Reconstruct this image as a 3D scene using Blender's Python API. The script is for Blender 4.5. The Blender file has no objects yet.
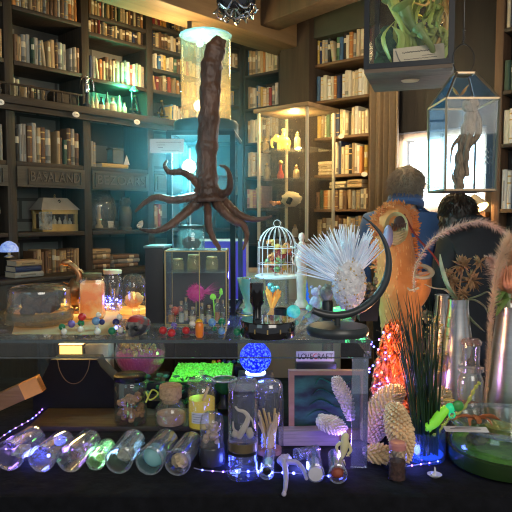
import bpy, bmesh, math, random
from mathutils import Vector, Matrix, noise
C = bpy.context.scene.collection
SC = bpy.context.scene
PI = math.pi
R = math.radians
V = Vector
# ------------------------------------------------------------------ camera
F = 600.0
PITCH = R(3.8)
CAM = V((0, 0, 1.5))
CA, SA = math.cos(PITCH), math.sin(PITCH)
T = 0.75      # black cloth on the table
S = 1.14      # top of the acrylic riser


def ray(px, py):
    cx = (px - 256) / F
    cy = (256 - py) / F
    return V((cx, CA + cy * SA, -SA + cy * CA))


def at(px, py, Y):
    d = ray(px, py)
    return CAM + d * (Y / d.y)


def onz(px, py, z):
    d = ray(px, py)
    return CAM + d * ((z - 1.5) / d.z)


def foot(px, py, w, z):
    """centre of a round base whose front edge meets the surface z at (px, py); returns location, radius, metres per pixel"""
    Y0 = onz(px, py, z).y
    r = w / 2 * Y0 / F
    Yc = Y0 + r
    r = w / 2 * Yc / F
    Yc = Y0 + r
    p = at(px, py, Yc)
    return V((p.x, Yc, z)), r, Yc / F


cam = bpy.data.cameras.new('camera')
cam.sensor_width = 36
cam.lens = F / 512 * 36
cam.clip_start = .05
co = bpy.data.objects.new('camera', cam)
C.objects.link(co)
co.location = CAM
co.rotation_euler = (PI / 2 - PITCH, 0, 0)
SC.camera = co
# ------------------------------------------------------------------ materials
MATS = {}


def new_mat(name):
    m = bpy.data.materials.new(name)
    m.use_nodes = True
    nt = m.node_tree
    nt.nodes.clear()
    out = nt.nodes.new('ShaderNodeOutputMaterial')
    MATS[name] = m
    return m, nt, out


def coords(nt, scale=(1, 1, 1)):
    tc = nt.nodes.new('ShaderNodeTexCoord')
    mp = nt.nodes.new('ShaderNodeMapping')
    mp.inputs['Scale'].default_value = scale
    nt.links.new(tc.outputs['Object'], mp.inputs['Vector'])
    return mp.outputs['Vector']


def mat(name, col, rough=.5, metal=0, var=.15, scale=12, bump=0, bscale=60, em=None, es=0, stretch=(1, 1, 1),
        col2=None, spec=.5, sheen=0, trans=0, alpha=1, coat=0, contrast=.25):
    if name in MATS:
        return MATS[name]
    m, nt, out = new_mat(name)
    b = nt.nodes.new('ShaderNodeBsdfPrincipled')
    nt.links.new(b.outputs[0], out.inputs[0])
    b.inputs['Roughness'].default_value = rough
    b.inputs['Metallic'].default_value = metal
    b.inputs['Specular IOR Level'].default_value = spec
    b.inputs['Sheen Weight'].default_value = sheen
    b.inputs['Transmission Weight'].default_value = trans
    b.inputs['Alpha'].default_value = alpha
    b.inputs['Coat Weight'].default_value = coat
    c1 = tuple(max(0, c * (1 - var)) for c in col)
    c2 = tuple(min(1, c * (1 + var)) for c in col) if col2 is None else col2
    v = coords(nt, stretch)
    n = nt.nodes.new('ShaderNodeTexNoise')
    n.inputs['Scale'].default_value = scale
    n.inputs['Detail'].default_value = 4
    nt.links.new(v, n.inputs['Vector'])
    r = nt.nodes.new('ShaderNodeValToRGB')
    r.color_ramp.elements[0].position = .5 - contrast
    r.color_ramp.elements[1].position = .5 + contrast
    r.color_ramp.elements[0].color = (*c1, 1)
    r.color_ramp.elements[1].color = (*c2, 1)
    nt.links.new(n.outputs['Fac'], r.inputs['Fac'])
    nt.links.new(r.outputs['Color'], b.inputs['Base Color'])
    if bump:
        n2 = nt.nodes.new('ShaderNodeTexNoise')
        n2.inputs['Scale'].default_value = bscale
        n2.inputs['Detail'].default_value = 5
        nt.links.new(v, n2.inputs['Vector'])
        bp = nt.nodes.new('ShaderNodeBump')
        bp.inputs['Strength'].default_value = bump
        bp.inputs['Distance'].default_value = .01
        nt.links.new(n2.outputs['Fac'], bp.inputs['Height'])
        nt.links.new(bp.outputs[0], b.inputs['Normal'])
    if em:
        b.inputs['Emission Color'].default_value = (*em, 1)
        b.inputs['Emission Strength'].default_value = es
    return m


def glass(name, tint=(.97, .98, .97), base=.05, edge=.75, dirt=.03, dirtcol=(.8, .8, .8), rough=.02):
    """thin walled glass: straight-through transmission, fresnel reflection and a breath of dust"""
    if name in MATS:
        return MATS[name]
    m, nt, out = new_mat(name)
    tr = nt.nodes.new('ShaderNodeBsdfTransparent')
    tr.inputs[0].default_value = (*tint, 1)
    gl = nt.nodes.new('ShaderNodeBsdfGlossy')
    gl.inputs['Roughness'].default_value = rough
    lw = nt.nodes.new('ShaderNodeLayerWeight')
    lw.inputs['Blend'].default_value = .5
    pw = nt.nodes.new('ShaderNodeMath')
    pw.operation = 'POWER'
    pw.inputs[1].default_value = 3.5
    nt.links.new(lw.outputs['Facing'], pw.inputs[0])
    ma = nt.nodes.new('ShaderNodeMath')
    ma.operation = 'MULTIPLY_ADD'
    ma.inputs[1].default_value = edge
    ma.inputs[2].default_value = base
    nt.links.new(pw.outputs[0], ma.inputs[0])
    mx = nt.nodes.new('ShaderNodeMixShader')
    nt.links.new(ma.outputs[0], mx.inputs[0])
    nt.links.new(tr.outputs[0], mx.inputs[1])
    nt.links.new(gl.outputs[0], mx.inputs[2])
    df = nt.nodes.new('ShaderNodeBsdfDiffuse')
    df.inputs[0].default_value = (*dirtcol, 1)
    tl = nt.nodes.new('ShaderNodeBsdfTranslucent')
    tl.inputs[0].default_value = (*dirtcol, 1)
    ad = nt.nodes.new('ShaderNodeMixShader')
    nt.links.new(df.outputs[0], ad.inputs[1])
    nt.links.new(tl.outputs[0], ad.inputs[2])
    nz = nt.nodes.new('ShaderNodeTexNoise')
    nz.inputs['Scale'].default_value = 30
    nt.links.new(coords(nt), nz.inputs['Vector'])
    mu = nt.nodes.new('ShaderNodeMath')
    mu.operation = 'MULTIPLY'
    mu.inputs[1].default_value = dirt * 2
    nt.links.new(nz.outputs['Fac'], mu.inputs[0])
    m2 = nt.nodes.new('ShaderNodeMixShader')
    nt.links.new(mu.outputs[0], m2.inputs[0])
    nt.links.new(mx.outputs[0], m2.inputs[1])
    nt.links.new(ad.outputs[0], m2.inputs[2])
    nt.links.new(m2.outputs[0], out.inputs[0])
    return m


def glow(name, col, es):
    if name in MATS:
        return MATS[name]
    m, nt, out = new_mat(name)
    e = nt.nodes.new('ShaderNodeEmission')
    e.inputs[0].default_value = (*col, 1)
    e.inputs[1].default_value = es
    nt.links.new(e.outputs[0], out.inputs[0])
    return m


def wood(name, c1, c2, axis=0, rough=.6, scale=3, bump=.3):
    s = [scale * 6] * 3
    s[axis] = scale * .6
    return mat(name, c1, rough=rough, var=.0, col2=c2, stretch=tuple(s), scale=1.2, bump=bump, bscale=4)


def book_mat(name, dark=1.0, attr=False):
    m, nt, out = new_mat(name)
    b = nt.nodes.new('ShaderNodeBsdfPrincipled')
    nt.links.new(b.outputs[0], out.inputs[0])
    b.inputs['Roughness'].default_value = .6
    oi = nt.nodes.new('ShaderNodeVertexColor' if attr else 'ShaderNodeObjectInfo')
    if attr:
        oi.layer_name = 'col'
    n = nt.nodes.new('ShaderNodeTexNoise')
    n.inputs['Scale'].default_value = 5
    n.inputs['Detail'].default_value = 6
    nt.links.new(coords(nt), n.inputs['Vector'])
    mr = nt.nodes.new('ShaderNodeMapRange')
    mr.inputs['To Min'].default_value = .6 * dark
    mr.inputs['To Max'].default_value = 1.25 * dark
    nt.links.new(n.outputs['Fac'], mr.inputs['Value'])
    mx = nt.nodes.new('ShaderNodeVectorMath')
    mx.operation = 'SCALE'
    nt.links.new(oi.outputs['Color'], mx.inputs[0])
    nt.links.new(mr.outputs[0], mx.inputs['Scale'])
    nt.links.new(mx.outputs[0], b.inputs['Base Color'])
    return m


# ------------------------------------------------------------------ mesh builder
class MB:
    def __init__(s):
        s.bm = bmesh.new()
        s.mi = 0

    def _mark(s, n0):
        s.bm.faces.ensure_lookup_table()
        for i in range(n0, len(s.bm.faces)):
            s.bm.faces[i].material_index = s.mi

    def box(s, c, size, rot=None, bev=0):
        n0 = len(s.bm.faces)
        M = Matrix.Translation(V(c))
        if rot is not None:
            M = M @ (rot.to_matrix().to_4x4() if hasattr(rot, 'to_matrix') else rot.to_4x4())
        g = bmesh.ops.create_cube(s.bm, size=1, matrix=M @ Matrix.Diagonal((*size, 1)))
        if bev:
            es = list({e for v in g['verts'] for e in v.link_edges})
            bmesh.ops.bevel(s.bm, geom=es, offset=bev, segments=2, affect='EDGES', profile=.5)
        s._mark(n0)
        return s

    def span(s, lo, hi, bev=0):
        lo, hi = V(lo), V(hi)
        return s.box((lo + hi) / 2, hi - lo, bev=bev)

    def bar(s, p, q, w, h, up=(0, 0, 1), bev=0):
        p, q = V(p), V(q)
        d = (q - p)
        L = d.length
        z = d.normalized()
        x = z.cross(V(up))
        if x.length < 1e-4:
            x = V((1, 0, 0))
        x.normalize()
        y = z.cross(x)
        M = Matrix((x, y, z)).transposed()
        return s.box((p + q) / 2, (w, h, L), M, bev)

    def lathe(s, prof, c=(0, 0, 0), n=24, M=None, sx=1, sy=1):
        n0 = len(s.bm.faces)
        c = V(c)
        rings = []
        for r, z in prof:
            if r < 1e-6:
                p = V((0, 0, z))
                p = (M @ p if M else p) + c
                rings.append([s.bm.verts.new(p)])
            else:
                ring = []
                for i in range(n):
                    a = 2 * PI * i / n
                    p = V((r * math.cos(a) * sx, r * math.sin(a) * sy, z))
                    p = (M @ p if M else p) + c
                    ring.append(s.bm.verts.new(p))
                rings.append(ring)
        for a, b in zip(rings[:-1], rings[1:]):
            for i in range(n):
                j = (i + 1) % n
                if len(a) == 1 and len(b) == 1:
                    break
                if len(a) == 1:
                    f = (a[0], b[j], b[i])
                elif len(b) == 1:
                    f = (a[i], a[j], b[0])
                else:
                    f = (a[i], a[j], b[j], b[i])
                s.bm.faces.new(f)
        s._mark(n0)
        return s

    def cyl(s, p, q, r, r2=None, n=16):
        p, q = V(p), V(q)
        L = (q - p).length
        M = (q - p).to_track_quat('Z', 'Y').to_matrix()
        r2 = r if r2 is None else r2
        return s.lathe([(0, 0), (r, 0), (r2, L), (0, L)], p, n, M)

    def tube(s, pts, r, n=8, closed=False, flat=1):
        n0 = len(s.bm.faces)
        P = [V(p) for p in pts]
        m = len(P)
        rr = [r(i / (m - 1)) if callable(r) else (r[i] if isinstance(r, (list, tuple)) else r) for i in range(m)]
        up = None
        rings = []
        for i in range(m):
            a = P[i - 1] if (i > 0 or closed) else P[i]
            b = P[(i + 1) % m] if (i < m - 1 or closed) else P[i]
            t = (b - a).normalized()
            if up is None:
                up = t.cross(V((.31, .22, .92))).normalized()
            x = (up - t * up.dot(t))
            x = x.normalized() if x.length > 1e-6 else t.orthogonal().normalized()
            up = x
            y = t.cross(x)
            rings.append([s.bm.verts.new(P[i] + (x * math.cos(2 * PI * k / n) + y * flat * math.sin(2 * PI * k / n)) * max(rr[i], 1e-5)) for k in range(n)])
        for i in range(m if closed else m - 1):
            a, b = rings[i], rings[(i + 1) % m]
            for k in range(n):
                j = (k + 1) % n
                s.bm.faces.new((a[k], a[j], b[j], b[k]))
        if not closed:
            s.bm.faces.new(rings[0][::-1])
            s.bm.faces.new(rings[-1])
        s._mark(n0)
        return s

    def sph(s, c, r, sc=(1, 1, 1), u=14, v=9, M=None):
        n0 = len(s.bm.faces)
        m = Matrix.Translation(V(c)) @ (M.to_4x4() if M else Matrix.Identity(4)) @ Matrix.Diagonal((sc[0] * r, sc[1] * r, sc[2] * r, 1))
        bmesh.ops.create_uvsphere(s.bm, u_segments=u, v_segments=v, radius=1, matrix=m)
        s._mark(n0)
        return s

    def ico(s, c, r, sub=2, sc=(1, 1, 1), amp=0, freq=3, seed=0, M=None):
        n0 = len(s.bm.faces)
        m = Matrix.Translation(V(c)) @ (M.to_4x4() if M else Matrix.Identity(4)) @ Matrix.Diagonal((sc[0] * r, sc[1] * r, sc[2] * r, 1))
        g = bmesh.ops.create_icosphere(s.bm, subdivisions=sub, radius=1)
        for v in g['verts']:
            if amp:
                v.co *= 1 + amp * noise.noise(v.co * freq + V((seed * 7.3, seed * 3.1, seed)))
            v.co = m @ v.co
        s._mark(n0)
        return s

    def prism(s, poly, y0, y1, M=None):
        """poly in x,z; extruded along y"""
        n0 = len(s.bm.faces)
        f = lambda p: M @ V(p) if M else V(p)
        a = [s.bm.verts.new(f((x, y0, z))) for x, z in poly]
        b = [s.bm.verts.new(f((x, y1, z))) for x, z in poly]
        s.bm.faces.new(a)
        s.bm.faces.new(b[::-1])
        n = len(a)
        for i in range(n):
            j = (i + 1) % n
            s.bm.faces.new((a[j], a[i], b[i], b[j]))
        s._mark(n0)
        return s

    def face(s, pts):
        n0 = len(s.bm.faces)
        s.bm.faces.new([s.bm.verts.new(V(p)) for p in pts])
        s._mark(n0)
        return s

    def hexa(s, lo4, hi4):
        """box from 4 bottom and 4 top corners (same winding)"""
        n0 = len(s.bm.faces)
        a = [s.bm.verts.new(V(p)) for p in lo4]
        b = [s.bm.verts.new(V(p)) for p in hi4]
        s.bm.faces.new(a[::-1])
        s.bm.faces.new(b)
        for i in range(4):
            j = (i + 1) % 4
            s.bm.faces.new((a[i], a[j], b[j], b[i]))
        s._mark(n0)
        return s

    def hair(s, p, d, L, w):
        """one thin tapered strand"""
        n0 = len(s.bm.faces)
        d = d.normalized()
        x = d.orthogonal().normalized() * w
        y = d.cross(x).normalized() * w
        b = [s.bm.verts.new(p + q) for q in (x, -x * .5 + y * .87, -x * .5 - y * .87)]
        t = s.bm.verts.new(p + d * L)
        for i in range(3):
            s.bm.faces.new((b[i], b[(i + 1) % 3], t))
        s._mark(n0)
        return s

    def build(s, name, m, parent=None, base=None, world=False, angle=40, kind=None, label=None):
        bmesh.ops.recalc_face_normals(s.bm, faces=s.bm.faces)
        off = None
        if base is not None:
            off = V(base)
        elif world and parent is not None:
            off = wloc(parent)
        if off is not None:
            for v in s.bm.verts:
                v.co -= off
        me = bpy.data.meshes.new(name)
        s.bm.to_mesh(me)
        s.bm.free()
        for mm in (m if isinstance(m, (list, tuple)) else [m]):
            me.materials.append(mm)
        me.polygons.foreach_set('use_smooth', [True] * len(me.polygons))
        me.set_sharp_from_angle(angle=R(angle))
        o = bpy.data.objects.new(name, me)
        C.objects.link(o)
        if parent is not None:
            o.parent = parent
        if base is not None:
            o.location = base
        if kind:
            o['kind'] = kind
        if label:
            o['label'] = label
        return o


def wloc(o):
    p = V((0, 0, 0))
    while o is not None:
        p += V(o.location)
        o = o.parent
    return p


def tag(o, label, cat, group=None):
    o['label'] = label
    o['category'] = cat
    if group:
        o['group'] = group
    return o


def thing(name, label, cat, loc=(0, 0, 0), rz=0, group=None):
    o = bpy.data.objects.new(name, None)
    o.empty_display_size = .05
    C.objects.link(o)
    o.location = loc
    o.rotation_euler = (0, 0, rz)
    return tag(o, label, cat, group)


def struct(o):
    o['kind'] = 'structure'
    return o


def text(body, size, m, parent, loc, rot=(PI / 2, 0, 0), depth=.002, name='lettering', align='CENTER'):
    cu = bpy.data.curves.new(name, 'FONT')
    cu.body = body
    cu.size = size
    cu.extrude = depth
    cu.align_x = align
    cu.align_y = 'CENTER'
    cu.resolution_u = 3
    tmp = bpy.data.objects.new('tmp', cu)
    C.objects.link(tmp)
    dg = bpy.context.evaluated_depsgraph_get()
    me = bpy.data.meshes.new_from_object(tmp.evaluated_get(dg))
    bpy.data.objects.remove(tmp)
    me.materials.clear()
    me.materials.append(m)
    o = bpy.data.objects.new(name, me)
    C.objects.link(o)
    o.parent = parent
    o.location = loc
    o.rotation_euler = rot
    return o


def light(name, loc, power, col, rad=.03, kind='POINT', rot=None, size=None, spot=None):
    l = bpy.data.lights.new(name, kind)
    l.energy = power
    l.color = col
    if kind in ('POINT', 'SPOT'):
        l.shadow_soft_size = rad
    if kind == 'AREA' and size:
        l.shape = 'RECTANGLE'
        l.size, l.size_y = size
    if spot:
        l.spot_size = R(spot)
        l.spot_blend = .6
    o = bpy.data.objects.new(name, l)
    C.objects.link(o)
    o.location = loc
    if rot is not None:
        o.rotation_euler = rot
    return o


def lerp(a, b, t):
    return a + (b - a) * t


def bez(pts, n=24):
    """Catmull-Rom through pts"""
    P = [V(p) for p in pts]
    P = [P[0] * 2 - P[1]] + P + [P[-1] * 2 - P[-2]]
    out = []
    m = len(P) - 3
    for i in range(n + 1):
        u = i / n * m
        k = min(int(u), m - 1)
        t = u - k
        a, b, c, d = P[k:k + 4]
        out.append(.5 * ((2 * b) + (c - a) * t + (2 * a - 5 * b + 4 * c - d) * t * t + (3 * b - a - 3 * c + d) * t ** 3))
    return out


ORD = ('first second third fourth fifth sixth seventh eighth ninth tenth eleventh twelfth thirteenth fourteenth fifteenth sixteenth seventeenth '
       'eighteenth nineteenth twentieth twenty-first twenty-second twenty-third twenty-fourth twenty-fifth twenty-sixth twenty-seventh '
       'twenty-eighth twenty-ninth thirtieth').split()
# common materials
darkwood = wood('dark oak', (.02, .015, .011), (.045, .031, .021), 2)
darkwood_h = wood('dark oak boards', (.02, .015, .011), (.05, .034, .023), 0)
midwood = wood('brown wood', (.11, .06, .03), (.2, .115, .06), 2)
midwood_h = wood('brown wood boards', (.11, .06, .03), (.2, .115, .06), 0)
beamwood = wood('sawn beam wood', (.15, .095, .045), (.3, .2, .105), 0, scale=2)
blackmetal = mat('black metal', (.012, .012, .014), .35, .0, spec=.5)
blackplastic = mat('black plastic', (.012, .012, .013), .3)
gold = mat('gold metal', (.75, .5, .18), .3, 1)
brass = mat('brass', (.6, .44, .2), .35, 1)
steel = mat('brushed steel', (.62, .6, .57), .28, 1, var=.08, scale=6, stretch=(1, 1, 20))
silver = mat('silver', (.75, .75, .76), .2, 1)
clear = glass('clear glass', dirt=.012)
clear_dusty = glass('dusty glass', dirt=.035)
acrylic = glass('clear acrylic', tint=(.955, .97, .975), base=.07, edge=.6, dirt=.025)
paper = mat('white card', (.75, .73, .68), .8, var=.05)
cream = mat('cream resin', (.72, .6, .4), .6, bump=.2)
ink = mat('ink', (.03, .03, .04), .7)
corkm = mat('cork', (.42, .26, .13), .9, var=.35, scale=90, bump=.5, bscale=120)
# ------------------------------------------------------------------ the room
class Wall:
    def __init__(s, p, u):
        s.p = V((p[0], p[1], 0))
        s.u = V((u[0], u[1], 0)).normalized()
        s.n = V((s.u.y, -s.u.x, 0))          # towards the room
        s.a = math.atan2(s.u.y, s.u.x)

    def tz(s, px, py, y=0.0):
        """pixel -> (t along the wall, height) on the plane y (local, + is into the wall)"""
        d = ray(px, py)
        o = s.p - s.n * y
        k = (o - CAM).dot(s.n) / d.dot(s.n)
        q = CAM + d * k
        return (q - s.p).dot(s.u), q.z

    def pt(s, t, y, z):
        q = s.p + s.u * t - s.n * y
        return V((q.x, q.y, z))

    def k(s, px, py=216):
        t, z = s.tz(px, py)
        return s.pt(t, 0, z).y / F


LW = Wall((-1.6213, 3.8), (544, 600))
LEND = 2.237
RW = Wall((-0.1187, 5.457), (.762, -.648))

brickm, nt, out = new_mat('grey plastered stone')
b = nt.nodes.new('ShaderNodeBsdfPrincipled')
b.inputs['Roughness'].default_value = .9
bt = nt.nodes.new('ShaderNodeTexBrick')
bt.inputs['Scale'].default_value = 1.7
bt.inputs['Color1'].default_value = (.05, .05, .048, 1)
bt.inputs['Color2'].default_value = (.2, .2, .18, 1)
bt.inputs['Mortar'].default_value = (.05, .05, .045, 1)
mp = nt.nodes.new('ShaderNodeMapping')
mp.inputs['Rotation'].default_value = (PI / 2, 0, 0)
tc = nt.nodes.new('ShaderNodeTexCoord')
nt.links.new(tc.outputs['Object'], mp.inputs['Vector'])
nt.links.new(mp.outputs['Vector'], bt.inputs['Vector'])
nt.links.new(bt.outputs['Color'], b.inputs['Base Color'])
nt.links.new(b.outputs[0], out.inputs[0])
plaster = mat('dark plaster', (.12, .105, .085), .9, var=.3, scale=3, bump=.2)
floorm = wood('floorboards', (.05, .03, .02), (.1, .06, .035), 1)
ceilm = wood('ceiling boards', (.13, .08, .045), (.24, .155, .09), 0, scale=1.5)

struct(MB().span((-4, -1.5, -.1), (4, 8, 0)).build('floor', floorm))
struct(MB().span((-4, -1.5, 3.2), (4, 8, 3.3)).build('ceiling', ceilm))


def wslab(name, W, t0, t1, y0, y1, z0, z1, m):
    o = MB().span((t0, y0, z0), (t1, y1, z1)).build(name, m)
    o.location = W.p
    o.rotation_euler = (0, 0, W.a)
    return struct(o)


wslab('wall_left', LW, -3.4, 2.7, .33, .45, 0, 3.2, brickm)
tw0, _ = RW.tz(375, 150)
tw1, _ = RW.tz(398, 150, .1)
tw2, zsill = RW.tz(489, 212, .1)
_, zhead = RW.tz(440, 131, .1)
wslab('wall_back', RW, -.5, tw0, .33, .45, 0, 3.2, plaster)
m = MB()
m.span((tw0, .02, 0), (tw1, .4, 3.2)).span((tw2, .02, 0), (3.6, .4, 3.2)).span((tw1, .02, 0), (tw2, .4, zsill)).span((tw1, .02, zhead), (tw2, .4, 3.2))
o = m.build('wall_right', wood('dark wall boards', (.008, .006, .005), (.018, .013, .01), 2))
o.location = RW.p
o.rotation_euler = (0, 0, RW.a)
struct(o)
# window: frame, mullion, panes
w = MB()
fr = .045
w.span((tw1, .1, zsill), (tw1 + fr, .16, zhead)).span((tw2 - fr, .1, zsill), (tw2, .16, zhead))
w.span((tw1, .1, zsill), (tw2, .16, zsill + fr)).span((tw1, .1, zhead - fr), (tw2, .16, zhead))
tm = (tw1 + tw2) / 2
w.span((tm - .015, .1, zsill), (tm + .015, .15, zhead))
w.span((tw1, .11, zsill + .18), (tw2, .14, zsill + .2))
o = w.build('window_1', midwood)
o.location = RW.p
o.rotation_euler = (0, 0, RW.a)
struct(o)
g = MB().span((tw1 + fr, .125, zsill + fr), (tw2 - fr, .13, zhead - fr)).build('window_glass', clear, o)
g['kind'] = 'structure'
sl = MB().span((tw1 - .05, -.05, zsill - .035), (tw2 + .03, .1, zsill)).build('window_sill', midwood_h, o)
sl['kind'] = 'structure'
# overcast daylight outside
sky = glow('overcast daylight', (.93, .96, 1.0), 5.5)
o = MB().span((tw1 - 2.2, 1.7, -.5), (tw2 + 2.2, 1.72, 4.2)).build('sky_backdrop', sky)
o.location = RW.p
o.rotation_euler = (0, 0, RW.a)
struct(o)
# curtain
t0, _ = RW.tz(371, 150, -.02)
t1, _ = RW.tz(401, 150, -.02)
_, zc = RW.tz(385, 92, -.02)
bm_ = MB()
N = 60
prof = []
for i in range(N + 1):
    u = i / N
    prof.append((lerp(t0, t1, u), -.06 + .035 * math.sin(u * 30) + .01 * math.sin(u * 71)))
for a, c in zip(prof[:-1], prof[1:]):
    bm_.hexa([(a[0], a[1], .02), (c[0], c[1], .02), (c[0], c[1] + .006, .02), (a[0], a[1] + .006, .02)],
             [(a[0], a[1], 2.6), (c[0], c[1], 2.6), (c[0], c[1] + .006, 2.6), (a[0], a[1] + .006, 2.6)])
curtm = mat('beige curtain cloth', (.3, .21, .115), .9, var=.12, scale=40, sheen=.3)
cur = thing('curtain', 'long beige curtain hanging beside the bright window', 'curtain')
cur.location = RW.p
cur.rotation_euler = (0, 0, RW.a)
bm_.build('curtain_cloth', curtm, cur)
MB().cyl((t0 - .03, -.055, 2.62), (t1 + .03, -.055, 2.62), .014).build('curtain_rod', brass, cur)
# beams
zb = 2.87
bl = MB()
# long beam parallel to the left wall
t_end, _ = LW.tz(292, 48, -.34)
bl.span((-3.2, -.66, zb), (t_end, -.36, 3.19), bev=.01)
o = bl.build('trim_1', beamwood)
o.location = LW.p
o.rotation_euler = (0, 0, LW.a)
struct(o)
tt, _ = RW.tz(281, 150, -.06)
tt2, _ = RW.tz(310, 150, -.06)
o = MB().span((tt, -.08, 0), (tt2, .32, 3.19), bev=.008).build('trim_2', mat('weathered post wood', (.03, .02, .014), .8, var=0, col2=(.07, .046, .03), stretch=(14, 14, 1.2), scale=1.5, bump=.4, bscale=3))
o.location = RW.p
o.rotation_euler = (0, 0, RW.a)
struct(o)
# cross beam towards the back wall above the second bookcase
a = at(262, 10, 3.9)
o = MB().bar((.10, 4.72, 3.06), (1.55, 2.9, 3.06), .2, .24, bev=.01).build('trim_3', wood('old beam wood', (.05, .034, .022), (.11, .075, .045), 2, scale=2))
struct(o)
tq, _ = RW.tz(312, 40)
tq2, zq = RW.tz(372, 34)
o = MB().span((tq, -.02, zq + .06), (tq2 + .05, .32, 3.19)).build('trim_4', mat('dark green board', (.05, .055, .04), .8))
o.location = RW.p
o.rotation_euler = (0, 0, RW.a)
struct(o)

# ------------------------------------------------------------------ books
cover = book_mat('book cover')
coverd = book_mat('book cover dark', .45)
pages = mat('book pages', (.62, .52, .36), .9, var=.2, scale=30)
bandl = mat('pale title label', (.62, .55, .4), .7, var=.15)
bandg = mat('gilt title band', (.55, .38, .15), .45, .5)
BOOKS = []
for kind in range(5):
    m = MB()
    # boards and rounded spine as a U, unit size, spine at y=-.5
    m.mi = 0
    m.span((-.5, -.44, 0), (-.42, .5, 1)).span((.42, -.44, 0), (.5, .5, 1))
    sp = [(-.5, -.44), (-.36, -.485), (-.12, -.5), (.12, -.5), (.36, -.485), (.5, -.44)]
    if kind in (1, 3):
        sp = [(-.5, -.44), (-.38, -.47), (-.14, -.5), (.14, -.5), (.38, -.47), (.5, -.44)]
    for i in range(5):
        (xa, ya), (xb, yb) = sp[i], sp[i + 1]
        zs = [0, 1]
        if kind == 0:
            zs = [0, .62, .8, 1]
        if kind == 1:
            zs = [0, .12, .16, .66, .7, .84, .88, 1]
        if kind == 2:
            zs = [0, .2, .72, 1]
        if kind == 3:
            zs = [0, .08, .22, .55, .75, 1]
        for j in range(len(zs) - 1):
            m.mi = 0
            if kind == 0 and j == 1:
                m.mi = 2 if 0 < i < 4 else 0
            if kind == 1 and j % 2:
                m.mi = 4
            if kind == 2 and j == 1 and i == 2:
                m.mi = 3
            if kind == 3 and j in (1, 3):
                m.mi = 3 if j == 1 else 2
            m.face([(xa, ya, zs[j]), (xb, yb, zs[j]), (xb, yb, zs[j + 1]), (xa, ya, zs[j + 1])])
    m.mi = 1
    m.span((-.42, -.43, .015), (.42, .47, .98))
    bo = m.build('book', [cover, pages, bandl, coverd, bandg])
    BOOKS.append(bo.data)
    bpy.data.objects.remove(bo)
PAL = {
    'cream': (.6, .5, .33), 'tan': (.42, .29, .15), 'ivory': (.68, .62, .48), 'brown': (.17, .09, .045), 'red': (.4, .05, .035),
    'dark red': (.16, .03, .025), 'green': (.07, .16, .08), 'dark green': (.03, .07, .045), 'blue': (.05, .13, .27), 'navy': (.02, .035, .1),
    'grey': (.3, .29, .26), 'black': (.02, .02, .02), 'orange': (.5, .2, .05), 'yellow': (.6, .42, .1), 'white': (.72, .7, .64), 'pink': (.5, .25, .22)}
WARM = ['cream'] * 5 + ['tan'] * 4 + ['ivory'] * 4 + ['brown', 'red', 'grey', 'green', 'orange', 'yellow', 'white', 'blue']
OLD = ['brown'] * 6 + ['tan'] * 4 + ['dark red'] + ['grey', 'grey', 'black', 'dark green', 'cream']
MIX = ['cream'] * 4 + ['ivory'] * 3 + ['white'] * 2 + ['red', 'blue', 'green', 'navy', 'yellow', 'grey', 'tan', 'black', 'orange']
DIM = ['tan'] * 5 + ['cream'] * 3 + ['brown'] * 3 + ['grey'] * 4 + ['dark green', 'orange', 'navy']
NB = [0]
MASSING = [False]
MASS = []
rb = random.Random(11)
EDGES = {}


def book_obj(W, t, y, z, w, d, h, colname, label, group, lean=0, flat=False, kind=None, rnd=rb):
    if flat and kind is None:
        kind = rnd.choice((0, 2, 3, 4))
    if MASSING[0]:
        MASS.append((BOOKS[rnd.randrange(5)], (w, d, h), W.pt(t, y, z), W.a, lean, colname))
        return
    o = bpy.data.objects.new('book', BOOKS[rnd.randrange(5) if kind is None else kind])
    C.objects.link(o)
    p = W.pt(t, y, z)
    o.scale = (w, d, h)
    o.location = p
    o.rotation_mode = 'QUATERNION'
    q = Matrix.Rotation(W.a, 3, 'Z')
    if flat:
        q = q @ Matrix.Rotation(PI / 2, 3, 'Y')
    elif lean:
        q = q @ Matrix.Rotation(lean, 3, 'Y')
    o.rotation_quaternion = q.to_quaternion()
    c = PAL[colname]
    f = rnd.uniform(.8, 1.15)
    o.color = (c[0] * f, c[1] * f, c[2] * f, 1)
    NB[0] += 1
    return tag(o, label, 'book', group)


def row(W, x0, x1, zbase, h, wpx, pal, desc, yin=.0, hv=.18, gap=.0, depth=.15, fmt=None, n_max=99, start=0):
    """upright books between pixel columns x0 and x1, standing on height zbase; h = (min, max) metres"""
    ta, _ = W.tz(x0, 216)
    tb, _ = W.tz(x1, 216)
    kk = W.k((x0 + x1) / 2)
    ta, tb = clampt(W, ta, tb)
    t = ta
    i = start
    while True:
        w = rb.uniform(*wpx) * kk
        if t + w > tb or i - start >= n_max:
            break
        hh = rb.uniform(*h)
        c = rb.choice(pal)
        big = 'thick' if w > kk * lerp(wpx[0], wpx[1], .7) else ('thin' if w < kk * lerp(wpx[0], wpx[1], .25) else '')
        kind = fmt or ('tall' if hh > lerp(h[0], h[1], .75) else ('short' if hh < lerp(h[0], h[1], .2) else ''))
        bits = ' '.join(x for x in (kind, big, c) if x)
        d = min(depth * rb.uniform(.85, 1.1), .26 - yin)
        yo = yin + rb.uniform(.0, .02)
        gp = rb.random() < gap
        lean = 0
        if gp and t + w + hh * .25 < tb:
            lean = rb.choice((-1,)) * rb.uniform(.08, .18)
            t += hh * math.sin(-lean)
            # leaning to the left on its neighbour: pivot on the lower right corner
        cx = t + w / 2
        z = zbase + .001
        if lean:
            z += w / 2 * math.sin(-lean) + .001
        book_obj(W, cx, yo + d / 2, z, w * .97, d, hh, c, f'{bits} book, {ORD[min(i, 29)]} from the left on {desc}', 'books on ' + desc, lean=lean)
        t += w * (1 if not lean else 1.03)
        i += 1


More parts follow.
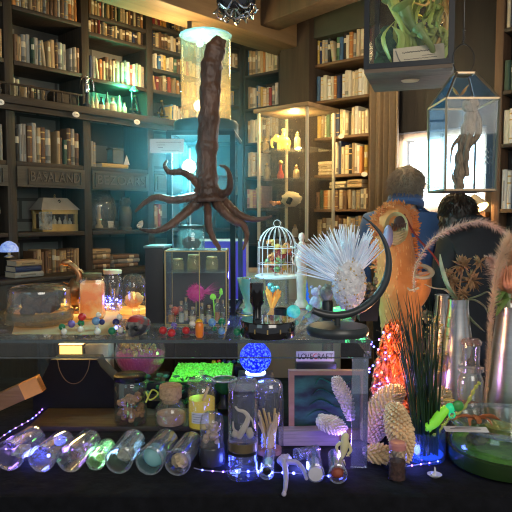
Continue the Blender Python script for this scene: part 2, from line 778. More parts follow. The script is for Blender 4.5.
def clampt(W, ta, tb):
    for u in EDGES[id(W)]:
        if abs(ta - u) < .034:
            ta = u + .034
        if abs(tb - u) < .034:
            tb = u - .034
    return ta, tb


def pile(W, x0, x1, zbase, n, th, pal, desc, yin=.01, depth=.16):
    ta, _ = W.tz(x0, 216)
    tb, _ = W.tz(x1, 216)
    ta, tb = clampt(W, ta, tb)
    z = zbase + .0005
    for i in range(n):
        h = (tb - ta) * rb.uniform(.82, 1)
        w = rb.uniform(*th)
        c = rb.choice(pal)
        # lying flat: the height axis runs along the wall
        book_obj(W, ta + rb.uniform(0, 1) * ((tb - ta) - h), yin + depth / 2, z + w / 2, w * .98, depth, h, c,
                 f'{c} book lying flat, {ORD[i]} up in {desc}', 'books in ' + desc, flat=True)
        z += w


# ------------------------------------------------------------------ left bookcase
lib = thing('bookcase', 'long dark oak bookcase with carved frieze along the left wall', 'bookcase', LW.p, LW.a)
ZL = lambda px, py: LW.tz(px, py)[1]
TL = lambda px: LW.tz(px, 216)[0]
up_px = [-50, 13, 88.5, 151.5, 206, 242]
ups = [TL(x) for x in up_px]
EDGES[id(LW)] = ups
EDGES[id(RW)] = [RW.tz(x, 216)[0] for x in (243.5, 280, 311, 372)]
zt = 3.19
for i, t in enumerate(ups):
    wv = .03 if i else .03
    MB().span((t - wv, 0, 0), (t + wv, .31, zt), bev=.004).build('upright', darkwood, lib)
MB().span((ups[0] - .03, .312, 0), (ups[-1] + .03, .328, zt)).build('back_panel', brickm, lib)


def shelf(parent, ta, tb, z, th=.028, y0=0, y1=.31, m=darkwood_h):
    return MB().span((ta, y0, z - th), (tb, y1, z), bev=.003).build('shelf', m, parent)


zB1, zB2 = ZL(50, 14.5), ZL(50, 67)
zledge = ZL(50, 103)
zfr1, zfr0 = ZL(60, 164), ZL(60, 188)
zniche, zlow = ZL(50, 232), ZL(50, 273)
zC0, zC1, zC2 = ZL(110, 19), ZL(110, 36.5), ZL(110, 81)
zD0, zD1, zD2, zD3 = ZL(168, 28), ZL(168, 50), ZL(168, 71), ZL(168, 92)
zCt = ZL(110, 3)
for (i, zs) in ((0, (zB1, zB2)), (1, (zB1, zB2)), (2, (zC0, zC1, zC2)), (3, (zD0, zD1, zD2, zD3)), (4, (zD0, zD1, zD2, zD3))):
    for z in zs:
        shelf(lib, ups[i] + .032, ups[i + 1] - .032, z)
for i in range(5):
    shelf(lib, ups[i] + .032, ups[i + 1] - .032, zfr1 + .0)
    shelf(lib, ups[i] + .032, ups[i + 1] - .032, zniche)
# overhanging ledge, gallery rail, base
MB().span((ups[0] - .03, -.07, zledge - .05), (ups[-1] - .08, -.002, zledge), bev=.006).span((ups[0] - .03, -.04, zledge - .085), (ups[-1] - .08, -.002, zledge - .05)).build('ledge', darkwood_h, lib)
for i in range(5):
    shelf(lib, ups[i] + .032, ups[i + 1] - .032, zledge, y0=-.001)
r_ = MB()
zr = ZL(50, 92)
r_.cyl((ups[0], -.055, zr), (TL(81), -.055, zr), .008, n=8)
k = ups[0]
while k < TL(81):
    r_.lathe([(.004, zledge), (.008, zledge + (zr - zledge) * .3), (.004, zledge + (zr - zledge) * .6), (.006, zr)], (k, -.055, 0), 8)
    k += .06
r_.build('gallery_rail', darkwood, lib)
# frieze boards with sunk panels
friezem = wood('carved oak', (.05, .042, .034), (.1, .085, .065), 0)
for i, word in ((0, 'RS'), (1, 'BASALAND'), (2, 'BEZOARS'), (3, ''), (4, '')):
    a, c = ups[i] + .031, ups[i + 1] - .031
    fb = MB().span((a, -.012, zfr0), (c, .02, zfr1 - .03)).build('frieze_panel', friezem, lib)
    m = MB()
    pa, pc = a + (.0 if i == 0 else (.07 if i == 1 else .02)), c - .03
    zz0, zz1 = zfr0 + .015, zfr1 - .045
    for lo, hi in (((pa, zz0), (pc, zz0 + .008)), ((pa, zz1 - .008), (pc, zz1)), ((pa, zz0), (pa + .008, zz1)), ((pc - .008, zz0), (pc, zz1))):
        m.span((lo[0], -.022, lo[1]), (hi[0], -.012, hi[1]))
    m.build('moulding', friezem, fb)
    if word:
        wd = pc - pa - .03
        tx = text(word, .1, mat('carved letter wood', (.12, .1, .08), .6), fb, ((pa + pc) / 2 if i else pc - .06, -.014, (zz0 + zz1) / 2), depth=.006)
        s_ = min(wd / max(tx.dimensions.x, .01), 1.6)
        if i == 0:
            s_ = .8
        tx.scale = (s_, .95, 1)
MB().span((ups[0] - .03, -.19, 0), (ups[-1] - .24, -.002, zlow - .03), bev=.005).build('base_cabinet', darkwood, lib)
MB().span((ups[0] - .04, -.21, zlow - .03), (ups[-1] - .22, -.002, zlow - .002), bev=.005).build('base_top', darkwood_h, lib)
for i in range(5):
    shelf(lib, ups[i] + .032, ups[i + 1] - .032, zlow)
for i in range(1, 5):       # carved round medallions on the cupboard doors
    a, c = ups[i] + .05, ups[i + 1] - (.05 if i < 4 else .28)
    d = MB().span((a, -.21, .1), (c, -.191, zlow - .1), bev=.004).build('cupboard_door', darkwood, lib)
    m = MB()
    for q in (.17, .12, .06):
        m.tube([((a + c) / 2 + q * math.cos(x * PI / 12), -.212, .66 + q * math.sin(x * PI / 12)) for x in range(24)], .014, 6, closed=True)
    m.build('carved_medallion', darkwood, d)
# enamel shelf numbers
for px, py in ((76, 114.5), (137, 122), (0, 102)):
    t, z = LW.tz(px, py, -.075)
    pq = MB().lathe([(0, 0), (.026, 0), (.028, .004), (.02, .007), (0, .008)], (0, 0, 0), 20, sy=.68).build('enamel_plaque', mat('white enamel', (.8, .8, .76), .3), lib)
    pq.location = (t, -.071, z)
    pq.rotation_euler = (PI / 2, 0, 0)
    n_ = MB().span((-.012, -.003, .008), (-.009, .004, .0085)).span((-.003, -.004, .008), (.001, .004, .0085)).span((.005, -.003, .008), (.009, .003, .0085)).build('numeral_mark', ink, pq)
kB, kC, kD = LW.k(50), LW.k(120), LW.k(168)
rb.seed(5)
row(LW, 18.5, 84, zB1 + .001, (.16, .2), (2.6, 4.6), DIM, 'the cropped top left shelf', depth=.14)
row(LW, 19, 74, zB2, (.15, .19), (2.8, 5), DIM, 'the second shelf, left bay', gap=.12)
row(LW, 75, 85, zB2, (.14, .17), (2.8, 4), DIM, 'the second shelf beside its upright', gap=0)
row(LW, -5, 8, zB2, (.16, .19), (3, 5), DIM, 'the second shelf, photo edge')
row(LW, -2, 11, zledge, (.14, .16), (3.2, 4.4), ['cream', 'tan', 'ivory'], 'the railed gallery, photo edge', yin=.02)
row(LW, 17, 26, zledge, (.12, .14), (2.8, 4), ['cream', 'ivory'], 'the gallery past the first upright', yin=.02)
row(LW, 30, 53, zledge, (.08, .11), (2.6, 4), OLD, 'the gallery beside the chest', yin=.02)
row(LW, -6, 9, zfr1, (.2, .25), (3.4, 5.5), OLD, 'the tome shelf, photo edge', depth=.18)
row(LW, 18, 58, zfr1, (.2, .26), (3.6, 6), OLD, 'the tome shelf above the frieze', depth=.18)
row(LW, 59, 85.5, zfr1, (.16, .25), (3.4, 6), OLD, 'the tome shelf, upright end', depth=.18)
row(LW, 92, 100, zfr1, (.14, .18), (2.4, 3.6), ['grey', 'cream', 'brown'], 'the tome shelf past the upright')
row(LW, 33, 84, zlow, (.14, .16), (3.6, 4.6), ['brown', 'brown', 'tan'], 'the leather set under the lantern', hv=.02)
MASSING[0] = True
row(LW, 91, 148, zC0, (.085, .115), (2.2, 4), WARM, 'the topmost shelf of the green lit bay', depth=.13)
MASSING[0] = False
MASSING[0] = True
row(LW, 91, 148, zC1, (.075, .096), (2.4, 4), WARM, 'the second shelf of the green lit bay', depth=.13)
MASSING[0] = False
row(LW, 92, 124, zC2, (.13, .17), (2.6, 4.4), DIM, 'the third shelf, green bay', gap=.1)
row(LW, 125, 149, zC2, (.15, .18), (2.4, 3.8), WARM, 'the green bay, brightest end')
MASSING[0] = True
row(LW, 154, 204, zD0, (.13, .16), (2.2, 4), MIX, 'the topmost shelf of the warm lit bay', depth=.13, gap=.1)
MASSING[0] = False
MASSING[0] = True
row(LW, 154, 204, zD1, (.105, .128), (2.2, 4), WARM, 'the second shelf of the warm lit bay', depth=.13)
MASSING[0] = False
row(LW, 154, 203, zD2, (.1, .126), (2.4, 4), WARM, 'the third shelf, warm bay', depth=.13)
MASSING[0] = True
row(LW, 154, 203, zD3, (.1, .126), (2.2, 4), WARM, 'the fourth shelf of the warm lit bay', depth=.13, gap=.1)
MASSING[0] = False
row(LW, 208, 239, zD1, (.1, .13), (2.6, 4.4), WARM, 'the shelf beside the glass cylinder')
row(LW, 208, 239, zD3, (.1, .126), (2.6, 4.4), WARM, 'the shelf behind the upright trunk')
row(LW, 172, 190, zledge, (.1, .14), (2.2, 3.6), WARM, 'the gallery near the microscope')
row(LW, 155, 166, zniche, (.17, .21), (2.6, 4), ['brown', 'tan', 'red'], 'the niche behind the sign')
pile(LW, 87, 111, zlow, 4, (.03, .04), ['brown', 'tan'], 'the stack under the glass dome')
pile(LW, 112, 140, zlow, 3, (.028, .04), ['brown', 'grey'], 'the stack under the owl')
pile(LW, 0, 29, zlow + .0, 3, (.035, .042), ['navy', 'grey', 'tan'], 'the stack under the blue lamp', yin=-.18, depth=.14)
pile(LW, 104, 130, zfr1, 1, (.03, .035), ['yellow'], 'the short stack above the second frieze')

# ------------------------------------------------------------------ bookcases of the back wall
def case(W, x0, x1, zs, label, m, ztop, tu=.022):
    root = thing('bookcase', label, 'bookcase', W.p, W.a)
    a, c = W.tz(x0, 216)[0], W.tz(x1, 216)[0]
    for t in (a, c - tu):
        MB().span((t, 0, 0), (t + tu, .3, ztop), bev=.003).build('upright', m, root)
    MB().span((a, .302, 0), (c, .318, ztop)).build('back_panel', darkwood, root)
    for z in zs:
        shelf(root, a + tu + .001, c - tu - .001, z, .022, 0, .3, midwood_h if m is midwood else darkwood_h)
    return root


ZR = lambda px, py: RW.tz(px, py)[1]
zE = [ZR(260, y) for y in (43, 73, 107, 142, 176, 208, 244)]
case(RW, 243.5, 280, zE, 'narrow dark bookcase in the corner behind the glass cabinet', darkwood, 3.19)
zG = [ZR(342, y) for y in (59.5, 97.5, 135.5, 174, 209, 245)]
case(RW, 311, 372, zG, 'oak bookcase of mixed paperbacks beside the beige curtain', midwood, ZR(342, 24))
rb.seed(21)
row(RW, 246, 278, zE[1], (.19, .23), (2.6, 4.4), WARM, 'the corner case, upper shelf')
row(RW, 246, 278, zE[2], (.15, .2), (2.6, 4.4), WARM, 'the corner case, second shelf')
row(RW, 246, 278, zE[3], (.17, .22), (2.8, 4.6), WARM, 'the corner case, third shelf')
row(RW, 246, 262, zE[4], (.2, .22), (2.8, 4.6), WARM, 'the corner case, fourth shelf')
row(RW, 246, 262, zE[5], (.15, .2), (2.8, 4.4), ['pink', 'tan', 'red', 'cream'], 'the corner case, fifth shelf', gap=.4)
COL = ['red', 'blue', 'white', 'navy', 'yellow', 'cream', 'green', 'grey', 'ivory', 'black', 'orange', 'cream', 'white']
row(RW, 315, 353, zG[0], (.16, .21), (2.4, 4.2), COL, 'the oak case, top shelf', gap=.06)
row(RW, 354, 369, zG[0], (.2, .27), (2.8, 4), ['red', 'orange', 'ivory', 'cream'], 'the oak case, top right end')
row(RW, 315, 338, zG[1], (.16, .2), (2.6, 4.4), COL, 'the oak case, second shelf')
row(RW, 339, 369, zG[1], (.17, .21), (2.8, 5), ['cream', 'ivory', 'white', 'tan'], 'the oak case, second shelf end')
row(RW, 316, 368, zG[2], (.17, .22), (2.6, 4.4), MIX, 'the oak case, third shelf')
pile(RW, 316, 331, zG[3], 4, (.02, .03), ['ivory', 'cream', 'grey'], 'the flat pile, fourth oak shelf')
row(RW, 332, 369, zG[3], (.2, .26), (2.6, 4.4), MIX, 'the oak case, fourth shelf')
row(RW, 315, 369, zG[4], (.14, .16), (3, 5.4), DIM, 'the oak case, fifth shelf', gap=.08)
pile(RW, 328, 345, zG[4] + .164, 2, (.025, .035), ['tan', 'cream'], 'the left pile, fifth oak shelf')
pile(RW, 346, 361, zG[4] + .164, 2, (.025, .035), ['tan', 'ivory'], 'the right pile, fifth oak shelf')
row(RW, 316, 369, zG[5], (.2, .25), (3.4, 6), ['brown', 'tan', 'cream', 'grey'], 'the lowest visible oak shelf')
gcase = bpy.data.objects['bookcase.002']
for px, py in ((341, 136.2), (364, 174.2)):
    t, z = RW.tz(px, py, -.01)
    pq = MB().lathe([(0, 0), (.026, 0), (.028, .004), (.02, .007), (0, .008)], (0, 0, 0), 20, sy=.68).build('enamel_plaque', MATS['white enamel'], gcase)
    pq.location = (t, -.002, z)
    pq.rotation_euler = (PI / 2, 0, 0)
zH = [RW.tz(505, y, -.12)[1] for y in (29, 91, 144, 209, 260)]
hroot = thing('bookcase', 'bookcase cut by the right edge of the photo beside the hanging lantern', 'bookcase', RW.pt(0, -.14, 0), RW.a)
HW = Wall(RW.pt(0, -.14, 0)[:2], RW.u[:2])
EDGES[id(HW)] = []
a, c = HW.tz(491, 216)[0], HW.tz(575, 216)[0]
for t in (a, c):
    MB().span((t, 0, 0), (t + .05, .15, 3.19), bev=.003).build('upright', midwood, hroot)
for z in zH:
    shelf(hroot, a + .052, c - .002, z, .025, 0, .15, darkwood_h)
for z, pal, hh, ds in ((zH[0], DIM, (.16, .2), 'top'), (zH[1], ['dark red', 'brown', 'red', 'dark green'], (.17, .2), 'second'), (zH[2], ['cream', 'ivory', 'white'], (.2, .23), 'third'),
                       (zH[3], ['white', 'blue', 'brown', 'grey'], (.2, .26), 'fourth')):
    row(HW, 500, 545, z, hh, (4, 6.5), pal, f'the {ds} shelf behind the lantern', depth=.12, n_max=3)

# the smallest, most distant books as one mass
bm = bmesh.new()
lay = bm.loops.layers.color.new('col')
for me, (w, d, h), p, ang, lean, cn in MASS:
    n0 = len(bm.faces)
    v0 = len(bm.verts)
    bm.from_mesh(me)
    bm.verts.ensure_lookup_table()
    bm.faces.ensure_lookup_table()
    M = Matrix.Translation(p - MASS[0][2]) @ Matrix.Rotation(ang, 4, 'Z') @ Matrix.Rotation(lean, 4, 'Y') @ Matrix.Diagonal((w, d, h, 1))
    for v in bm.verts[v0:]:
        v.co = M @ v.co
    f_ = rb.uniform(.8, 1.15)
    for f in bm.faces[n0:]:
        for l in f.loops:
            l[lay] = (*[min(1, q * f_) for q in PAL[cn]], 1)
me = bpy.data.meshes.new('book')
bm.to_mesh(me)
bm.free()
for q in (book_mat('book cover mass', 1, True), pages, bandl, book_mat('book cover mass dark', .45, True), bandg):
    me.materials.append(q)
o = bpy.data.objects.new('small_paperbacks', me)
C.objects.link(o)
o.location = MASS[0][2]
tag(o, 'small distant books packed on the crowded upper shelves of both bookcases', 'books')
o['kind'] = 'stuff'
# ------------------------------------------------------------------ ornaments on the left bookcase
def onlw(name, label, cat, px, z, y=.1, group=None, rz=0):
    t, _ = LW.tz(px, 216, y)
    o = thing(name, label, cat, LW.pt(t, y, z + .001), LW.a + rz, group)
    return o, LW.k(px)


def glassprof(r, h, neck=None, wall=.003, base=.006, sh=.2, foot=True):
    """outer and inner outline of an upright jar"""
    neck = neck or r
    zs = h * (1 - sh)
    o = [(0, 0), (r * .92, 0), (r, h * .04), (r, zs * .98), (lerp(r, neck, .5), zs + (h - zs) * .35), (neck, zs + (h - zs) * .6), (neck, h)]
    i = [(max(q - wall, 0), max(z, base)) for q, z in o[1:]][::-1]
    return o + i + [(0, base)]


goldframe = mat('old gilt frame', (.5, .38, .16), .4, .6)
greyroof = mat('grey tin roof', (.34, .31, .26), .6)
# toy lantern house
o, k = onlw('house_lantern', 'house shaped lantern with a grey hipped roof and gilt framed window in the niche', 'lantern', 55, zniche, .14)
wv, dv, h1, h2 = 40 * k, .15, 22 * k, 36 * k
m = MB().span((-wv / 2, -dv / 2, 0), (wv / 2, dv / 2, .02))
for sx in (-1, 1):
    for sy in (-1, 1):
        m.box((sx * (wv / 2 - .012), sy * (dv / 2 - .012), h1 / 2), (.02, .02, h1))
m.box((0, -dv / 2 + .01, h1 - .015), (wv, .02, .03)).box((0, dv / 2 - .01, h1 - .015), (wv, .02, .03)).box((0, -dv / 2 + .01, .035), (wv, .02, .03))
m.build('body', goldframe, o)
MB().box((0, dv / 2 - .004, h1 / 2), (wv - .03, .004, h1 - .04)).build('back_wall', blackplastic, o)
a, c = wv / 2 + .012, dv / 2 + .012
MB().hexa([(-a, -c, h1), (a, -c, h1), (a, c, h1), (-a, c, h1)], [(-.1, -.03, h2 - .012), (.08, -.03, h2 - .012), (.08, .03, h2 - .012), (-.1, .03, h2 - .012)]).build('roof', greyroof, o)
MB().lathe([(0, h2 - .012), (.012, h2 - .01), (.004, h2), (.008, h2 + .008), (0, h2 + .016)], (0, 0, 0), 12).build('finial', goldframe, o)
MB().tube([(.005, -c * .66, h1 + .05), (.012, -c * .64, h1 + .06), (.004, -c * .62, h1 + .07), (-.004, -c * .60, h1 + .06)], .004, 6).build('keyhole_crest', blackmetal, o)
MB().box((0, -dv / 2 + .012, h1 / 2 + .005), (wv - .04, .003, h1 - .06)).build('pane', clear_dusty, o)
d = MB().bar((-wv / 2 - .005, -dv / 2, h1 / 2), (-wv / 2 - .055, -dv / 2 - .12, h1 / 2), .1, .004) if False else MB()
d.box((-wv / 2 - .012, -dv / 2 - .065, h1 / 2), (.006, .12, h1 - .03), Matrix.Rotation(R(14), 3, 'Z'))
d.build('open_door', glass('bright old glass', dirt=.3, dirtcol=(.7, .8, .85)), o)
for j, (x, hh) in enumerate(((.0, .09), (.04, .075), (.085, .085), (.12, .07))):
    b_ = thing('bottle', f'small pale bottle inside the house lantern, {ORD[j]} from the left', 'bottle', o.matrix_basis @ V((x, .01, .021)), LW.a, 'bottles in the house lantern')
    MB().lathe([(0, 0), (.014, 0), (.015, .004), (.015, hh * .6), (.006, hh * .78), (.006, hh), (0, hh)], n=12).build('bottle_glass', mat('milky glass', (.7, .66, .55), .2), b_)
# glass dome with a figurine
o, k = onlw('glass_dome', 'round glass dome with a small card beside the house lantern', 'glass dome', 100, zniche, .13)
r_ = 16.5 * k
MB().lathe([(0, 0), (r_ * 1.02, 0), (r_ * 1.02, .012), (r_ * .97, .018), (0, .018)], n=28).build('base', darkwood_h, o)
dome = [(r_ * math.cos(x) * (1 if x > 0 else 1), .019 + r_ * 1.3 + r_ * math.sin(x) * 1.05) for x in [R(q) for q in range(0, 91, 9)]]
pr = [(r_ * .86, .019), (r_ * .96, .019 + r_ * .6)] + dome[:-1] + [(0, dome[-1][1])]
MB().lathe(pr + [(0, dome[-1][1] - .005)] + [(q * .96, z - .003 if z > .03 else z) for q, z in pr[::-1][1:]], n=32).build('dome', glass('cloche glass', base=.08, edge=1.3, dirt=.05), o)
MB().lathe([(0, .019), (.03, .019), (.03, .03), (.016, .05), (.02, .09), (.012, .13), (.016, .16), (.012, .18), (0, .19)], (-.01, 0, 0), 14).build('figurine', mat('warm ivory', (.6, .45, .26), .5), o)
MB().box((.055, -.06, .045), (.05, .003, .05), Matrix.Rotation(R(-12), 3, 'X')).build('card', paper, o)
# owl
o, k = onlw('owl_statue', 'small dark owl statue standing beside the glass dome', 'statue', 125, zniche, .1)
h = 34 * k
bz = mat('dark bronze', (.12, .1, .07), .5, .4, bump=.5, bscale=90)
MB().lathe([(0, 0), (.05, 0), (.052, .02), (.04, .025), (.05, .07), (.055, .12), (.045, h * .68), (.035, h * .72), (0, h * .74)], n=18).build('body', bz, o)
hd = MB().sph((0, 0, h * .82), .045, (1.05, .9, .85))
for s_ in (-1, 1):
    hd.cyl((s_ * .026, -.01, h * .88), (s_ * .04, -.012, h), .014, .002, 8)
    hd.sph((s_ * .018, -.036, h * .84), .014, (1, .5, 1), 10, 6)
hd.cyl((0, -.04, h * .81), (0, -.052, h * .79), .007, .001, 6)
hd.build('head', bz, o)
# white shell
o, k = onlw('nautilus_shell', 'polished white nautilus shell on the niche shelf right of the owl', 'shell', 138.5, zniche, .07)
m = MB()
pts, rr = [], []
for i in range(40):
    a = i / 39 * 4.6 * PI / 2
    q = .0048 * math.exp(a * .26)
    pts.append((q * math.cos(a) * 1.0, 0, .036 + q * math.sin(a)))
    rr.append(q * .62)
m.tube(pts, rr, 12)
m.build('shell', mat('pearl', (.8, .78, .72), .2), o)
# gilt dish right of the shell
o, k = onlw('gilt_dish', 'shallow gilt dish of brown fluff on the lower shelf behind the black box', 'dish', 157, zlow, .06)
MB().lathe([(0, 0), (.03, 0), (.03, .02), (.02, .035), (.05, .075), (.062, .09), (.055, .09), (.03, .06), (0, .05)], n=24).build('dish', gold, o)
m = MB()
rnd = random.Random(2)
for i in range(14):
    m.ico((rnd.uniform(-.03, .03), rnd.uniform(-.03, .03), .085 + rnd.uniform(0, .02)), .018, 1, amp=.4, seed=i)
m.build('brown_fluff', mat('brown fluff', (.25, .17, .09), .9, var=.5, scale=40), o, kind='stuff')
# lamp on the book stack
o, k = onlw('table_lamp', 'small blue glass shade lamp on the stacked books at the left edge', 'lamp', 8, zlow + .126, -.11)
MB().lathe([(0, 0), (.03, 0), (.03, .008), (.01, .016), (.008, .05), (0, .05)], n=14).build('base', brass, o)
MB().lathe([(.058, .036), (.057, .06), (.042, .085), (.018, .1), (.004, .104), (0, .104), (0, .1), (.016, .096), (.04, .081), (.054, .058), (.055, .037)], n=20).build('lamp_shade', mat('blue mosaic glass', (.12, .2, .6), .2, var=0, col2=(.75, .8, .9), scale=60, em=(.2, .35, .9), es=.35), o)
# baroque vase
o, k = onlw('vase', 'cream baroque vase at the left edge of the niche', 'vase', -7, zniche, .08)
o.location = LW.pt(-.02, .08, zniche + .001)
MB().lathe([(0, 0), (.03, 0), (.032, .015), (.018, .03), (.035, .08), (.045, .13), (.04, .17), (.02, .21), (.03, .255), (.025, .255), (0, .2)], n=20).build('body', cream, o)
for s_ in (-1, 1):
    MB().tube(bez([(s_ * .036, 0, .09), (s_ * .06, 0, .13), (s_ * .045, 0, .19), (s_ * .022, 0, .215)], 10), .005, 6).build('handle', cream, o)
# chest on the gallery
o, k = onlw('chest', 'dark wooden chest on the gallery above the enamel number', 'chest', 65, zledge, .1)
MB().box((0, 0, .04), (.16, .13, .08), bev=.004).build('body', darkwood_h, o)
MB().lathe([(.001, -.079), (.064, -.079), (.064, .079), (.001, .079)], (0, 0, .083), 20, Matrix.Rotation(PI / 2, 3, 'Y'), sx=.35).build('lid', darkwood_h, o)
# winged trophy
o, k = onlw('trophy', 'silver winged figurine trophy on the gallery beside the green light', 'trophy', 88, zledge, .0)
o.location = LW.pt(LW.tz(88, 216, -.02)[0], -.035, zledge + .001)
MB().lathe([(0, 0), (.03, 0), (.03, .02), (.012, .03), (.01, .09), (.016, .1), (0, .1)], n=14).build('base', blackplastic, o)
m = MB().lathe([(0, .1), (.014, .1), (.02, .13), (.01, .17), (.014, .19), (0, .2)], n=12).sph((0, 0, .21), .012)
for s_ in (-1, 1):
    m.tube(bez([(0, 0, .16), (s_ * .025, 0, .2), (s_ * .05, 0, .17), (s_ * .055, 0, .12)], 8), lambda u: .014 * (1 - u * .8), 6, flat=.4)
m.build('winged_figure', silver, o)
# bottles on the gallery
creamlab = mat('aged label', (.68, .58, .38), .8)
gcols = [((.5, .42, .26), 'cream'), ((.03, .03, .025), 'black'), ((.6, .55, .4), 'ivory'), ((.1, .12, .1), 'dark green')]
for j, (px, hp, rp, ci, lab) in enumerate(((94.5, 13, 2, 0, 'slim'), (98.5, 17, 2, 2, 'tall'), (103.5, 14, 3, 1, 'round'), (109, 20, 2.2, 3, 'pointed'), (114.5, 15, 4, 2, 'wide'),
                                           (121, 18, 2, 0, 'upright'), (126, 12, 2.4, 2, 'stubby'))):
    o, k = onlw('bottle', f'{lab} {gcols[ci][1]} bottle in the green light, {ORD[j]} along the gallery', 'bottle', px, zledge, .03, 'bottles on the green lit gallery')
    h, r_ = hp * k, rp * k
    MB().lathe([(0, 0), (r_ * .95, 0), (r_, .003), (r_, h * .58), (r_ * .4, h * .74), (r_ * .4, h * .96), (r_ * .5, h), (0, h)], n=14).build('bottle_glass', mat('bottle ' + gcols[ci][1], gcols[ci][0], .15), o)
    MB().lathe([(r_ * 1.02, h * .15), (r_ * 1.03, h * .16), (r_ * 1.03, h * .45), (r_ * 1.02, h * .46)], n=14).build('paper_label', creamlab, o)


# microscopes
def microscope(px, z, y, label, s=1, m=blackmetal):
    o, k = onlw('microscope', label, 'microscope', px, z, y)
    MB().box((0, 0, .012 * s), (.09 * s, .12 * s, .024 * s), bev=.006).build('base', m, o)
    MB().tube(bez([(.0, .04 * s, .024 * s), (.0, .055 * s, .08 * s), (.0, .03 * s, .14 * s), (0, -.005 * s, .15 * s)], 10), .011 * s, 8).build('arm', m, o)
    MB().cyl((0, -.035 * s, .06 * s), (0, .01 * s, .2 * s), .013 * s, n=12).build('tube', m, o)
    MB().cyl((0, .011 * s, .202 * s), (0, .016 * s, .217 * s), .016 * s, n=12).build('eyepiece', brass, o)
    MB().box((0, -.03 * s, .045 * s), (.06 * s, .06 * s, .006 * s)).build('stage', m, o)
    for q in (-1, 1):
        MB().cyl((q * .012 * s, .045 * s, .09 * s), (q * .03 * s, .045 * s, .09 * s), .012 * s, n=12).build('focus_knob', brass, o)
    return o


microscope(137, zledge, .09, 'black microscope below the green lamp on the gallery', .8)
microscope(161.5, zledge, .0, 'black microscope left of the clear cylinder on the gallery', .75).location = LW.pt(LW.tz(163.5, 216, .05)[0], .05, zledge + .001)
# green lamp
greenled = glow('green lamp glow', (.1, 1, .55), 14)
o, k = onlw('desk_lamp', 'slim lamp shining green onto the bookshelf', 'lamp', 135, zledge, -.02)
o.location = LW.pt(LW.tz(133.5, 216, -.03)[0], -.03, zledge + .001)
MB().lathe([(0, 0), (.03, 0), (.03, .01), (0, .014)], n=16).build('base', blackmetal, o)
MB().tube([(0, 0, .012), (0, 0, .16), (.02, 0, .18)], .005, 6).build('stem', blackmetal, o)
MB().lathe([(0, 0), (.012, 0), (.034, -.03), (.032, -.03), (.01, -.004), (0, -.004)], (.02, 0, .205), 16).build('lamp_shade', mat('green metal shade', (.1, .4, .28), .35), o)
MB().sph((.02, 0, .183), .011).build('bulb', greenled, o)
# little pyramid and box on the tome shelf
o, k = onlw('pyramid', 'small white pyramid on the tome shelf by the cyan light', 'ornament', 127.5, zfr1 + .034, .05)
MB().lathe([(0, 0), (.028, 0), (0, .075), (0, .075)], n=4).build('body', paper, o)
o, k = onlw('box', 'dark stone box standing before the tome shelf pyramid', 'box', 116, zfr1 + .034, .06)
MB().box((0, 0, .05), (.09, .08, .1), bev=.005).box((0, 0, .106), (.1, .09, .012), bev=.003).build('body', mat('dark stone', (.1, .11, .1), .6, var=.3), o)

# ------------------------------------------------------------------ glass display cabinet in the corner
VW = Wall(RW.pt(0, -.62, 0)[:2], RW.u[:2])
ta, tb = VW.tz(257, 216)[0], VW.tz(307, 216)[0]
ztop = VW.tz(282, 110)[1]
vmid = (ta + tb) / 2
vit = thing('display_cabinet', 'narrow glass display cabinet lit warm inside, in the corner between bookcases', 'cabinet', VW.p, VW.a)
DV = .36
zsh = [VW.tz(282, y)[1] for y in (238, 207, 178, 148)]
MB().span((ta, 0, 0), (tb, DV, zsh[0] - .02), bev=.004).build('base_cabinet', midwood_h, vit)
MB().span((ta - .02, -.02, ztop), (tb + .02, DV + .02, ztop + .03), bev=.004).build('top', beamwood, vit)
for x in (ta + .01, tb - .01):
    for y in (.01, DV - .01):
        MB().box((x, y, (zsh[0] + ztop) / 2 - .01), (.018, .018, ztop - zsh[0] + .02)).build('frame_post', mat('thin pale frame', (.55, .5, .38), .4), vit)
MB().span((ta + .02, .008, zsh[0] - .02), (tb - .02, .012, ztop)).build('front_glass', clear, vit)
MB().span((ta + .008, .02, zsh[0] - .02), (ta + .012, DV - .02, ztop)).build('side_glass', clear, vit)
MB().span((tb - .012, .02, zsh[0] - .02), (tb - .008, DV - .02, ztop)).build('side_glass', clear, vit)
for z in zsh[1:]:
    MB().span((ta + .021, .02, z - .008), (tb - .021, DV - .02, z)).build('glass_shelf', clear_dusty, vit)


def invit(name, label, cat, px, py, y=.15, zi=None):
    t, z = VW.tz(px, py, y)
    return thing(name, label, cat, VW.pt(t, y, (zsh[zi] if zi is not None else z) + .001), VW.a), VW.k(px)


o, k = invit('elephant_figurine', 'glowing golden elephant figurine on the top glass cabinet shelf', 'figurine', 284, 0, .16, 3)
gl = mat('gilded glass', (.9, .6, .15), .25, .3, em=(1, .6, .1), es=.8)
m = MB().sph((0, 0, .07), .045, (1.25, .8, .9)).sph((-.055, -.01, .095), .03).tube(bez([(-.07, -.01, .1), (-.1, -.015, .085), (-.1, -.015, .04), (-.085, -.015, .03)], 10), lambda u: .014 - .008 * u, 8)
for x in (-.03, .03):
    for y in (-.02, .02):
        m.cyl((x, y, 0), (x, y, .06), .014, n=8)
m.sph((-.045, -.038, .095), .024, (.9, .3, 1.1)).sph((-.045, .02, .095), .024, (.9, .3, 1.1))
m.tube([(.055, 0, .08), (.065, 0, .06), (.066, 0, .04)], .004, 6)
m.build('body', gl, o)
MB().lathe([(0, .11), (.02, .11), (.012, .14), (.018, .16), (0, .17)], n=12).build('rider', gl, o)
o, k = invit('perfume_bottle', 'red stoppered bottle on the second glass cabinet shelf', 'bottle', 281, 0, .12, 2)
MB().lathe([(0, 0), (.022, 0), (.028, .03), (.012, .07), (.008, .1), (.014, .11), (0, .11)], n=14).build('bottle_glass', mat('amber red glass', (.45, .08, .04), .15), o)
MB().sph((0, 0, .124), .016, (1, 1, 1.2)).build('stopper', gold, o)
o, k = invit('shell', 'big cream shell on the third glass cabinet shelf', 'shell', 292, 0, .14, 1)
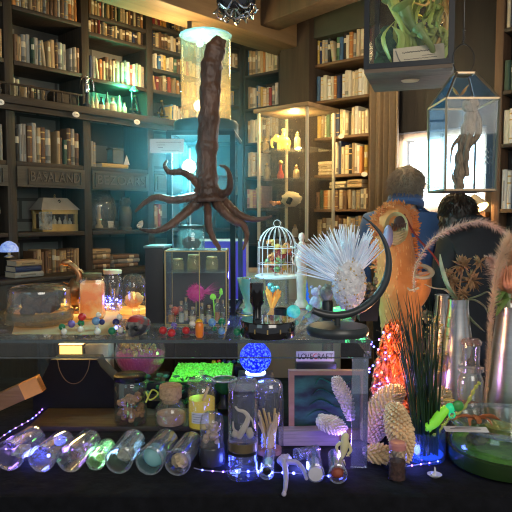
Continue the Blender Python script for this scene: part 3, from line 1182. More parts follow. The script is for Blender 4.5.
MB().ico((0, 0, .058), .07, 3, (1.2, .8, .8), .25, 2.5).build('body', mat('shell cream', (.75, .62, .4), .5), o)
MB().cyl((.03, -.075, .03), (.03, -.05, .06), .02, n=12).build('dark_mouth', blackplastic, o)
o, k = invit('coral', 'orange coral branch lying left in the glass cabinet', 'coral', 275, 0, .15, 1)
o.scale = (.68, .68, .68)
o.location.z += .006
m = MB()
rnd = random.Random(3)
for i in range(26):
    m.ico((rnd.uniform(-.05, .05), rnd.uniform(-.04, .04), .022 + rnd.uniform(0, .03)), rnd.uniform(.012, .022), 1)
m.build('body', mat('orange coral', (.75, .3, .1), .7, bump=.4), o)
for j, (px, zi, c, hh) in enumerate(((298, 3, (.8, .7, .4), .12), (266, 3, (.3, .2, .1), .1), (267, 2, (.2, .15, .1), .12), (297, 2, (.55, .4, .2), .09), (281, 0, (.2, .16, .12), .1), (296, 0, (.5, .42, .3), .08))):
    lab = ('tall pale', 'small brown', 'dark brown', 'tan', 'dark squat', 'cream squat')[j]
    o, k = invit('curio_jar', f'{lab} jar on the {("lowest", "", "second highest", "highest")[zi]} glass cabinet shelf', 'jar', px, 0, .2, zi)
    MB().lathe([(0, 0), (.022, 0), (.026, hh * .2), (.024, hh * .7), (.012, hh * .85), (.016, hh), (0, hh)], n=14).build('body', mat('curio ' + lab, c, .35), o)
    MB().sph((0, 0, hh + .008), .01).build('knob', gold, o)


# ------------------------------------------------------------------ people
def skin(name, nodes, edges, m, parent, sub=2):
    me = bpy.data.meshes.new(name)
    me.from_pydata([n[:3] for n in nodes], edges, [])
    t = bpy.data.objects.new(name, me)
    C.objects.link(t)
    sk = t.modifiers.new('s', 'SKIN')
    sk.use_smooth_shade = True
    for v, n in zip(me.skin_vertices[0].data, nodes):
        v.radius = (n[3], n[4] if len(n) > 4 else n[3])
        v.use_root = False
    me.skin_vertices[0].data[0].use_root = True
    sb = t.modifiers.new('b', 'SUBSURF')
    sb.levels = sb.render_levels = sub
    dg = bpy.context.evaluated_depsgraph_get()
    new = bpy.data.meshes.new_from_object(t.evaluated_get(dg))
    bpy.data.objects.remove(t)
    new.materials.clear()
    new.materials.append(m)
    new.polygons.foreach_set('use_smooth', [True] * len(new.polygons))
    o = bpy.data.objects.new(name, new)
    C.objects.link(o)
    o.parent = parent
    return o


skinm = mat('skin', (.62, .4, .29), .55, var=.08)


def person(label, loc, rz, H, jacket, trousers, hairm, head_dx=0, head_dy=.0, head_dz=0, arm=.0, hair_long=0, sw=.19):
    o = thing('person', label, 'person', loc, rz)
    s = H / 1.75
    hz = 1.75 * s + head_dz
    N, E = [], []

    def add(x, y, z, r, r2=None, to=None):
        N.append((x * s, y * s, z * s, r * s, (r2 or r) * s))
        if to is not None:
            E.append((to, len(N) - 1))
        return len(N) - 1
    pv = add(0, 0, .95, .13, .1)
    sp = add(0, 0, 1.15, .12, .09, pv)
    ch = add(0, 0, 1.36, .15, .1, sp)
    nb = add(head_dx * .3, head_dy * .3, 1.48, .06, .06, ch)
    hx, hy, hh = head_dx, head_dy, hz / s - .125
    n1 = add(hx * .8, hy * .8, hh - .09, .055, .06, nb)
    n2 = add(hx, hy, hh, .082, .1, n1)
    n3 = add(hx, hy, hh + .07, .07, .085, n2)
    tips = []
    for q in (-1, 1):
        sh = add(q * sw, 0, 1.43, .055, .055, ch)
        el = add(q * (sw + .05), -.02, 1.15, .042, .042, sh)
        wr = add(q * (sw + .03 - arm * .05), .1 + arm * .12, .93 + arm * .14, .027, .027, el)
        d = V((q * .02 - q * arm * .05, .05 + arm * .06, -.08 + arm * .05)).normalized()
        pm = add(*(V(N[wr][:3]) / s + d * .06), .034, .02, wr)
        ac = d.cross(V((1, 0, 0))).normalized()
        for f in range(4):
            b0 = V(N[pm][:3]) / s + d * .035 + ac * (f - 1.5) * .02
            L = (.062, .074, .07, .055)[f]
            a1 = add(*b0, .0095, None, pm)
            a2 = add(*(b0 + d * L * .5), .009, None, a1)
            a3 = add(*(b0 + d * L * .85 + V((-q * .025, 0, 0))), .007, None, a2)
        b0 = V(N[wr][:3]) / s + d * .03 + ac * -.03
        a1 = add(*b0, .011, None, wr)
        a2 = add(*(b0 + d * .04 - ac * .03), .009, None, a1)
        hp = add(q * .09, 0, .88, .085, .085, pv)
        kn = add(q * .1, .01, .5, .055, .055, hp)
        an = add(q * .1, -.02, .09, .036, .036, kn)
        to = add(q * .11, .14, .035, .034, .025, an)
    body = skin('body', N, E, skinm, o)
    f = MB().sph((hx * s, (hy + .1) * s, (hh + .0) * s), .016 * s, (.8, 1.2, 1.4))
    for q in (-1, 1):
        f.sph((hx * s + q * .086 * s, hy * s, hh * s), .022 * s, (.4, .8, 1.3))
        f.sph((hx * s + q * .034 * s, (hy + .088) * s, (hh + .02) * s), .012 * s)
    f.sph((hx * s, (hy + .092) * s, (hh - .045) * s), .018 * s, (1.3, .5, .4))
    f.build('face_features', skinm, body)
    # jacket
    N2, E2 = [], []
    N, E = N2, E2

    def add2(x, y, z, r, r2=None, to=None):
        N2.append((x * s, y * s, z * s, r * s, (r2 or r) * s))
        if to is not None:
            E2.append((to, len(N2) - 1))
        return len(N2) - 1
    c0 = add2(0, 0, 1.36, .2, .145)
    c1 = add2(0, 0, 1.15, .19, .135, c0)
    c2 = add2(0, 0, .92, .195, .145, c1)
    c3 = add2(0, 0, .8, .2, .15, c2)
    c4 = add2(head_dx * .25, head_dy * .25 - .01, 1.485, .105, .1, c0)
    c5 = add2(head_dx * .5, head_dy * .5 - .015, 1.545 + head_dz * .5, .088, .09, c4)
    for q in (-1, 1):
        sh = add2(q * sw, -.005, 1.41, .085, .085, c0)
        el = add2(q * (sw + .055), -.02, 1.15, .068, .068, sh)
        wr = add2(q * (sw + .035 - arm * .05), .1 + arm * .12, .95 + arm * .14, .05, .05, el)
    jk = skin('jacket', N2, E2, jacket, o)
    q_ = Matrix.Rotation(R(-14), 3, 'X')
    cz = V((head_dx * .45 * s, (head_dy * .45 - .012) * s, (1.535 + head_dz * .5) * s))
    MB().tube([cz + q_ @ V((.092 * s * math.cos(i * PI / 12), .095 * s * math.sin(i * PI / 12), .0)) for i in range(24)], .026 * s, 8, closed=True).tube([cz + q_ @ V((.088 * s * math.cos(i * PI / 12), .09 * s * math.sin(i * PI / 12), .03 * s)) for i in range(24)], .02 * s, 8, closed=True).build('collar', jacket, jk)
    N3 = []
    E3 = []

    def add3(x, y, z, r, to=None):
        N3.append((x * s, y * s, z * s, r * s, r * s))
        if to is not None:
            E3.append((to, len(N3) - 1))
        return len(N3) - 1
    p = add3(0, 0, .94, .15)
    for q in (-1, 1):
        hp = add3(q * .095, 0, .85, .1, p)
        kn = add3(q * .1, .01, .5, .075, hp)
        an = add3(q * .1, -.02, .1, .062, kn)
    skin('trousers', N3, E3, trousers, o)
    for q in (-1, 1):
        MB().sph((q * .11 * s, .06 * s, .045 * s), .05 * s, (.95, 2.5, .85)).build('shoe', blackplastic, o)
    # hair shell at the back and top of the head
    hm = MB()
    rnd = random.Random(int(H * 100))
    hm.ico((hx * s, (hy - .02) * s, (hh + .03) * s), .104 * s, 4, (.98, 1.05, 1.05), .12, 5)
    if hair_long:
        hm.ico((hx * s, (hy - .035) * s, (hh - .06) * s), .108 * s, 4, (1.0, .8, 1.25), .12, 6)
    for i in range(1100):
        a, e = rnd.uniform(0, 2 * PI), rnd.uniform(-.6 - hair_long * .6, 1.5)
        n_ = V((math.cos(a) * math.cos(e), -abs(math.sin(a)) * math.cos(e), math.sin(e)))
        c_ = V((hx, hy - .02, hh + .03 - (.05 if e < 0 else 0) * hair_long)) * s
        hm.hair(c_ + n_ * .105 * s, n_ * .6 + V((rnd.uniform(-.5, .5), -.2, -.9)), rnd.uniform(.025, .06) * s, .0022)
    hm.build('hair', hairm, o)
    return o


navy = mat('navy jacket cloth', (.06, .135, .34), .75, var=.2, scale=9, bump=.25, bscale=14, sheen=.2)
blackj = mat('black jacket cloth', (.012, .013, .018), .7, bump=.25, bscale=14)
greyhair = mat('grey brown hair', (.26, .21, .16), .6, var=.35, scale=50)
darkhair = mat('dark brown hair', (.025, .016, .012), .45, var=.35, scale=50)
jeans = mat('dark trousers', (.02, .025, .045), .8)
p = at(404, 216, 3.8)
person('person with short grey hair in a navy jacket seen from behind at the window', (p.x, 3.8, 0), R(-18), 1.8, navy, jeans, greyhair, sw=.205, head_dx=.015)
p = at(473, 216, 3.22)
person('person with dark hair in a black jacket, head bowed, seen from behind', (p.x, 3.22, 0), R(12), 1.675, blackj, jeans, darkhair, head_dx=-.07, head_dy=.07, head_dz=-.06, hair_long=1, arm=.6, sw=.15)

# ------------------------------------------------------------------ reading lamp behind the second person, on a small cabinet
cb = thing('side_cabinet', 'small brown cabinet under the window, behind the two people', 'cabinet', RW.pt(RW.tz(468, 216)[0], -.14, 0), RW.a)
zs_ = RW.tz(478, 232, -.15)[1]
MB().box((0, 0, zs_ / 2), (.22, .22, zs_), bev=.005).build('body', midwood_h, cb)
MB().box((0, -.115, zs_ * .55), (.18, .012, zs_ * .7)).build('cabinet_door', midwood, cb)
lampl = thing('reading_lamp', 'angled cream reading lamp with a warm light below the hanging lantern', 'lamp', RW.pt(RW.tz(473, 216)[0], -.14, zs_ + .001), RW.a)
MB().lathe([(0, 0), (.05, 0), (.05, .012), (0, .016)], n=20).build('base', cream, lampl)
MB().tube([(0, 0, .014), (.03, 0, .1), (.05, -.01, .2), (.07, -.02, .22)], .006, 6).build('arm', brass, lampl)
q_ = V((.55, -.25, -.75)).to_track_quat('-Z', 'Y').to_matrix()
MB().lathe([(0, .02), (.02, .02), (.055, -.08), (.052, -.08), (.017, .012), (0, .012)], (.07, -.02, .22), 20, q_).build('lamp_shade', mat('cream enamel shade', (.75, .6, .4), .4), lampl)
MB().sph(V((.07, -.02, .22)) + q_ @ V((0, 0, -.05)), .022).build('bulb', glow('warm bulb', (1, .55, .18), 30), lampl)
# ------------------------------------------------------------------ hanging glass case with plants (top right)
greenp = mat('pale green leaf', (.28, .42, .07), .45, var=.0, col2=(.6, .55, .14), scale=9, sheen=.1)
olive = mat('olive leaf', (.12, .2, .05), .5, var=0, col2=(.32, .34, .1), scale=9)
orangep = mat('orange pitcher lip', (.85, .4, .1), .5, var=0, col2=(.8, .6, .2), scale=14)
moss = mat('dark moss', (.02, .07, .035), .8, var=.5, scale=25, bump=.8, bscale=50)
YT = 1.9
A0 = at(363.5, 73.5, YT)
A1 = at(452, 73.5, YT)
ww, zt0, RT = .267, A0.z, R(-17.4)
xc = A0.x + math.cos(RT) * ww / 2 - math.sin(RT) * .15
ycT = YT + math.sin(RT) * ww / 2 + math.cos(RT) * .15
tc_ = thing('hanging_terrarium', 'black framed glass case with green plants, hung at the top right', 'terrarium', (xc, ycT, zt0), RT)
hw, hd, HH = ww / 2, .15, .5
fm = MB()
for sx in (-1, 1):
    for sy in (-1, 1):
        fm.box((sx * (hw - .008), sy * (hd - .008), HH / 2 + .012), (.016, .016, HH))
for z in (.02, HH):
    for sy in (-1, 1):
        fm.box((0, sy * (hd - .008), z), (ww - .034, .016, .016))
    for sx in (-1, 1):
        fm.box((sx * (hw - .008), 0, z), (.016, hd * 2 - .034, .016))
fm.build('frame', blackmetal, tc_)
base_ = MB().box((0, 0, .006), (ww - .004, hd * 2 - .004, .012)).build('wooden_base', wood('grey brown board', (.1, .07, .045), (.17, .115, .075), 0), tc_)
pl = MB().lathe([(0, -.004), (.026, -.004), (.03, 0), (0, 0)], (0, 0, 0), 24, sy=.75).build('oval_plaque', mat('worn brass plaque', (.75, .62, .36), .5, .2), base_)
pl.location = (.0, -.01, 0)
tg_ = glass('terrarium glass', base=.025, edge=.6, dirt=.012)
MB().box((0, -hd + .006, HH / 2 + .01), (ww - .034, .003, HH - .03)).build('front_pane', tg_, tc_)
MB().box((0, hd - .006, HH / 2 + .01), (ww - .034, .003, HH - .03)).build('rear_pane', tg_, tc_)
for sx in (-1, 1):
    MB().box((sx * (hw - .006), 0, HH / 2 + .01), (.003, hd * 2 - .034, HH - .03)).build('side_pane', tg_, tc_)
rods = MB()
for sx in (-1, 1):
    for sy in (-1, 1):
        rods.cyl((sx * (hw - .008), sy * (hd - .008), HH), (sx * (hw - .008), sy * (hd - .008), 3.199 - zt0), .004, n=8)
rods.build('hanging_rod', blackmetal, tc_)


def interm(name, label, cat, x, y):
    return thing(name, label, cat, V((xc + x * math.cos(RT) - y * math.sin(RT), ycT + x * math.sin(RT) + y * math.cos(RT), zt0 + .013)), RT)


o = interm('moss_cushion', 'dark green moss filling the lower left of the hanging glass case', 'moss', -.05, .03)
m = MB()
rnd = random.Random(8)
for i in range(30):
    m.ico((rnd.uniform(-.06, .1), rnd.uniform(-.07, .07), rnd.uniform(.015, .05)), rnd.uniform(.025, .04), 2, amp=.35, freq=3, seed=i)
for v in m.bm.verts:
    v.co = V((min(max(v.co.x, -.064), .155), min(max(v.co.y, -.125), .095), max(v.co.z, .002)))
m.build('moss_body', moss, o)
o = interm('moss_mound', 'tall dark green moss mound at the left inside the hanging glass case', 'moss', -.075, .02)
m = MB()
for i in range(26):
    m.ico((rnd.uniform(-.025, .03), rnd.uniform(-.05, .05), rnd.uniform(.07, .15)), rnd.uniform(.018, .03), 2, amp=.5, freq=3, seed=i)
m.build('moss_body', moss, o)


def pitcher(o, pts, r0, r1, mm, lipm, name='pitcher_leaf'):
    P = bez(pts, 18)
    lf = MB().tube(P, lambda u: lerp(r0, r1, u ** 1.3), 12, flat=.75).build(name, mm, o)
    e = P[-1]
    d = (P[-1] - P[-2]).normalized()
    q = d.to_track_quat('Z', 'Y').to_matrix()
    MB().lathe([(r1 * .75, -.01), (r1 * 1.15, .0), (r1 * 1.35, .008), (r1 * 1.2, .014), (r1 * .8, .0), (r1 * .7, -.03)], e, 14, q).build('lip', lipm, lf)
    return lf


def inbox(o):
    for v in o.data.vertices:
        q = v.co + V(o.parent.location if o.parent.type == 'EMPTY' else (0, 0, 0)) * 0
        v.co.x = min(max(v.co.x, -.116 - .03), .116 - .03)
        v.co.y = min(max(v.co.y, -.1), .13)


o = interm('pitcher_plant', 'yellow green pitcher plant standing inside the hanging glass case', 'plant', .03, -.03)
for a_, r1, mm in (([(-.0, 0, .02), (-.02, -.02, .1), (-.06, -.03, .17), (-.09, -.02, .24)], .03, greenp), ([(.01, 0, .02), (.0, -.03, .1), (-.03, -.04, .15), (-.05, -.05, .2)], .034, olive),
                   ([(.01, 0, .02), (.03, -.02, .1), (.05, -.03, .16), (.055, -.02, .23)], .026, greenp), ([(.02, 0, .02), (.05, .01, .08), (.08, .01, .15), (.085, 0, .21)], .022, orangep),
                   ([(-.02, .03, .02), (-.04, .03, .1), (-.02, .03, .2), (.0, .03, .3)], .03, olive),
                   ([(.03, 0, .02), (.04, -.05, .06), (.02, -.07, .09), (.0, -.07, .12)], .018, olive)):
    lf = pitcher(o, a_, .008, r1 * .8, mm, orangep if mm is orangep else olive)
    inbox(lf)
    inbox(lf.children[0])
m = MB()
rnd = random.Random(18)
for i in range(14):
    b0 = V((rnd.uniform(-.1, .08), rnd.uniform(-.04, .05), .03))
    m.tube(bez([b0, b0 + V((rnd.uniform(-.04, .04), rnd.uniform(-.03, .0), .08)), b0 + V((rnd.uniform(-.06, .05), rnd.uniform(-.05, .0), rnd.uniform(.1, .26)))], 8), lambda u: .011 * math.sin(PI * min(u + .08, 1)) + .001, 6, flat=.25)
inbox(m.build('strap_leaves', greenp, o))
yroot = mat('yellow root', (.42, .36, .08), .5, var=0, col2=(.2, .3, .06), scale=20, bump=.4)
for nm, mm, xr, zr_, n in (('yellow_roots', yroot, (-.09, .05), (.08, .34), 16), ('green_roots', greenp, (-.02, .08), (.06, .26), 12), ('orange_roots', orangep, (.05, .1), (.14, .34), 11)):
    m = MB()
    for i in range(n):
        q = V((rnd.uniform(*xr), rnd.uniform(-.07, .05), rnd.uniform(*zr_)))
        pts = [q]
        for j in range(4):
            q = q + V((rnd.uniform(-.035, .035), rnd.uniform(-.025, .015), rnd.uniform(-.045, .02)))
            pts.append(q)
        f_ = rnd.uniform(.007, .015)
        m.tube(bez(pts, 14), lambda u: f_ * (1.1 - .8 * u) * (1 + .25 * math.sin(u * 23)), 8, flat=.7)
    inbox(m.build(nm, mm, o, kind='stuff'))
m = MB()
for i in range(10):
    b0 = V((.07 + rnd.uniform(-.02, .02), -.02, .12 + rnd.uniform(0, .1)))
    m.tube(bez([b0, b0 + V((rnd.uniform(-.03, .03), -.01, .04)), b0 + V((rnd.uniform(-.04, .04), -.03, .07))], 8), .004, 6)
inbox(m.build('orange_fronds', orangep, o))


def squiggle(m, x0, x1, z, y, amp=.002, th=.0007, seed=0):
    rnd = random.Random(seed)
    n = 40
    pts = [(lerp(x0, x1, i / n), y, z + amp * math.sin(i * 1.7 + rnd.uniform(-.6, .6)) * rnd.uniform(.3, 1)) for i in range(n + 1)]
    m.tube(pts, th, 4)
    return m


cdl = interm('name_card', 'handwritten cream card leaning inside the hanging glass case', 'card', .03, -.085)
cdl.rotation_euler = (R(-8), R(-2), RT)
MB().box((0, 0, .042), (.155, .003, .072)).build('card', mat('cream card', (.72, .58, .42), .8, var=.12, scale=6), cdl)
m = squiggle(MB(), -.05, .035, .061, -.002, .004, .001, 1)
squiggle(m, -.045, .055, .038, -.002, .0012, .0007, 2)
squiggle(m, -.03, .06, .026, -.002, .0012, .0007, 3)
squiggle(m, .01, .05, .046, -.002, .001, .0007, 4)
m.build('handwriting', ink, cdl)
m = MB().tube(bez([(-.07, -.002, .07), (-.06, -.002, .04), (-.045, -.002, .02), (-.03, -.002, .01)], 10), .002, 5).build('pencil_swash', mat('grey pencil', (.25, .22, .2), .8), cdl)

# ------------------------------------------------------------------ hanging lantern with a driftwood creature
YL = 1.6
Lc = at(470, 100, YL)
lan = thing('hanging_lantern', 'tapered glass lantern hanging on a wire before the bright window', 'lantern', (at(471.5, 150, YL).x, YL + .08, 1.566))
reflpane = glass('painted reflection glass', tint=(.5, .78, 1), base=.05, edge=.45, dirt=.12, dirtcol=(.2, .55, 1))  # blue tint and dust colour paint a reflection on the panes
a0, a1, b1, h1, h2 = .0665, .0695, .024, .243, .322
c4 = lambda a, z, b=None: [(-a, -(b or a), z), (a, -(b or a), z), (a, (b or a), z), (-a, (b or a), z)]
B4, M4, T4 = c4(a0, .004, a0 + .012), c4(a1, h1, a1 + .014), c4(b1, h2, b1)
fm = MB()
for i in range(4):
    j = (i + 1) % 4
    fm.bar(B4[i], M4[i], .005, .005).bar(M4[i], T4[i], .005, .005).bar(B4[i], B4[j], .005, .005).bar(M4[i], M4[j], .005, .005).bar(T4[i], T4[j], .005, .005)
fm.build('frame', mat('bronze lantern frame', (.28, .2, .12), .35, .8), lan)
MB().hexa(c4(a0, 0, a0 + .012), c4(a0, .004, a0 + .012)).build('base_plate', blackmetal, lan)
MB().hexa(c4(b1, h2, b1), c4(b1, h2 + .003, b1)).build('top_plate', brass, lan)
for i, nm in enumerate(('front', 'right', 'back', 'left')):
    j = (i + 1) % 4
    q = lambda P, s: V(P)
    gm = MB().face([B4[i], B4[j], M4[j], M4[i]])
    gm.build('side_pane', MATS['terrarium glass'] if i == 0 else reflpane, lan)
    MB().face([M4[i], M4[j], T4[j], T4[i]]).build('roof_pane', reflpane if i else clear, lan)
MB().tube([(0.03 * math.sin(x), 0, h2 + .042 - .04 * math.cos(x)) for x in [PI * 2 * i / 24 for i in range(24)]], .0016, 6, closed=True).build('carry_loop', blackmetal, lan)
wr = MB().cyl((0, 0, h2 + .082), (0, 0, 3.199 - 1.566), .0012, n=6)
wr.tube([(.003 * math.cos(i * 1.1), .003 * math.sin(i * 1.1), h2 + .085 + i * .001) for i in range(40)], .0012, 5)
wr.build('hanging_wire', blackmetal, lan)
em = MB()
x = a0 - .004
em.cyl((x, -.02, .05), (x, -.02, .12), .0012, n=5)
for q in (.085, .1, .115):
    em.tube([(x, -.035, q - .008), (x, -.02, q), (x, -.005, q - .008)], .0012, 5)
em.build('white_emblem', paper, lan)
bark = mat('dry bark', (.25, .17, .1), .85, var=.5, scale=30, bump=.9, bscale=70, stretch=(3, 3, 1))
dr = thing('driftwood_figure', 'gnarled upright driftwood figure standing inside the hanging lantern', 'driftwood', V(lan.location) + V((.01, 0, .005)))
m = MB().tube(bez([(-.014, 0, 0), (-.012, 0, .06), (.0, 0, .13), (.012, -.0, .19), (.02, 0, .235)], 24), lambda u: .011 + .008 * math.sin(u * 3) + .0025 * math.sin(u * 40), 12)
m.tube(bez([(.0, -.01, .12), (.03, -.012, .15), (.034, -.01, .19), (.025, -.005, .22)], 14), lambda u: .011 - .006 * u, 8)
m.tube(bez([(-.01, 0, .15), (-.034, 0, .12), (-.04, 0, .07)], 12), lambda u: .007 - .006 * u, 7)
m.tube(bez([(.005, -.01, .04), (-.005, -.02, .1), (.008, -.018, .16)], 12), .007, 7)
m.tube(bez([(-.014, 0, .01), (-.03, 0, .03), (-.036, 0, .06)], 8), lambda u: .006 - .005 * u, 6)
m.ico((.015, 0, .235), .022, 3, amp=.35, freq=2)
m.build('body', bark, dr)
bf = thing('butterfly', 'orange butterfly perched on the driftwood inside the lantern roof', 'butterfly', V(lan.location) + V((-.012, -.012, .268)))
MB().tube([(-.004, 0, 0), (.02, -.002, .002)], .0025, 6).build('body', bark, bf)
wm = mat('orange wing', (.85, .4, .1), .6, var=.4, scale=80)
for s_ in (-1, 1):
    for (x_, z_, r_, sc_, tilt) in ((.012, .017, .017, (.75, .12, 1.15), 25), (-.008, .009, .012, (.9, .12, .9), -20)):
        MB().ico((x_ * .6, s_ * (.008 + .004), z_), r_, 2, sc_, M=Matrix.Rotation(R(-s_ * 38), 3, 'X') @ Matrix.Rotation(R(tilt), 3, 'Y')).build('wing', wm, bf)
bf.rotation_euler = (0, 0, R(70))
for o_ in (bf,):
    o_.location.z = lan.location.z + .262

# hanging dark bowl and hook under the ceiling
p = at(236, 12, 2.1)
hb = thing('hanging_bowl', 'dark hanging glass bowl with a wavy silver rim at the top', 'hanging lamp', (p.x, 2.1, at(236, 20, 2.1).z))
prof = [(0, .02), (.05, .022), (.066, .05), (.07, .1), (.05, .15), (.015, .17), (0, .172)]
MB().lathe(prof, n=32).build('bowl', mat('smoked glass', (.02, .02, .022), .1, spec=.8), hb)
m = MB()
for q, z0 in ((.07, .03), (.045, .012)):
    m.tube([((q + .006 * math.sin(i * 1.3)) * math.cos(i * PI / 24), (q + .006 * math.sin(i * 1.3)) * math.sin(i * PI / 24), z0 + .012 * math.sin(i * PI / 24 * 7)) for i in range(48)], .0035, 6, closed=True)
for i in range(8):
    a_ = i * PI / 4
    m.tube([(.07 * math.cos(a_), .07 * math.sin(a_), .03), (.058 * math.cos(a_ + .2), .058 * math.sin(a_ + .2), .02), (.04 * math.cos(a_), .04 * math.sin(a_), .014), (0, 0, .004)], .002, 5)
m.build('wavy_rim', silver, hb)
MB().cyl((0, 0, .17), (0, 0, 3.199 - hb.location.z), .004, n=8).build('hanging_rod', blackmetal, hb)
hk = LW.pt(LW.tz(189.5, 4, -.5)[0], -.5, 2.869)
m = MB()
m.box((hk.x, hk.y, 2.842), (.03, .03, .05)).tube(bez([(hk.x, hk.y, 2.82), (hk.x + .02, hk.y, 2.79), (hk.x, hk.y - .01, 2.77), (hk.x - .02, hk.y, 2.785)], 10), .006, 6)
tag(m.build('hanging_hook', blackmetal, base=(hk.x, hk.y, 2.84)), 'dark iron hook hanging under the long pale beam', 'hook')

# ------------------------------------------------------------------ table and black velvet cloth
YF, YB, XL, XR = 1.57, 2.75, -1.35, 1.35
tb = thing('display_table', 'long wooden display table under the black velvet cloth', 'table', (0, (YF + YB) / 2, 0))
cy = (YF + YB) / 2
MB().span((XL + .02, YF + .02 - cy, .70), (XR - .02, YB - .02 - cy, .742)).build('tabletop', midwood_h, tb)
for x in (XL + .08, XR - .08):
    for y in (YF + .08 - cy, YB - .08 - cy):
        MB().box((x, y, .35), (.06, .06, .698)).build('leg', midwood, tb)
velvet = mat('black velvet', (.006, .006, .008), .9, var=.5, scale=25, bump=.5, bscale=18, sheen=.04, spec=.15)
m = MB()
nx = 120
prev = None
rows = []
for i in range(nx + 1):
    x = lerp(XL, XR, i / nx)
    f = math.sin(x * 31) * .5 + math.sin(x * 53 + 1) * .35 + math.sin(x * 17 + 2) * .4
    col = [(x, YB, T - .0005), (x, YF + .012, T - .0005), (x, YF, T - .006), (x, YF - .006 - .006 * f, T - .05), (x, YF - .014 - .022 * f, T - .3), (x, YF - .02 - .03 * f, .03)]
    rows.append([m.bm.verts.new(c) for c in col])
for a_, b_ in zip(rows[:-1], rows[1:]):
    for k in range(5):
        m.bm.faces.new((a_[k], b_[k], b_[k + 1], a_[k + 1]))
tag(m.build('tablecloth', velvet, base=(0, YF, T)), 'black velvet cloth covering the display table and hanging over its front', 'tablecloth')

# acrylic riser
XA0, XA1, YA0, YA1 = -.98, at(371, 340, 1.745).x, 1.735, 2.6
ar = thing('acrylic_stand', 'long clear acrylic riser on the black cloth carrying the back row of curios', 'display stand', ((XA0 + XA1) / 2, YA0, T))
lx0, lx1, ly = XA0 - ar.location.x, XA1 - ar.location.x, YA1 - YA0
MB().span((lx0, 0, S - T - .01), (lx1, ly, S - T - .0005), bev=.002).build('top_sheet', glass('top acrylic', tint=(.95, .965, .97), base=.08, edge=1.0, dirt=.04), ar)
MB().span((lx0, 0, S - T - .054), (lx1, .006, S - T - .0102)).build('front_rail', glass('rail acrylic', tint=(.93, .95, .96), base=.03, edge=.6, dirt=.008), ar)
MB().span((lx1 - .006, .007, S - T - .054), (lx1, ly, S - T - .0102)).build('side_rail', acrylic, ar)
MB().span((lx0, ly - .006, S - T - .054), (lx1 - .007, ly, S - T - .0102)).build('back_rail', acrylic, ar)
dkedge = glass('dark acrylic edge', tint=(.35, .42, .42), base=.12, edge=.5, dirt=.05)
MB().span((lx0, -.0022, S - T - .011), (lx1 + .001, -.0002, S - T - .0005)).build('polished_edge', dkedge, ar)
MB().span((lx0, -.0022, S - T - .056), (lx1 + .001, -.0002, S - T - .052)).build('polished_edge', dkedge, ar)
aedge = glass('acrylic edge', tint=(.75, .82, .86), base=.22, edge=.6, dirt=.05, dirtcol=(.6, .65, .75))
for x in (lx0 + .04, lx1 - .055):
    for y in (.007, ly - .055):
        l_ = MB().span((x, y, .001), (x + .048, y + .006, S - T - .0545)).span((x + .042, y + .0065, .001), (x + .048, y + .048, S - T - .0545)).build('leg', aedge, ar)

# ------------------------------------------------------------------ tall black framed case with lamp
YC = 2.16
c0, c1 = at(168.5, 316, YC), at(235, 316, YC)
cw = c1.x - c0.x
HC = 1.80 - S
cs = thing('tall_glass_case', 'tall black framed glass case standing on the acrylic riser', 'glass case', ((c0.x + c1.x) / 2, YC, S + .001), R(-3.5))
dC = .32
fm = MB()
for sx in (-1, 1):
    for y in (.006, dC - .006):
        if not (sx < 0 and y < .1):
            fm.box((sx * (cw / 2 - .007), y, HC / 2), (.018, .016, HC))
        else:
            fm.box((sx * (cw / 2 - .006), y, HC / 2), (.018, .016, HC))
for z in (.006, HC - .006):
    for y in (.006, dC - .006):
        fm.box((0, y, z), (cw - .026, .012, .012))
    for sx in (-1, 1):
        fm.box((sx * (cw / 2 - .006), dC / 2, z), (.012, dC - .026, .012))
fm.build('frame', mat('matte black frame', (.008, .008, .009), .6, spec=.2), cs)
MB().box((-cw / 2 + .015, .004, HC * .62), (.005, .005, HC * .62)).build('lit_edge', mat('painted lit edge', (.8, .82, .85), .2, .9), cs)  # pale strip painting the lit stretch of the black post
MB().box((0, dC / 2, HC + .003), (cw, dC, .006)).build('top_pane', blackplastic, cs)
# cylinder lamp on top
cl_c = V((at(206, 100, YC + .16).x, YC + .16, S + .001 + HC + .007))
k = cl_c.y / F
rC = 24.5 * k
hC = cl_c.z
ztop_c = at(206, 37, cl_c.y).z
HL = ztop_c - cl_c.z
cyl = thing('cylinder_lamp', 'clear glass cylinder lamp glowing yellow on top of the tall case', 'lamp', cl_c)
MB().lathe([(0, 0), (rC * 1.28, 0), (rC * 1.3, .006), (rC * 1.3, .042), (rC * 1.24, .05), (0, .05)], n=40).build('base', mat('dark green metal', (.07, .09, .075), .35, .3), cyl)
gauze = glass('warm gauze glass', tint=(.96, .93, .8), base=.06, edge=.7, dirt=.05, dirtcol=(.8, .7, .45))
MB().lathe([(rC, .0505), (rC, HL), (rC - .003, HL), (rC - .003, .0505)], n=48).build('glass_cylinder', gauze, cyl)
MB().lathe([(0, HL + .001), (rC * 1.04, HL + .001), (rC * 1.04, HL + .006), (rC * .9, HL + .012), (0, HL + .014)], n=48).build('lid', glass('cyan lid glass', tint=(.75, .92, .95), base=.15, edge=.5, dirt=.5, dirtcol=(.55, .85, .95)), cyl)
MB().lathe([(0, .0505), (.05, .0505), (.052, .06), (.02, .07), (0, .07)], n=24).build('lamp_holder', blackplastic, cyl)
MB().sph((0, .02, .1), .022, (1, 1, 1.3)).build('bulb', glow('warm lamp bulb', (1, .62, .2), 9), cyl)
MB().sph((-.02, -.02, HL - .03), .012).build('lid_glint', glow('cyan lid glint', (.3, .9, 1), 12), cyl)  # glowing ball standing in for the cyan reflection on the lid

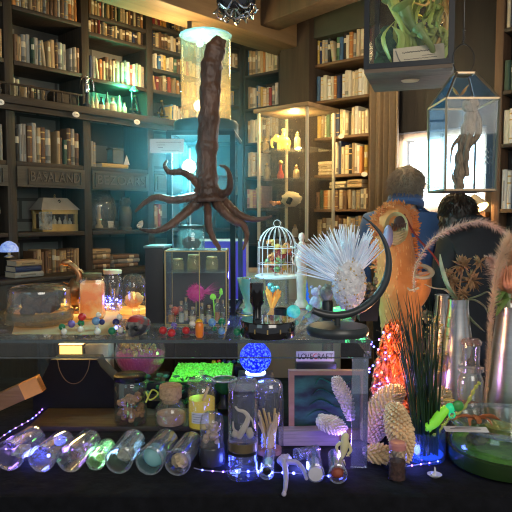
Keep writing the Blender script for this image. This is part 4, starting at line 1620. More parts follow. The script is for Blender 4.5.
# spotlight inside the case
spy = YC + .09
sp_ = at(189.5, 167, spy)
st = thing('spot_lamp', 'small blazing cyan white spotlight on a thin pole in the tall case', 'lamp', (sp_.x, spy, S + .015))
hz_ = sp_.z - st.location.z
MB().lathe([(0, 0), (.03, 0), (.03, .01), (0, .014)], n=20).build('base', steel, st)
MB().cyl((0, .012, .012), (0, .012, hz_ + .07), .0035, n=8).build('pole', steel, st)
MB().lathe([(.011, -.01), (.017, -.012), (.018, .004), (.012, .018), (0, .02)], (0, 0, hz_), 20, Matrix.Rotation(R(-90), 3, 'X')).build('lamp_head', steel, st)
MB().sph((0, -.014, hz_), .0235, (1, .6, 1)).build('lens', glow('cyan white led', (.7, 1, 1), 160), st)

# tentacled trunk
tw = mat('reddish tentacle bark', (.035, .02, .014), .38, var=0, col2=(.19, .09, .05), scale=14, bump=1, bscale=60, stretch=(1, 1, .5))
YK = 2.03
root_ = V((at(211, 190, YK).x, YK, at(211, 250, YK).z))
tr = thing('tentacle_trunk', 'tall dark trunk with writhing tentacle roots standing before the tall case', 'sculpture', (root_.x, YK, root_.z))
W_ = lambda px, py, dy=0: at(px, py, YK + dy)
P = bez([W_(208, 202), W_(207, 180), W_(207, 150), W_(209, 120), W_(210, 90), W_(212, 65), W_(216, 48), W_(221, 38)], 120)
kk = YK / F


def trunk_r(u):
    py = lerp(202, 38, u)
    b_ = lerp(9, 10.4, min(1, max(0, (py - 40) / 60)))
    b_ = b_ * (1 if py > 60 else lerp(.55, 1, (py - 38) / 22))
    b_ += max(0, (py - 175) / 27) * 6
    return b_ * kk * (1 + .06 * math.sin(u * 47) + .04 * math.sin(u * 90))


m = MB().tube(P, trunk_r, 36)
for v in m.bm.verts:
    v.co += (v.co - V((root_.x, YK, v.co.z))) * (.08 * noise.noise(v.co * 22) + .12 * noise.noise(V((v.co.x * 70, v.co.y * 70, v.co.z * 18))))
m.build('trunk', tw, tr, world=True)
tent = [([(203, 190), (192, 178), (182, 172), (170, 172), (165, 166), (167, 160)], [0, -.02, -.03, -.03, -.02, -.01], 5),
        ([(205, 195), (190, 198), (172, 200), (156, 197), (143, 204), (135, 212)], [0, -.03, -.05, -.06, -.06, -.06], 6),
        ([(205, 198), (190, 209), (176, 221), (163, 229), (150, 231), (140, 229)], [0, -.04, -.07, -.09, -.1, -.1], 6.5),
        ([(207, 200), (208, 215), (209, 228), (214, 240), (219, 248), (218, 252.5)], [-.01, -.05, -.055, -.05, -.04, -.03], 5),
        ([(213, 197), (222, 210), (233, 220), (243, 225), (247, 236), (243, 250)], [0, -.04, -.05, -.04, -.03, -.03], 6.5),
        ([(214, 192), (226, 203), (238, 214), (250, 219), (262, 219), (272, 216)], [.02, .0, -.02, -.02, -.02, -.02], 6),
        ([(214, 190), (222, 194), (229, 190), (230, 178), (226, 168), (219, 165)], [0, -.03, -.05, -.05, -.03, -.02], 5)]
for pts, dys, r0 in tent:
    PP = bez([W_(x, y, d) for (x, y), d in zip(pts, dys)], 36)
    m = MB().tube(PP, lambda u: (r0 * .72 * (1 - u) ** .7 + .9) * kk * (1 + .05 * math.sin(u * 60)), 12)
    m.build('tentacle', tw, tr, world=True)

# sign card clipped to the case
sg = thing('sign_card', 'pale printed card clipped to the left post of the tall case', 'sign', at(167, 146, YC - .02))
k = (YC - .02) / F
MB().box((0, 0, 0), (34 * k, .002, 14 * k)).build('card', mat('pale card', (.6, .62, .62), .8), sg)
m = MB()
for i, (a_, b_) in enumerate(((-11, 14), (-10, -2), (-9, -4), (-6, 12))):
    squiggle(m, a_ * k, b_ * k, (3.6 - i * 2.6) * k, -.0016, .0007, .0005, i)
m.build('print', ink, sg)
MB().box((0, .011, .0), (.012, .018, .012)).build('clip', blackmetal, sg)
# ------------------------------------------------------------------ small curios: helpers
def lathe_part(name, prof, m, parent, n=28, c=(0, 0, 0), **kw):
    return MB().lathe(prof, c, n, **kw).build(name, m, parent)


def stones(parent, name, m, r, z0, z1, n, s, seed, sub=1, amp=.25, kind='stuff'):
    rnd = random.Random(seed)
    b_ = MB()
    for i in range(n):
        a, q = rnd.uniform(0, 2 * PI), math.sqrt(rnd.random()) * (r - s)
        b_.ico((q * math.cos(a), q * math.sin(a), rnd.uniform(z0 + s, max(z0 + s, z1 - s))), s * rnd.uniform(.7, 1.15), sub, (1, 1, rnd.uniform(.7, 1)), amp, 2, i)
    return b_.build(name, m, parent, kind=kind)


ledblue = glow('blue led', (.08, .1, 1), 16)
ledviolet = glow('violet led', (.3, .1, 1), 12)
pinkwood = mat('terracotta', (.5, .22, .14), .8)
tanlid = mat('tan lid', (.5, .34, .2), .6)

# added sheet, tinted to carry the yellow glow under the left curios
ptr, nt, out = new_mat('yellow glow sheet')
dfs = nt.nodes.new('ShaderNodeBsdfDiffuse')
dfs.inputs[0].default_value = (.55, .45, .28, 1)
tls = nt.nodes.new('ShaderNodeBsdfTranslucent')
tls.inputs[0].default_value = (.9, .56, .16, 1)
mxs = nt.nodes.new('ShaderNodeMixShader')
nt.links.new(dfs.outputs[0], mxs.inputs[1])
nt.links.new(tls.outputs[0], mxs.inputs[2])
nt.links.new(mxs.outputs[0], out.inputs[0])
q0, q1, q2, q3 = onz(12, 334, S), onz(110, 335, S), onz(124, 303, S), onz(20, 304, S)
o = MB().face([V((q.x, q.y, S + .0006)) for q in (q0, q1, q2, q3)]).build('glow_sheet', ptr, base=(q0.x, q0.y, S))
tag(o, 'added sheet tinted for a yellow glow from below, under the cake dome and jars', 'paper')
# glass cake dome
p, r_, k = foot(40, 330, 66, S)
p.z += .0008
o = thing('cake_dome', 'wide glass cake dome with a pale rim, holding dark dried specimens', 'cake dome', p + V((0, 0, .001)))
lathe_part('base_plate', [(0, 0), (r_ * .8, 0), (r_ * .98, 3 * k), (r_, 5 * k), (r_, 13 * k), (r_ * .96, 14 * k), (r_ * .94, 6 * k), (0, 5 * k)], glass('grey rim glass', tint=(.8, .78, .7), base=.1, dirt=.3, dirtcol=(.42, .38, .3)), o, 48)
lathe_part('dome', [(r_ * .93, 7 * k), (r_ * .93, 30 * k), (r_ * .9, 35 * k), (r_ * .75, 38 * k), (0, 39.5 * k), (0, 38.5 * k), (r_ * .74, 37 * k), (r_ * .88, 34 * k), (r_ * .905, 30 * k), (r_ * .905, 7 * k)], glass('dome glass', base=.07, edge=1.3, dirt=.03), o, 48)
m = MB()
rnd = random.Random(4)
for i in range(16):
    m.ico((rnd.uniform(-.045, .05), rnd.uniform(-.03, .04), 7 * k + rnd.uniform(.015, .05)), rnd.uniform(.014, .026), 2, amp=.4, freq=2, seed=i)
m.build('dried_specimen', mat('dark dried matter', (.09, .05, .03), .8, var=.5, scale=50, bump=.6), o)
m = MB()
for x, y in ((-.06, -.02), (.06, -.02), (.068, .0), (-.072, .02)):
    m.ico((x, y, 7 * k + .012), .016, 2, (1.2, 1, .7), .3, 2)
m.build('amber_pieces', mat('amber resin', (.6, .25, .08), .3, em=(.6, .2, .05), es=.1), o)

# orange jar
p, r_, k = foot(93, 321, 26, S)
o = thing('preserve_jar', 'square glass jar of cloudy orange liquid with a dark cap', 'jar', p + V((0, 0, .001)), R(8))
hb_ = 42 * k
rb_ = r_ * .93
def sqjar(o, name, a, h, m, bev):
    return MB().box((0, 0, h / 2), (a * 2, a * 2, h), bev=bev).build(name, m, o)
sqjar(o, 'jar_glass', rb_, hb_, glass('thick jar glass', base=.08, edge=.9, dirt=.04), .012)
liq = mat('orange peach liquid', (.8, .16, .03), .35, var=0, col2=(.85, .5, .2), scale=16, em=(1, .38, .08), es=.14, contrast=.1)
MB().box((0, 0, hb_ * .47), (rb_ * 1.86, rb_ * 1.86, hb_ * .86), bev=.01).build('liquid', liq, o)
lathe_part('cap', [(0, hb_ + .001), (rb_ * .75, hb_ + .001), (rb_ * .78, hb_ + .003), (rb_ * .78, hb_ + .014), (0, hb_ + .016)], mat('dark olive cap', (.16, .13, .06), .5, .3), o)

# jar with tan lid and blue fairy lights
p, r_, k = foot(113, 312, 20, S)
o = thing('lidded_jar', 'clear jar with a tan lid and blue fairy lights inside', 'jar', p + V((0, 0, .001)))
h = 37 * k
lathe_part('jar_glass', glassprof(r_, h, r_ * .82), clear, o)
lathe_part('lid', [(0, h), (r_ * .9, h), (r_ * .92, h + 4 * k), (0, h + 4.6 * k)], tanlid, o)
m = MB()
rnd = random.Random(6)
for i in range(9):
    a = rnd.uniform(0, 6.28)
    m.tube([(rnd.uniform(-.5, .5) * r_, rnd.uniform(-.5, .5) * r_, .008), (math.cos(a) * r_ * .6, math.sin(a) * r_ * .6, h * rnd.uniform(.5, .8))], .0025, 5)
m.build('twigs', bark, o)
m = MB()
for i in range(26):
    a = rnd.uniform(0, 6.28)
    q = rnd.uniform(.2, .85) * r_
    m.ico((q * math.cos(a), q * math.sin(a), rnd.uniform(.01, h * .34)), .0028, 1)
m.build('fairy_lights', ledblue, o, kind='stuff')

# bell dome on orange base
p, r_, k = foot(134, 315, 28, S)
o = thing('bell_jar', 'small bell jar over an amber mound, left of the black cabinet', 'bell jar', p + V((0, 0, .001)))
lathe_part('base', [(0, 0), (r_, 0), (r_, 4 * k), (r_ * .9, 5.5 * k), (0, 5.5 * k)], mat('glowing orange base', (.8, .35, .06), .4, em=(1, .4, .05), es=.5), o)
q = 40 * k
lathe_part('dome', [(r_ * .9, 5.6 * k), (r_ * .92, q * .6), (r_ * .85, q * .82), (r_ * .6, q * .95), (0, q), (0, q - .003), (r_ * .58, q * .93), (r_ * .81, q * .81), (r_ * .88, q * .6), (r_ * .87, 5.6 * k)], clear, o, 32)
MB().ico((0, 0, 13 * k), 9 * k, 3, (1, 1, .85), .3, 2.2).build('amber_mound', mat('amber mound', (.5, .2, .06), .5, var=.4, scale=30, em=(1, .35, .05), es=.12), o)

# bronze bird
p, r_, k = foot(72, 312, 16, S)
o = thing('bronze_bird', 'dark bronze bird with a curled neck behind the orange jar', 'sculpture', V((p.x, 2.22, S + .001)))
k = 2.22 / F
X = lambda px, py, dy=0: (at(px, py, 2.22).x - o.location.x, dy, at(px, py, 2.22).z - o.location.z)
brz = mat('firelit bronze', (.35, .16, .07), .3, .85, var=.4, scale=30)
MB().ico(X(76, 293), 12 * k, 3, (.9, .8, 1.2), .25, 2.5).tube(bez([X(76, 285), X(80, 277), X(76, 269), X(70, 264), X(65, 262)], 16), lambda u: (4.2 - 2 * u) * k, 10).build('body', brz, o)
MB().ico(X(66.5, 262.5), 4.2 * k, 2, (1.4, .8, .9)).cyl(X(63, 262.5), X(59, 266), 1.5 * k, .2 * k, 8).build('head', brz, o)
m = MB()
for a_ in (((80, 283), (70, 284), (63, 282)), ((82, 288), (72, 292), (64, 296)), ((80, 270), (85, 276), (88, 284))):
    m.tube(bez([X(*q_) for q_ in a_], 10), lambda u: (3.4 * (1 - u) + .5) * k, 8, flat=.5)
m.build('wing', brz, o)
MB().cyl((X(74, 300)[0], 0, 0), X(74, 300), 1.6 * k, n=8).cyl((X(79, 300)[0], 0, 0), X(79, 300), 1.6 * k, n=8).lathe([(0, 0), (9 * k, 0), (9 * k, 3 * k), (0, 3 * k)], (X(76, 300)[0], 0, 0), 20).build('base', brz, o)

# glass beaker and painted skull
p, r_, k = foot(136, 318, 9, S)
o = thing('beaker', 'tiny clear glass cup between the bell jar and the painted skull', 'cup', p + V((0, 0, .001)))
lathe_part('cup_glass', [(0, 0), (r_ * .7, 0), (r_, 9 * k), (r_ * .9, 9 * k), (r_ * .6, .002), (0, .002)], clear_dusty, o)
p, r_, k = foot(139, 338, 27, S)
o = thing('painted_skull', 'grey painted skull wrapped in a red bandana at the front of the riser', 'skull', p + V((0, 0, .001)), R(-25))
sk = mat('painted bone', (.22, .2, .17), .6, var=.0, col2=(.03, .03, .03), scale=28, contrast=.08)
m = MB().ico((0, 0, 10 * k), 11 * k, 3, (1.05, 1.15, .9), .12, 2).ico((0, -9 * k, 5 * k), 7 * k, 2, (.9, .9, .7), .1, 2)
m.build('cranium', sk, o)
for s_ in (-1, 1):
    MB().sph((s_ * 4.5 * k, -11.5 * k, 9 * k), 2.8 * k, (1, .5, 1), 10, 6).build('eye_socket', blackplastic, o)
MB().lathe([(11.3 * k, -1.5 * k), (11.8 * k, 1 * k), (10 * k, 5 * k), (5 * k, 8 * k), (0, 9 * k), (0, 8.4 * k), (5 * k, 7.4 * k), (9.4 * k, 4.6 * k), (11 * k, -1.5 * k)], (0, 0, 11.5 * k), 24, Matrix.Rotation(R(-24), 3, 'X')).build('bandana', mat('red bandana cloth', (.4, .03, .03), .8, var=0, col2=(.12, .1, .09), scale=24, contrast=.06), o)

# molecule models
MC = {'r': ('red', (.5, .02, .02)), 'w': ('white', (.72, .66, .55)), 'g': ('green', (.01, .16, .06)), 'p': ('purple', (.16, .1, .36)), 'b': ('light blue', (.14, .3, .5)), 'n': ('navy', (.015, .02, .12)),
      'y': ('yellow', (.7, .42, .02)), 'o': ('orange', (.8, .2, .01))}
mols = [('molecule model of green, purple, red and white balls before the cake dome', [(62, 327, 3.4, 'g'), (64, 331.5, 3, 'w'), (71.5, 324, 3.8, 'p'), (81, 323, 3.5, 'g'), (80.5, 329.5, 3, 'w'), (82, 317, 4.1, 'r')], [(0, 1), (0, 2), (2, 3), (3, 4), (3, 5)]),
        ('molecule model with a light blue ball in front of the orange jar', [(96, 321, 4.3, 'b'), (98.5, 315, 2.8, 'w'), (102, 322, 3, 'n'), (97.5, 331.5, 3.2, 'w'), (97, 327, 2.2, 'w')], [(0, 1), (0, 2), (0, 4), (4, 3)]),
        ('molecule model with navy and green balls left of the skull', [(112, 331, 3.8, 'g'), (116, 322, 3.6, 'n'), (119.5, 317, 3, 'w'), (120.5, 330, 3.2, 'w')], [(0, 1), (1, 2), (1, 3)]),
        ('molecule model of three red balls and a purple one', [(163, 330.5, 4, 'r'), (171.5, 333, 4, 'r'), (174, 326, 3.4, 'p'), (186, 330.5, 3.9, 'r')], [(0, 2), (2, 1), (2, 3)]),
        ('molecule model with a yellow ball on an orange barrel', [(192.5, 323.5, 3.2, 'w'), (199, 322.5, 3.9, 'y'), (199.5, 333, 4, 'o')], [(0, 1), (1, 2)]),
        ('molecule model of blue and green balls right of the yellow one', [(212, 322.5, 4.2, 'b'), (222, 322, 4, 'g'), (221.5, 331, 3.6, 'b'), (215, 329, 2.2, 'g')], [(0, 1), (1, 2), (0, 3), (3, 2)])]
for lab, atoms, bonds in mols:
    # the lowest ball rests on the sheet; the others keep their place in the picture, a little behind or above
    low = max(range(len(atoms)), key=lambda i: atoms[i][1] + atoms[i][2])
    kk = 1.86 / F
    cs_ = []
    r0 = atoms[low][2] * kk
    Yb = onz(atoms[low][0], atoms[low][1], S + r0 + .001).y
    for (x, y, r_, c) in atoms:
        rr = r_ * kk
        Yg = onz(x, y, S + rr + .001).y
        Yq = min(Yg, Yb + .09)
        cs_.append(at(x, y, Yq))
    o = thing('molecule_model', lab, 'molecule model', (cs_[low].x, cs_[low].y, S + .001))
    for i, (x, y, r_, c) in enumerate(atoms):
        nm, cc = MC[c]
        mm = mat('atom ' + nm, cc, .3, coat=.1)
        if c == 'o':
            MB().lathe([(0, -7 * kk), (3 * kk, -7 * kk), (4 * kk, -5 * kk), (4 * kk, 5 * kk), (3 * kk, 7 * kk), (0, 7 * kk)], cs_[i] - V(o.location) + V((0, 0, 3 * kk)), 20).build('atom', mm, o, label=nm + ' barrel shaped atom')
        else:
            MB().sph(cs_[i] - V(o.location), r_ * kk, u=20, v=12).build('atom', mm, o, label=nm + ' ball')
    for a_, b_ in bonds:
        MB().cyl(cs_[a_] - V(o.location), cs_[b_] - V(o.location), .0022, n=8).build('bond', steel, o)
p = onz(237, 332, S + .013)
tag(MB().sph((0, 0, .0115), .0115, u=20, v=12).build('green_ball', MATS['atom green'], base=None), 'single green ball on the riser left of the round black plinth', 'ball').location = (p.x, p.y, S + .001)

# black cabinet left of the glass cube
kx = 2.0 / F
a, c = at(146, 325, 1.99), at(164.5, 325, 1.99)
o = thing('black_cabinet', 'narrow black wooden box with cyan light coloured onto its top, left of the glass cube', 'box', ((a.x + c.x) / 2, 2.07, S + .001), R(-2))
hk = at(155, 246, 1.99).z - S - .001
MB().span((-(c.x - a.x) / 2, -.075, 0), ((c.x - a.x) / 2, .075, hk - .008), bev=.002).build('body', mat('black painted wood', (.018, .017, .018), .55), o)
MB().span((-(c.x - a.x) / 2 - .004, -.079, hk - .0078), ((c.x - a.x) / 2 + .004, .079, hk), bev=.002).build('top', mat('cyan lit top', (.12, .2, .2), .4), o)  # teal colour paints the cyan light falling on the top

# glass cube vitrine
YV = 1.955
a, c = at(165, 324, YV), at(227, 324, YV)
vw = c.x - a.x
vd = .165
zv = at(196, 251, YV).z - S
o = thing('glass_vitrine', 'glass cube vitrine with brass edges holding a magenta specimen and vials', 'vitrine', ((a.x + c.x) / 2, YV, S + .001))
fm = MB()
e = .004
cor = [(sx * (vw / 2 - e / 2), y) for sx in (-1, 1) for y in (e / 2, vd - e / 2)]
for x, y in cor:
    fm.box((x, y, zv / 2), (e, e, zv))
for z in (e / 2, zv - e / 2):
    for y in (e / 2, vd - e / 2):
        fm.box((0, y, z), (vw - 2 * e, e, e))
    for sx in (-1, 1):
        fm.box((sx * (vw / 2 - e / 2), vd / 2, z), (e, vd - 2 * e, e))
fm.box((.012, .001, zv / 2), (.003, .002, zv - .01))
fm.build('frame', brass, o)
gp = clear_dusty
MB().span((-vw / 2 + e, .001, e), (vw / 2 - e, .003, zv - e)).build('front_pane', clear, o)
MB().span((-vw / 2 + e, vd - .003, e), (vw / 2 - e, vd - .001, zv - e)).build('rear_board', mat('dark rear board', (.045, .038, .03), .7), o)
for s_ in (-1, 1):
    MB().box((s_ * (vw / 2 - .002), vd / 2, zv / 2), (.002, vd - 2 * e, zv - 2 * e)).build('side_pane', gp, o)
MB().span((-vw / 2 + e, e, zv - .003), (vw / 2 - e, vd - e, zv - .0005)).build('top_pane', glass('frosty top', dirt=.2), o)
zsf = at(196, 274, YV).z - S
MB().span((-vw / 2 + e + .001, .02, zsf), (vw / 2 - e - .001, vd - .012, zsf + .003)).build('glass_shelf', clear_dusty, o)
kv = (YV + .08) / F
vin = lambda px, py, y: V((at(px, py, YV + y).x, YV + y, 0))
q = vin(199, 292, .08)
mg = thing('magenta_specimen', 'spiky magenta bulb with a fan of threads inside the glass vitrine', 'specimen', (q.x, q.y, S + .004))
mag = mat('magenta fibre', (.55, .02, .22), .5, var=.3, scale=40, em=(.9, .02, .35), es=.05)
zc_ = at(196, 293, q.y).z - S - .004
m = MB().ico((-3 * kv, 0, zc_), 8.5 * kv, 3, (1, 1, .95), .15, 4)
rnd = random.Random(5)
for i in range(240):
    d = V((rnd.gauss(0, 1), rnd.gauss(0, 1), rnd.gauss(0, 1))).normalized()
    m.hair(V((-3 * kv, 0, zc_)) + d * 8 * kv, d, rnd.uniform(2, 4) * kv, .0009)
m.build('bulb', mag, mg)
m = MB()
for i in range(46):
    a_ = R(rnd.uniform(-12, 48))
    d = V((math.cos(a_), rnd.uniform(-.15, .15), math.sin(a_)))
    m.hair(V((3 * kv, 0, zc_)), d, rnd.uniform(14, 26) * kv, .0006)
m.build('threads', mag, mg)
MB().cyl((-3 * kv, 0, 0), (-3 * kv, 0, zc_ - 7 * kv), .003, n=8).lathe([(0, 0), (.02, 0), (.02, .004), (0, .004)], (-3 * kv, 0, 0), 16).build('stand', brass, mg)
for j, (px, y, w, h, cc) in enumerate(((171, .03, 7, 18, 'amber'), (181.5, .025, 6, 22, 'clear'), (193, .03, 7, 16, 'pale'), (202, .028, 5, 20, 'clear'), (209, .025, 6, 18, 'pale'), (217.5, .03, 6, 24, 'amber'), (223, .05, 4, 22, 'clear'), (186, .06, 5, 24, 'pale'))):
    q = vin(px, 320, y)
    b_ = thing('vial', f'small corked {cc} vial, {ORD[j]} along the floor of the glass vitrine', 'vial', (q.x, q.y, S + .004), 0, 'vials in the glass vitrine')
    r_, h_ = w / 2 * kv, h * kv
    lathe_part('vial_glass', glassprof(r_, h_ * .9, r_ * .6), clear_dusty, b_, 16)
    lathe_part('liquid', [(0, .004), (r_ * .85, .004), (r_ * .85, h_ * .45), (0, h_ * .45)], mat('vial fill ' + cc, {'amber': (.5, .22, .06), 'clear': (.5, .5, .42), 'pale': (.6, .5, .35)}[cc], .4), b_, 14)
    lathe_part('cork', [(0, h_ * .84), (r_ * .5, h_ * .84), (r_ * .55, h_), (0, h_)], corkm, b_, 12)
q = vin(175, 312, .05)
o2 = thing('red_anemone', 'red coral ball on a stem at the left of the glass vitrine', 'coral', (q.x, q.y, S + .004))
z_ = at(175, 311, q.y).z - S - .004
MB().ico((0, 0, z_), 4.6 * kv, 2, amp=.2, freq=3).ico((5 * kv, 0, z_ + 2 * kv), 3 * kv, 2, amp=.2).build('ball', mat('red coral', (.6, .08, .04), .6, bump=.4), o2)
MB().cyl((0, 0, 0), (0, 0, z_ - 4 * kv), .0025, n=8).build('stem', pinkwood, o2)
q = vin(215, 300, .06)
o2 = thing('green_sprout', 'bright green sprout with two buds at the right of the glass vitrine', 'plant', (q.x, q.y, S + .004))
z_ = at(213, 298, q.y).z - S
neon = mat('neon green', (.25, .7, .05), .5, em=(.3, 1, .05), es=.15)
MB().tube([(0, 0, 0), (-1 * kv, 0, z_ * .6), (-2 * kv, 0, z_)], .0022, 6).build('stem', neon, o2)
MB().ico((-2 * kv, 0, z_), 3.2 * kv, 2, amp=.3).build('bud', neon, o2)
MB().ico((6 * kv, 0, z_ + 5 * kv), 2.6 * kv, 2, (.7, 1, 1.4), .3).tube([(-1 * kv, 0, z_ * .6), (5 * kv, 0, z_), (6 * kv, 0, z_ + 4 * kv)], .0016, 6).build('bud', neon, o2)
q = vin(190, 262, .09)
for j, (px, w, h) in enumerate(((178, 12, 10), (194, 14, 14), (212, 13, 12))):
    q = vin(px, 268, .09)
    b_ = thing('glass_pot', f'dusty little glass pot on the vitrine shelf, {ORD[j]} from the black cabinet', 'pot', (q.x, q.y, S + .001 + zsf + .004), 0, 'glass pots on the vitrine shelf')
    lathe_part('pot_glass', glassprof(w / 2 * kv, h * kv, w * .42 * kv), glass('amber dusty glass', tint=(.9, .8, .6), dirt=.2, dirtcol=(.6, .5, .3)), b_, 18)
    lathe_part('lid', [(0, h * kv + .001), (w * .42 * kv, h * kv + .001), (w * .4 * kv, h * kv + .006), (0, h * kv + .008)], brass, b_, 18)

# specimen jar on the vitrine
q = V((at(191, 251, 2.0).x, YV + .055, S + .002 + zv))
k = q.y / F
o = thing('specimen_jar', 'round cyan lit jar with a dark specimen standing on the glass vitrine', 'jar', q)
h = 23 * k
lathe_part('jar_glass', glassprof(13.5 * k, h * .92, 12 * k, sh=.18), glass('cyan light tint glass', tint=(.88, .97, .97), dirt=.09, dirtcol=(.6, .9, .9)), o, 32)  # cyan tint and dust colour paint the spotlight's cast on the jar
lathe_part('lid', [(0, h * .93), (13.4 * k, h * .93), (13.4 * k, h * 1.06), (0, h * 1.08)], mat('dark green lid', (.03, .09, .08), .4), o)
MB().ico((-2 * k, 0, 7 * k), 6.5 * k, 3, (1.1, .8, .9), .3, 2).ico((5 * k, 0, 6 * k), 5 * k, 3, (.9, .8, 1), .3, 2).build('specimen', mat('dark brown specimen', (.05, .035, .028), .8, bump=.4), o)

# blue panel behind
a, c = at(199, 300, 2.5), at(248.5, 300, 2.5)
zt_, zb_ = at(220, 239, 2.5).z, S + .001
o = thing('glowing_screen', 'upright framed panel glowing deep blue behind the tall glass case', 'light panel', ((a.x + c.x) / 2, 2.51, zb_))
wv = c.x - a.x
hh = zt_ - zb_
MB().span((-wv / 2, 0, 0), (-wv / 2 + .01, .02, hh)).span((wv / 2 - .01, 0, 0), (wv / 2, .02, hh)).span((-wv / 2 + .01, 0, hh - .01), (wv / 2 - .01, .02, hh)).span((-wv / 2 + .01, 0, 0), (wv / 2 - .01, .02, .01)).build('frame', mat('pale wood frame', (.5, .4, .28), .6), o)
bp_, nt, out = new_mat('blue light panel')
e_ = nt.nodes.new('ShaderNodeEmission')
nz = nt.nodes.new('ShaderNodeTexNoise')
nz.inputs['Scale'].default_value = 5
cr = nt.nodes.new('ShaderNodeValToRGB')
cr.color_ramp.elements[0].color = (.01, .012, .16, 1)
cr.color_ramp.elements[1].color = (.12, .1, .75, 1)
nt.links.new(coords(nt), nz.inputs[0])
nt.links.new(nz.outputs[0], cr.inputs[0])
nt.links.new(cr.outputs[0], e_.inputs[0])
e_.inputs[1].default_value = .55
nt.links.new(e_.outputs[0], out.inputs[0])
MB().span((-wv / 2 + .0105, .006, .0105), (wv / 2 - .0105, .012, hh - .0105)).build('screen', bp_, o)

# green goblet
p, r_, k = foot(248, 319, 12, S)
o = thing('goblet', 'wide mouthed jade green goblet behind the round black plinth', 'goblet', V((p.x, 2.2, S + .001)))
k = 2.2 / F
lathe_part('bowl', [(0, 0), (5.5 * k, 0), (6 * k, 2 * k), (3.5 * k, 6 * k), (4 * k, 12 * k), (8 * k, 24 * k), (11.5 * k, 36 * k), (10.8 * k, 36 * k), (7 * k, 24 * k), (3 * k, 13 * k), (0, 12 * k)], mat('jade glass', (.08, .4, .3), .25, var=.0, col2=(.3, .2, .12), scale=8, em=(.05, .6, .4), es=.06), o, 28)
stones(o, 'dried_moss', mat('brown moss', (.14, .09, .05), .9, var=.5, scale=60), 10.5 * k, 30 * k, 38 * k, 40, 2.6 * k, 3)
# gold ribbon on the riser
m = MB().tube(bez([onz(232, 309, S + .004), onz(240, 314, S + .004), onz(250, 316, S + .004), onz(256, 311, S + .004)], 14), .003, 6)
p = onz(244, 315, S)
tag(m.build('gold_ribbon', gold, base=(p.x, p.y, S)), 'curl of gold ribbon lying under the jade goblet', 'ribbon')

# round black plinth with a pillar
p, r_, k = foot(268, 341, 56, S)
o = thing('round_plinth', 'low round glossy black plinth at the front of the riser', 'plinth', p + V((0, 0, .001)))
lathe_part('drum', [(0, 0), (r_ * .98, 0), (r_, .002), (r_, 15 * k), (r_ * .97, 16 * k), (0, 16 * k)], mat('glossy black', (.01, .01, .011), .12, coat=1), o, 48)
m = MB()
for a_ in (-118, -92, -66, -40):
    m.box((r_ * math.cos(R(a_)), r_ * math.sin(R(a_)), 8 * k), (.004, .003, .013), Matrix.Rotation(R(a_ + 90), 3, 'Z'))
m.build('gold_ticks', gold, o)
q = V((at(257, 322, p.y - .0).x, p.y + .005, S + .002 + 16 * k))
o = thing('black_vessel', 'tall black tapered vessel with a clear rim standing on the round plinth', 'vessel', q)
lathe_part('body', [(0, 0), (4.4 * k, 0), (4.4 * k, 12 * k), (7.3 * k, 17 * k), (7.3 * k, 36 * k), (6.7 * k, 36 * k), (6.7 * k, 20 * k), (0, 19 * k)], MATS['glossy black'], o, 24)
lathe_part('clear_rim', [(7.3 * k, 36.2 * k), (7.3 * k, 41 * k), (6.8 * k, 41 * k), (6.8 * k, 36.2 * k)], clear_dusty, o, 24)

# bird cage on a clear column
YB_ = 2.42
k = YB_ / F
cgx = at(277, 275, YB_).x
zcg = at(277, 277, YB_).z
st_ = thing('clear_column', 'clear glass cylinder column carrying the white bird cage', 'column', (cgx, YB_, S + .001))
lathe_part('glass_tube', [(0, 0), (12 * k, 0), (12 * k, zcg - S - .004), (11 * k, zcg - S - .004), (11 * k, .004), (0, .004)], clear_dusty, st_, 32)
o = thing('bird_cage', 'small white domed bird cage filled with red and orange flowers', 'bird cage', (cgx, YB_, zcg + .001 - .002))
lathe_part('base', [(0, 0), (22 * k, 0), (22 * k, 2 * k), (20 * k, 3 * k), (0, 3 * k)], mat('white enamel wire', (.75, .72, .72), .4), o, 36)
m = MB()
ww_ = MATS['white enamel wire']
Rr, hs = 19 * k, 30 * k
for i in range(18):
    a_ = 2 * PI * i / 18
    pts = [(Rr * math.cos(a_), Rr * math.sin(a_), 3 * k), (Rr * math.cos(a_), Rr * math.sin(a_), hs)] + [(Rr * math.cos(a_) * math.cos(t), Rr * math.sin(a_) * math.cos(t), hs + 21 * k * math.sin(t)) for t in [R(q_) for q_ in (15, 30, 45, 60, 75, 88)]]
    m.tube(pts, .0011, 5)
for z in (14 * k, hs):
    m.tube([(Rr * math.cos(i * PI / 18), Rr * math.sin(i * PI / 18), z) for i in range(36)], .0017, 5, closed=True)
m.tube([(3.5 * k * math.sin(i * PI / 8), 0, hs + 24 * k - 3.5 * k * math.cos(i * PI / 8)) for i in range(16)], .0012, 5, closed=True)
m.build('wires', ww_, o)
fl = thing('flower_posy', 'posy of red, orange and yellow flowers inside the white bird cage', 'flowers', (cgx, YB_, zcg + 3 * k))
rnd = random.Random(9)
for nm, cc, n in (('red_petals', (.4, .05, .04), 12), ('orange_petals', (.75, .3, .1), 14), ('yellow_petals', (.75, .5, .12), 10), ('leaves', (.25, .4, .15), 8)):
    m = MB()
    for i in range(n):
        a_, q_ = rnd.uniform(0, 6.28), rnd.uniform(0, 12) * k
        c_ = V((q_ * math.cos(a_), q_ * math.sin(a_), rnd.uniform(3, 32) * k))
        for j in range(6):
            d = V((rnd.gauss(0, 1), rnd.gauss(0, 1), rnd.gauss(.3, 1))).normalized()
            m.ico(c_ + d * 2.4 * k, 2.4 * k, 1, (1, 1, .5), M=d.to_track_quat('Z', 'Y').to_matrix())
    m.build(nm, mat(nm, cc, .7), fl, kind='stuff')
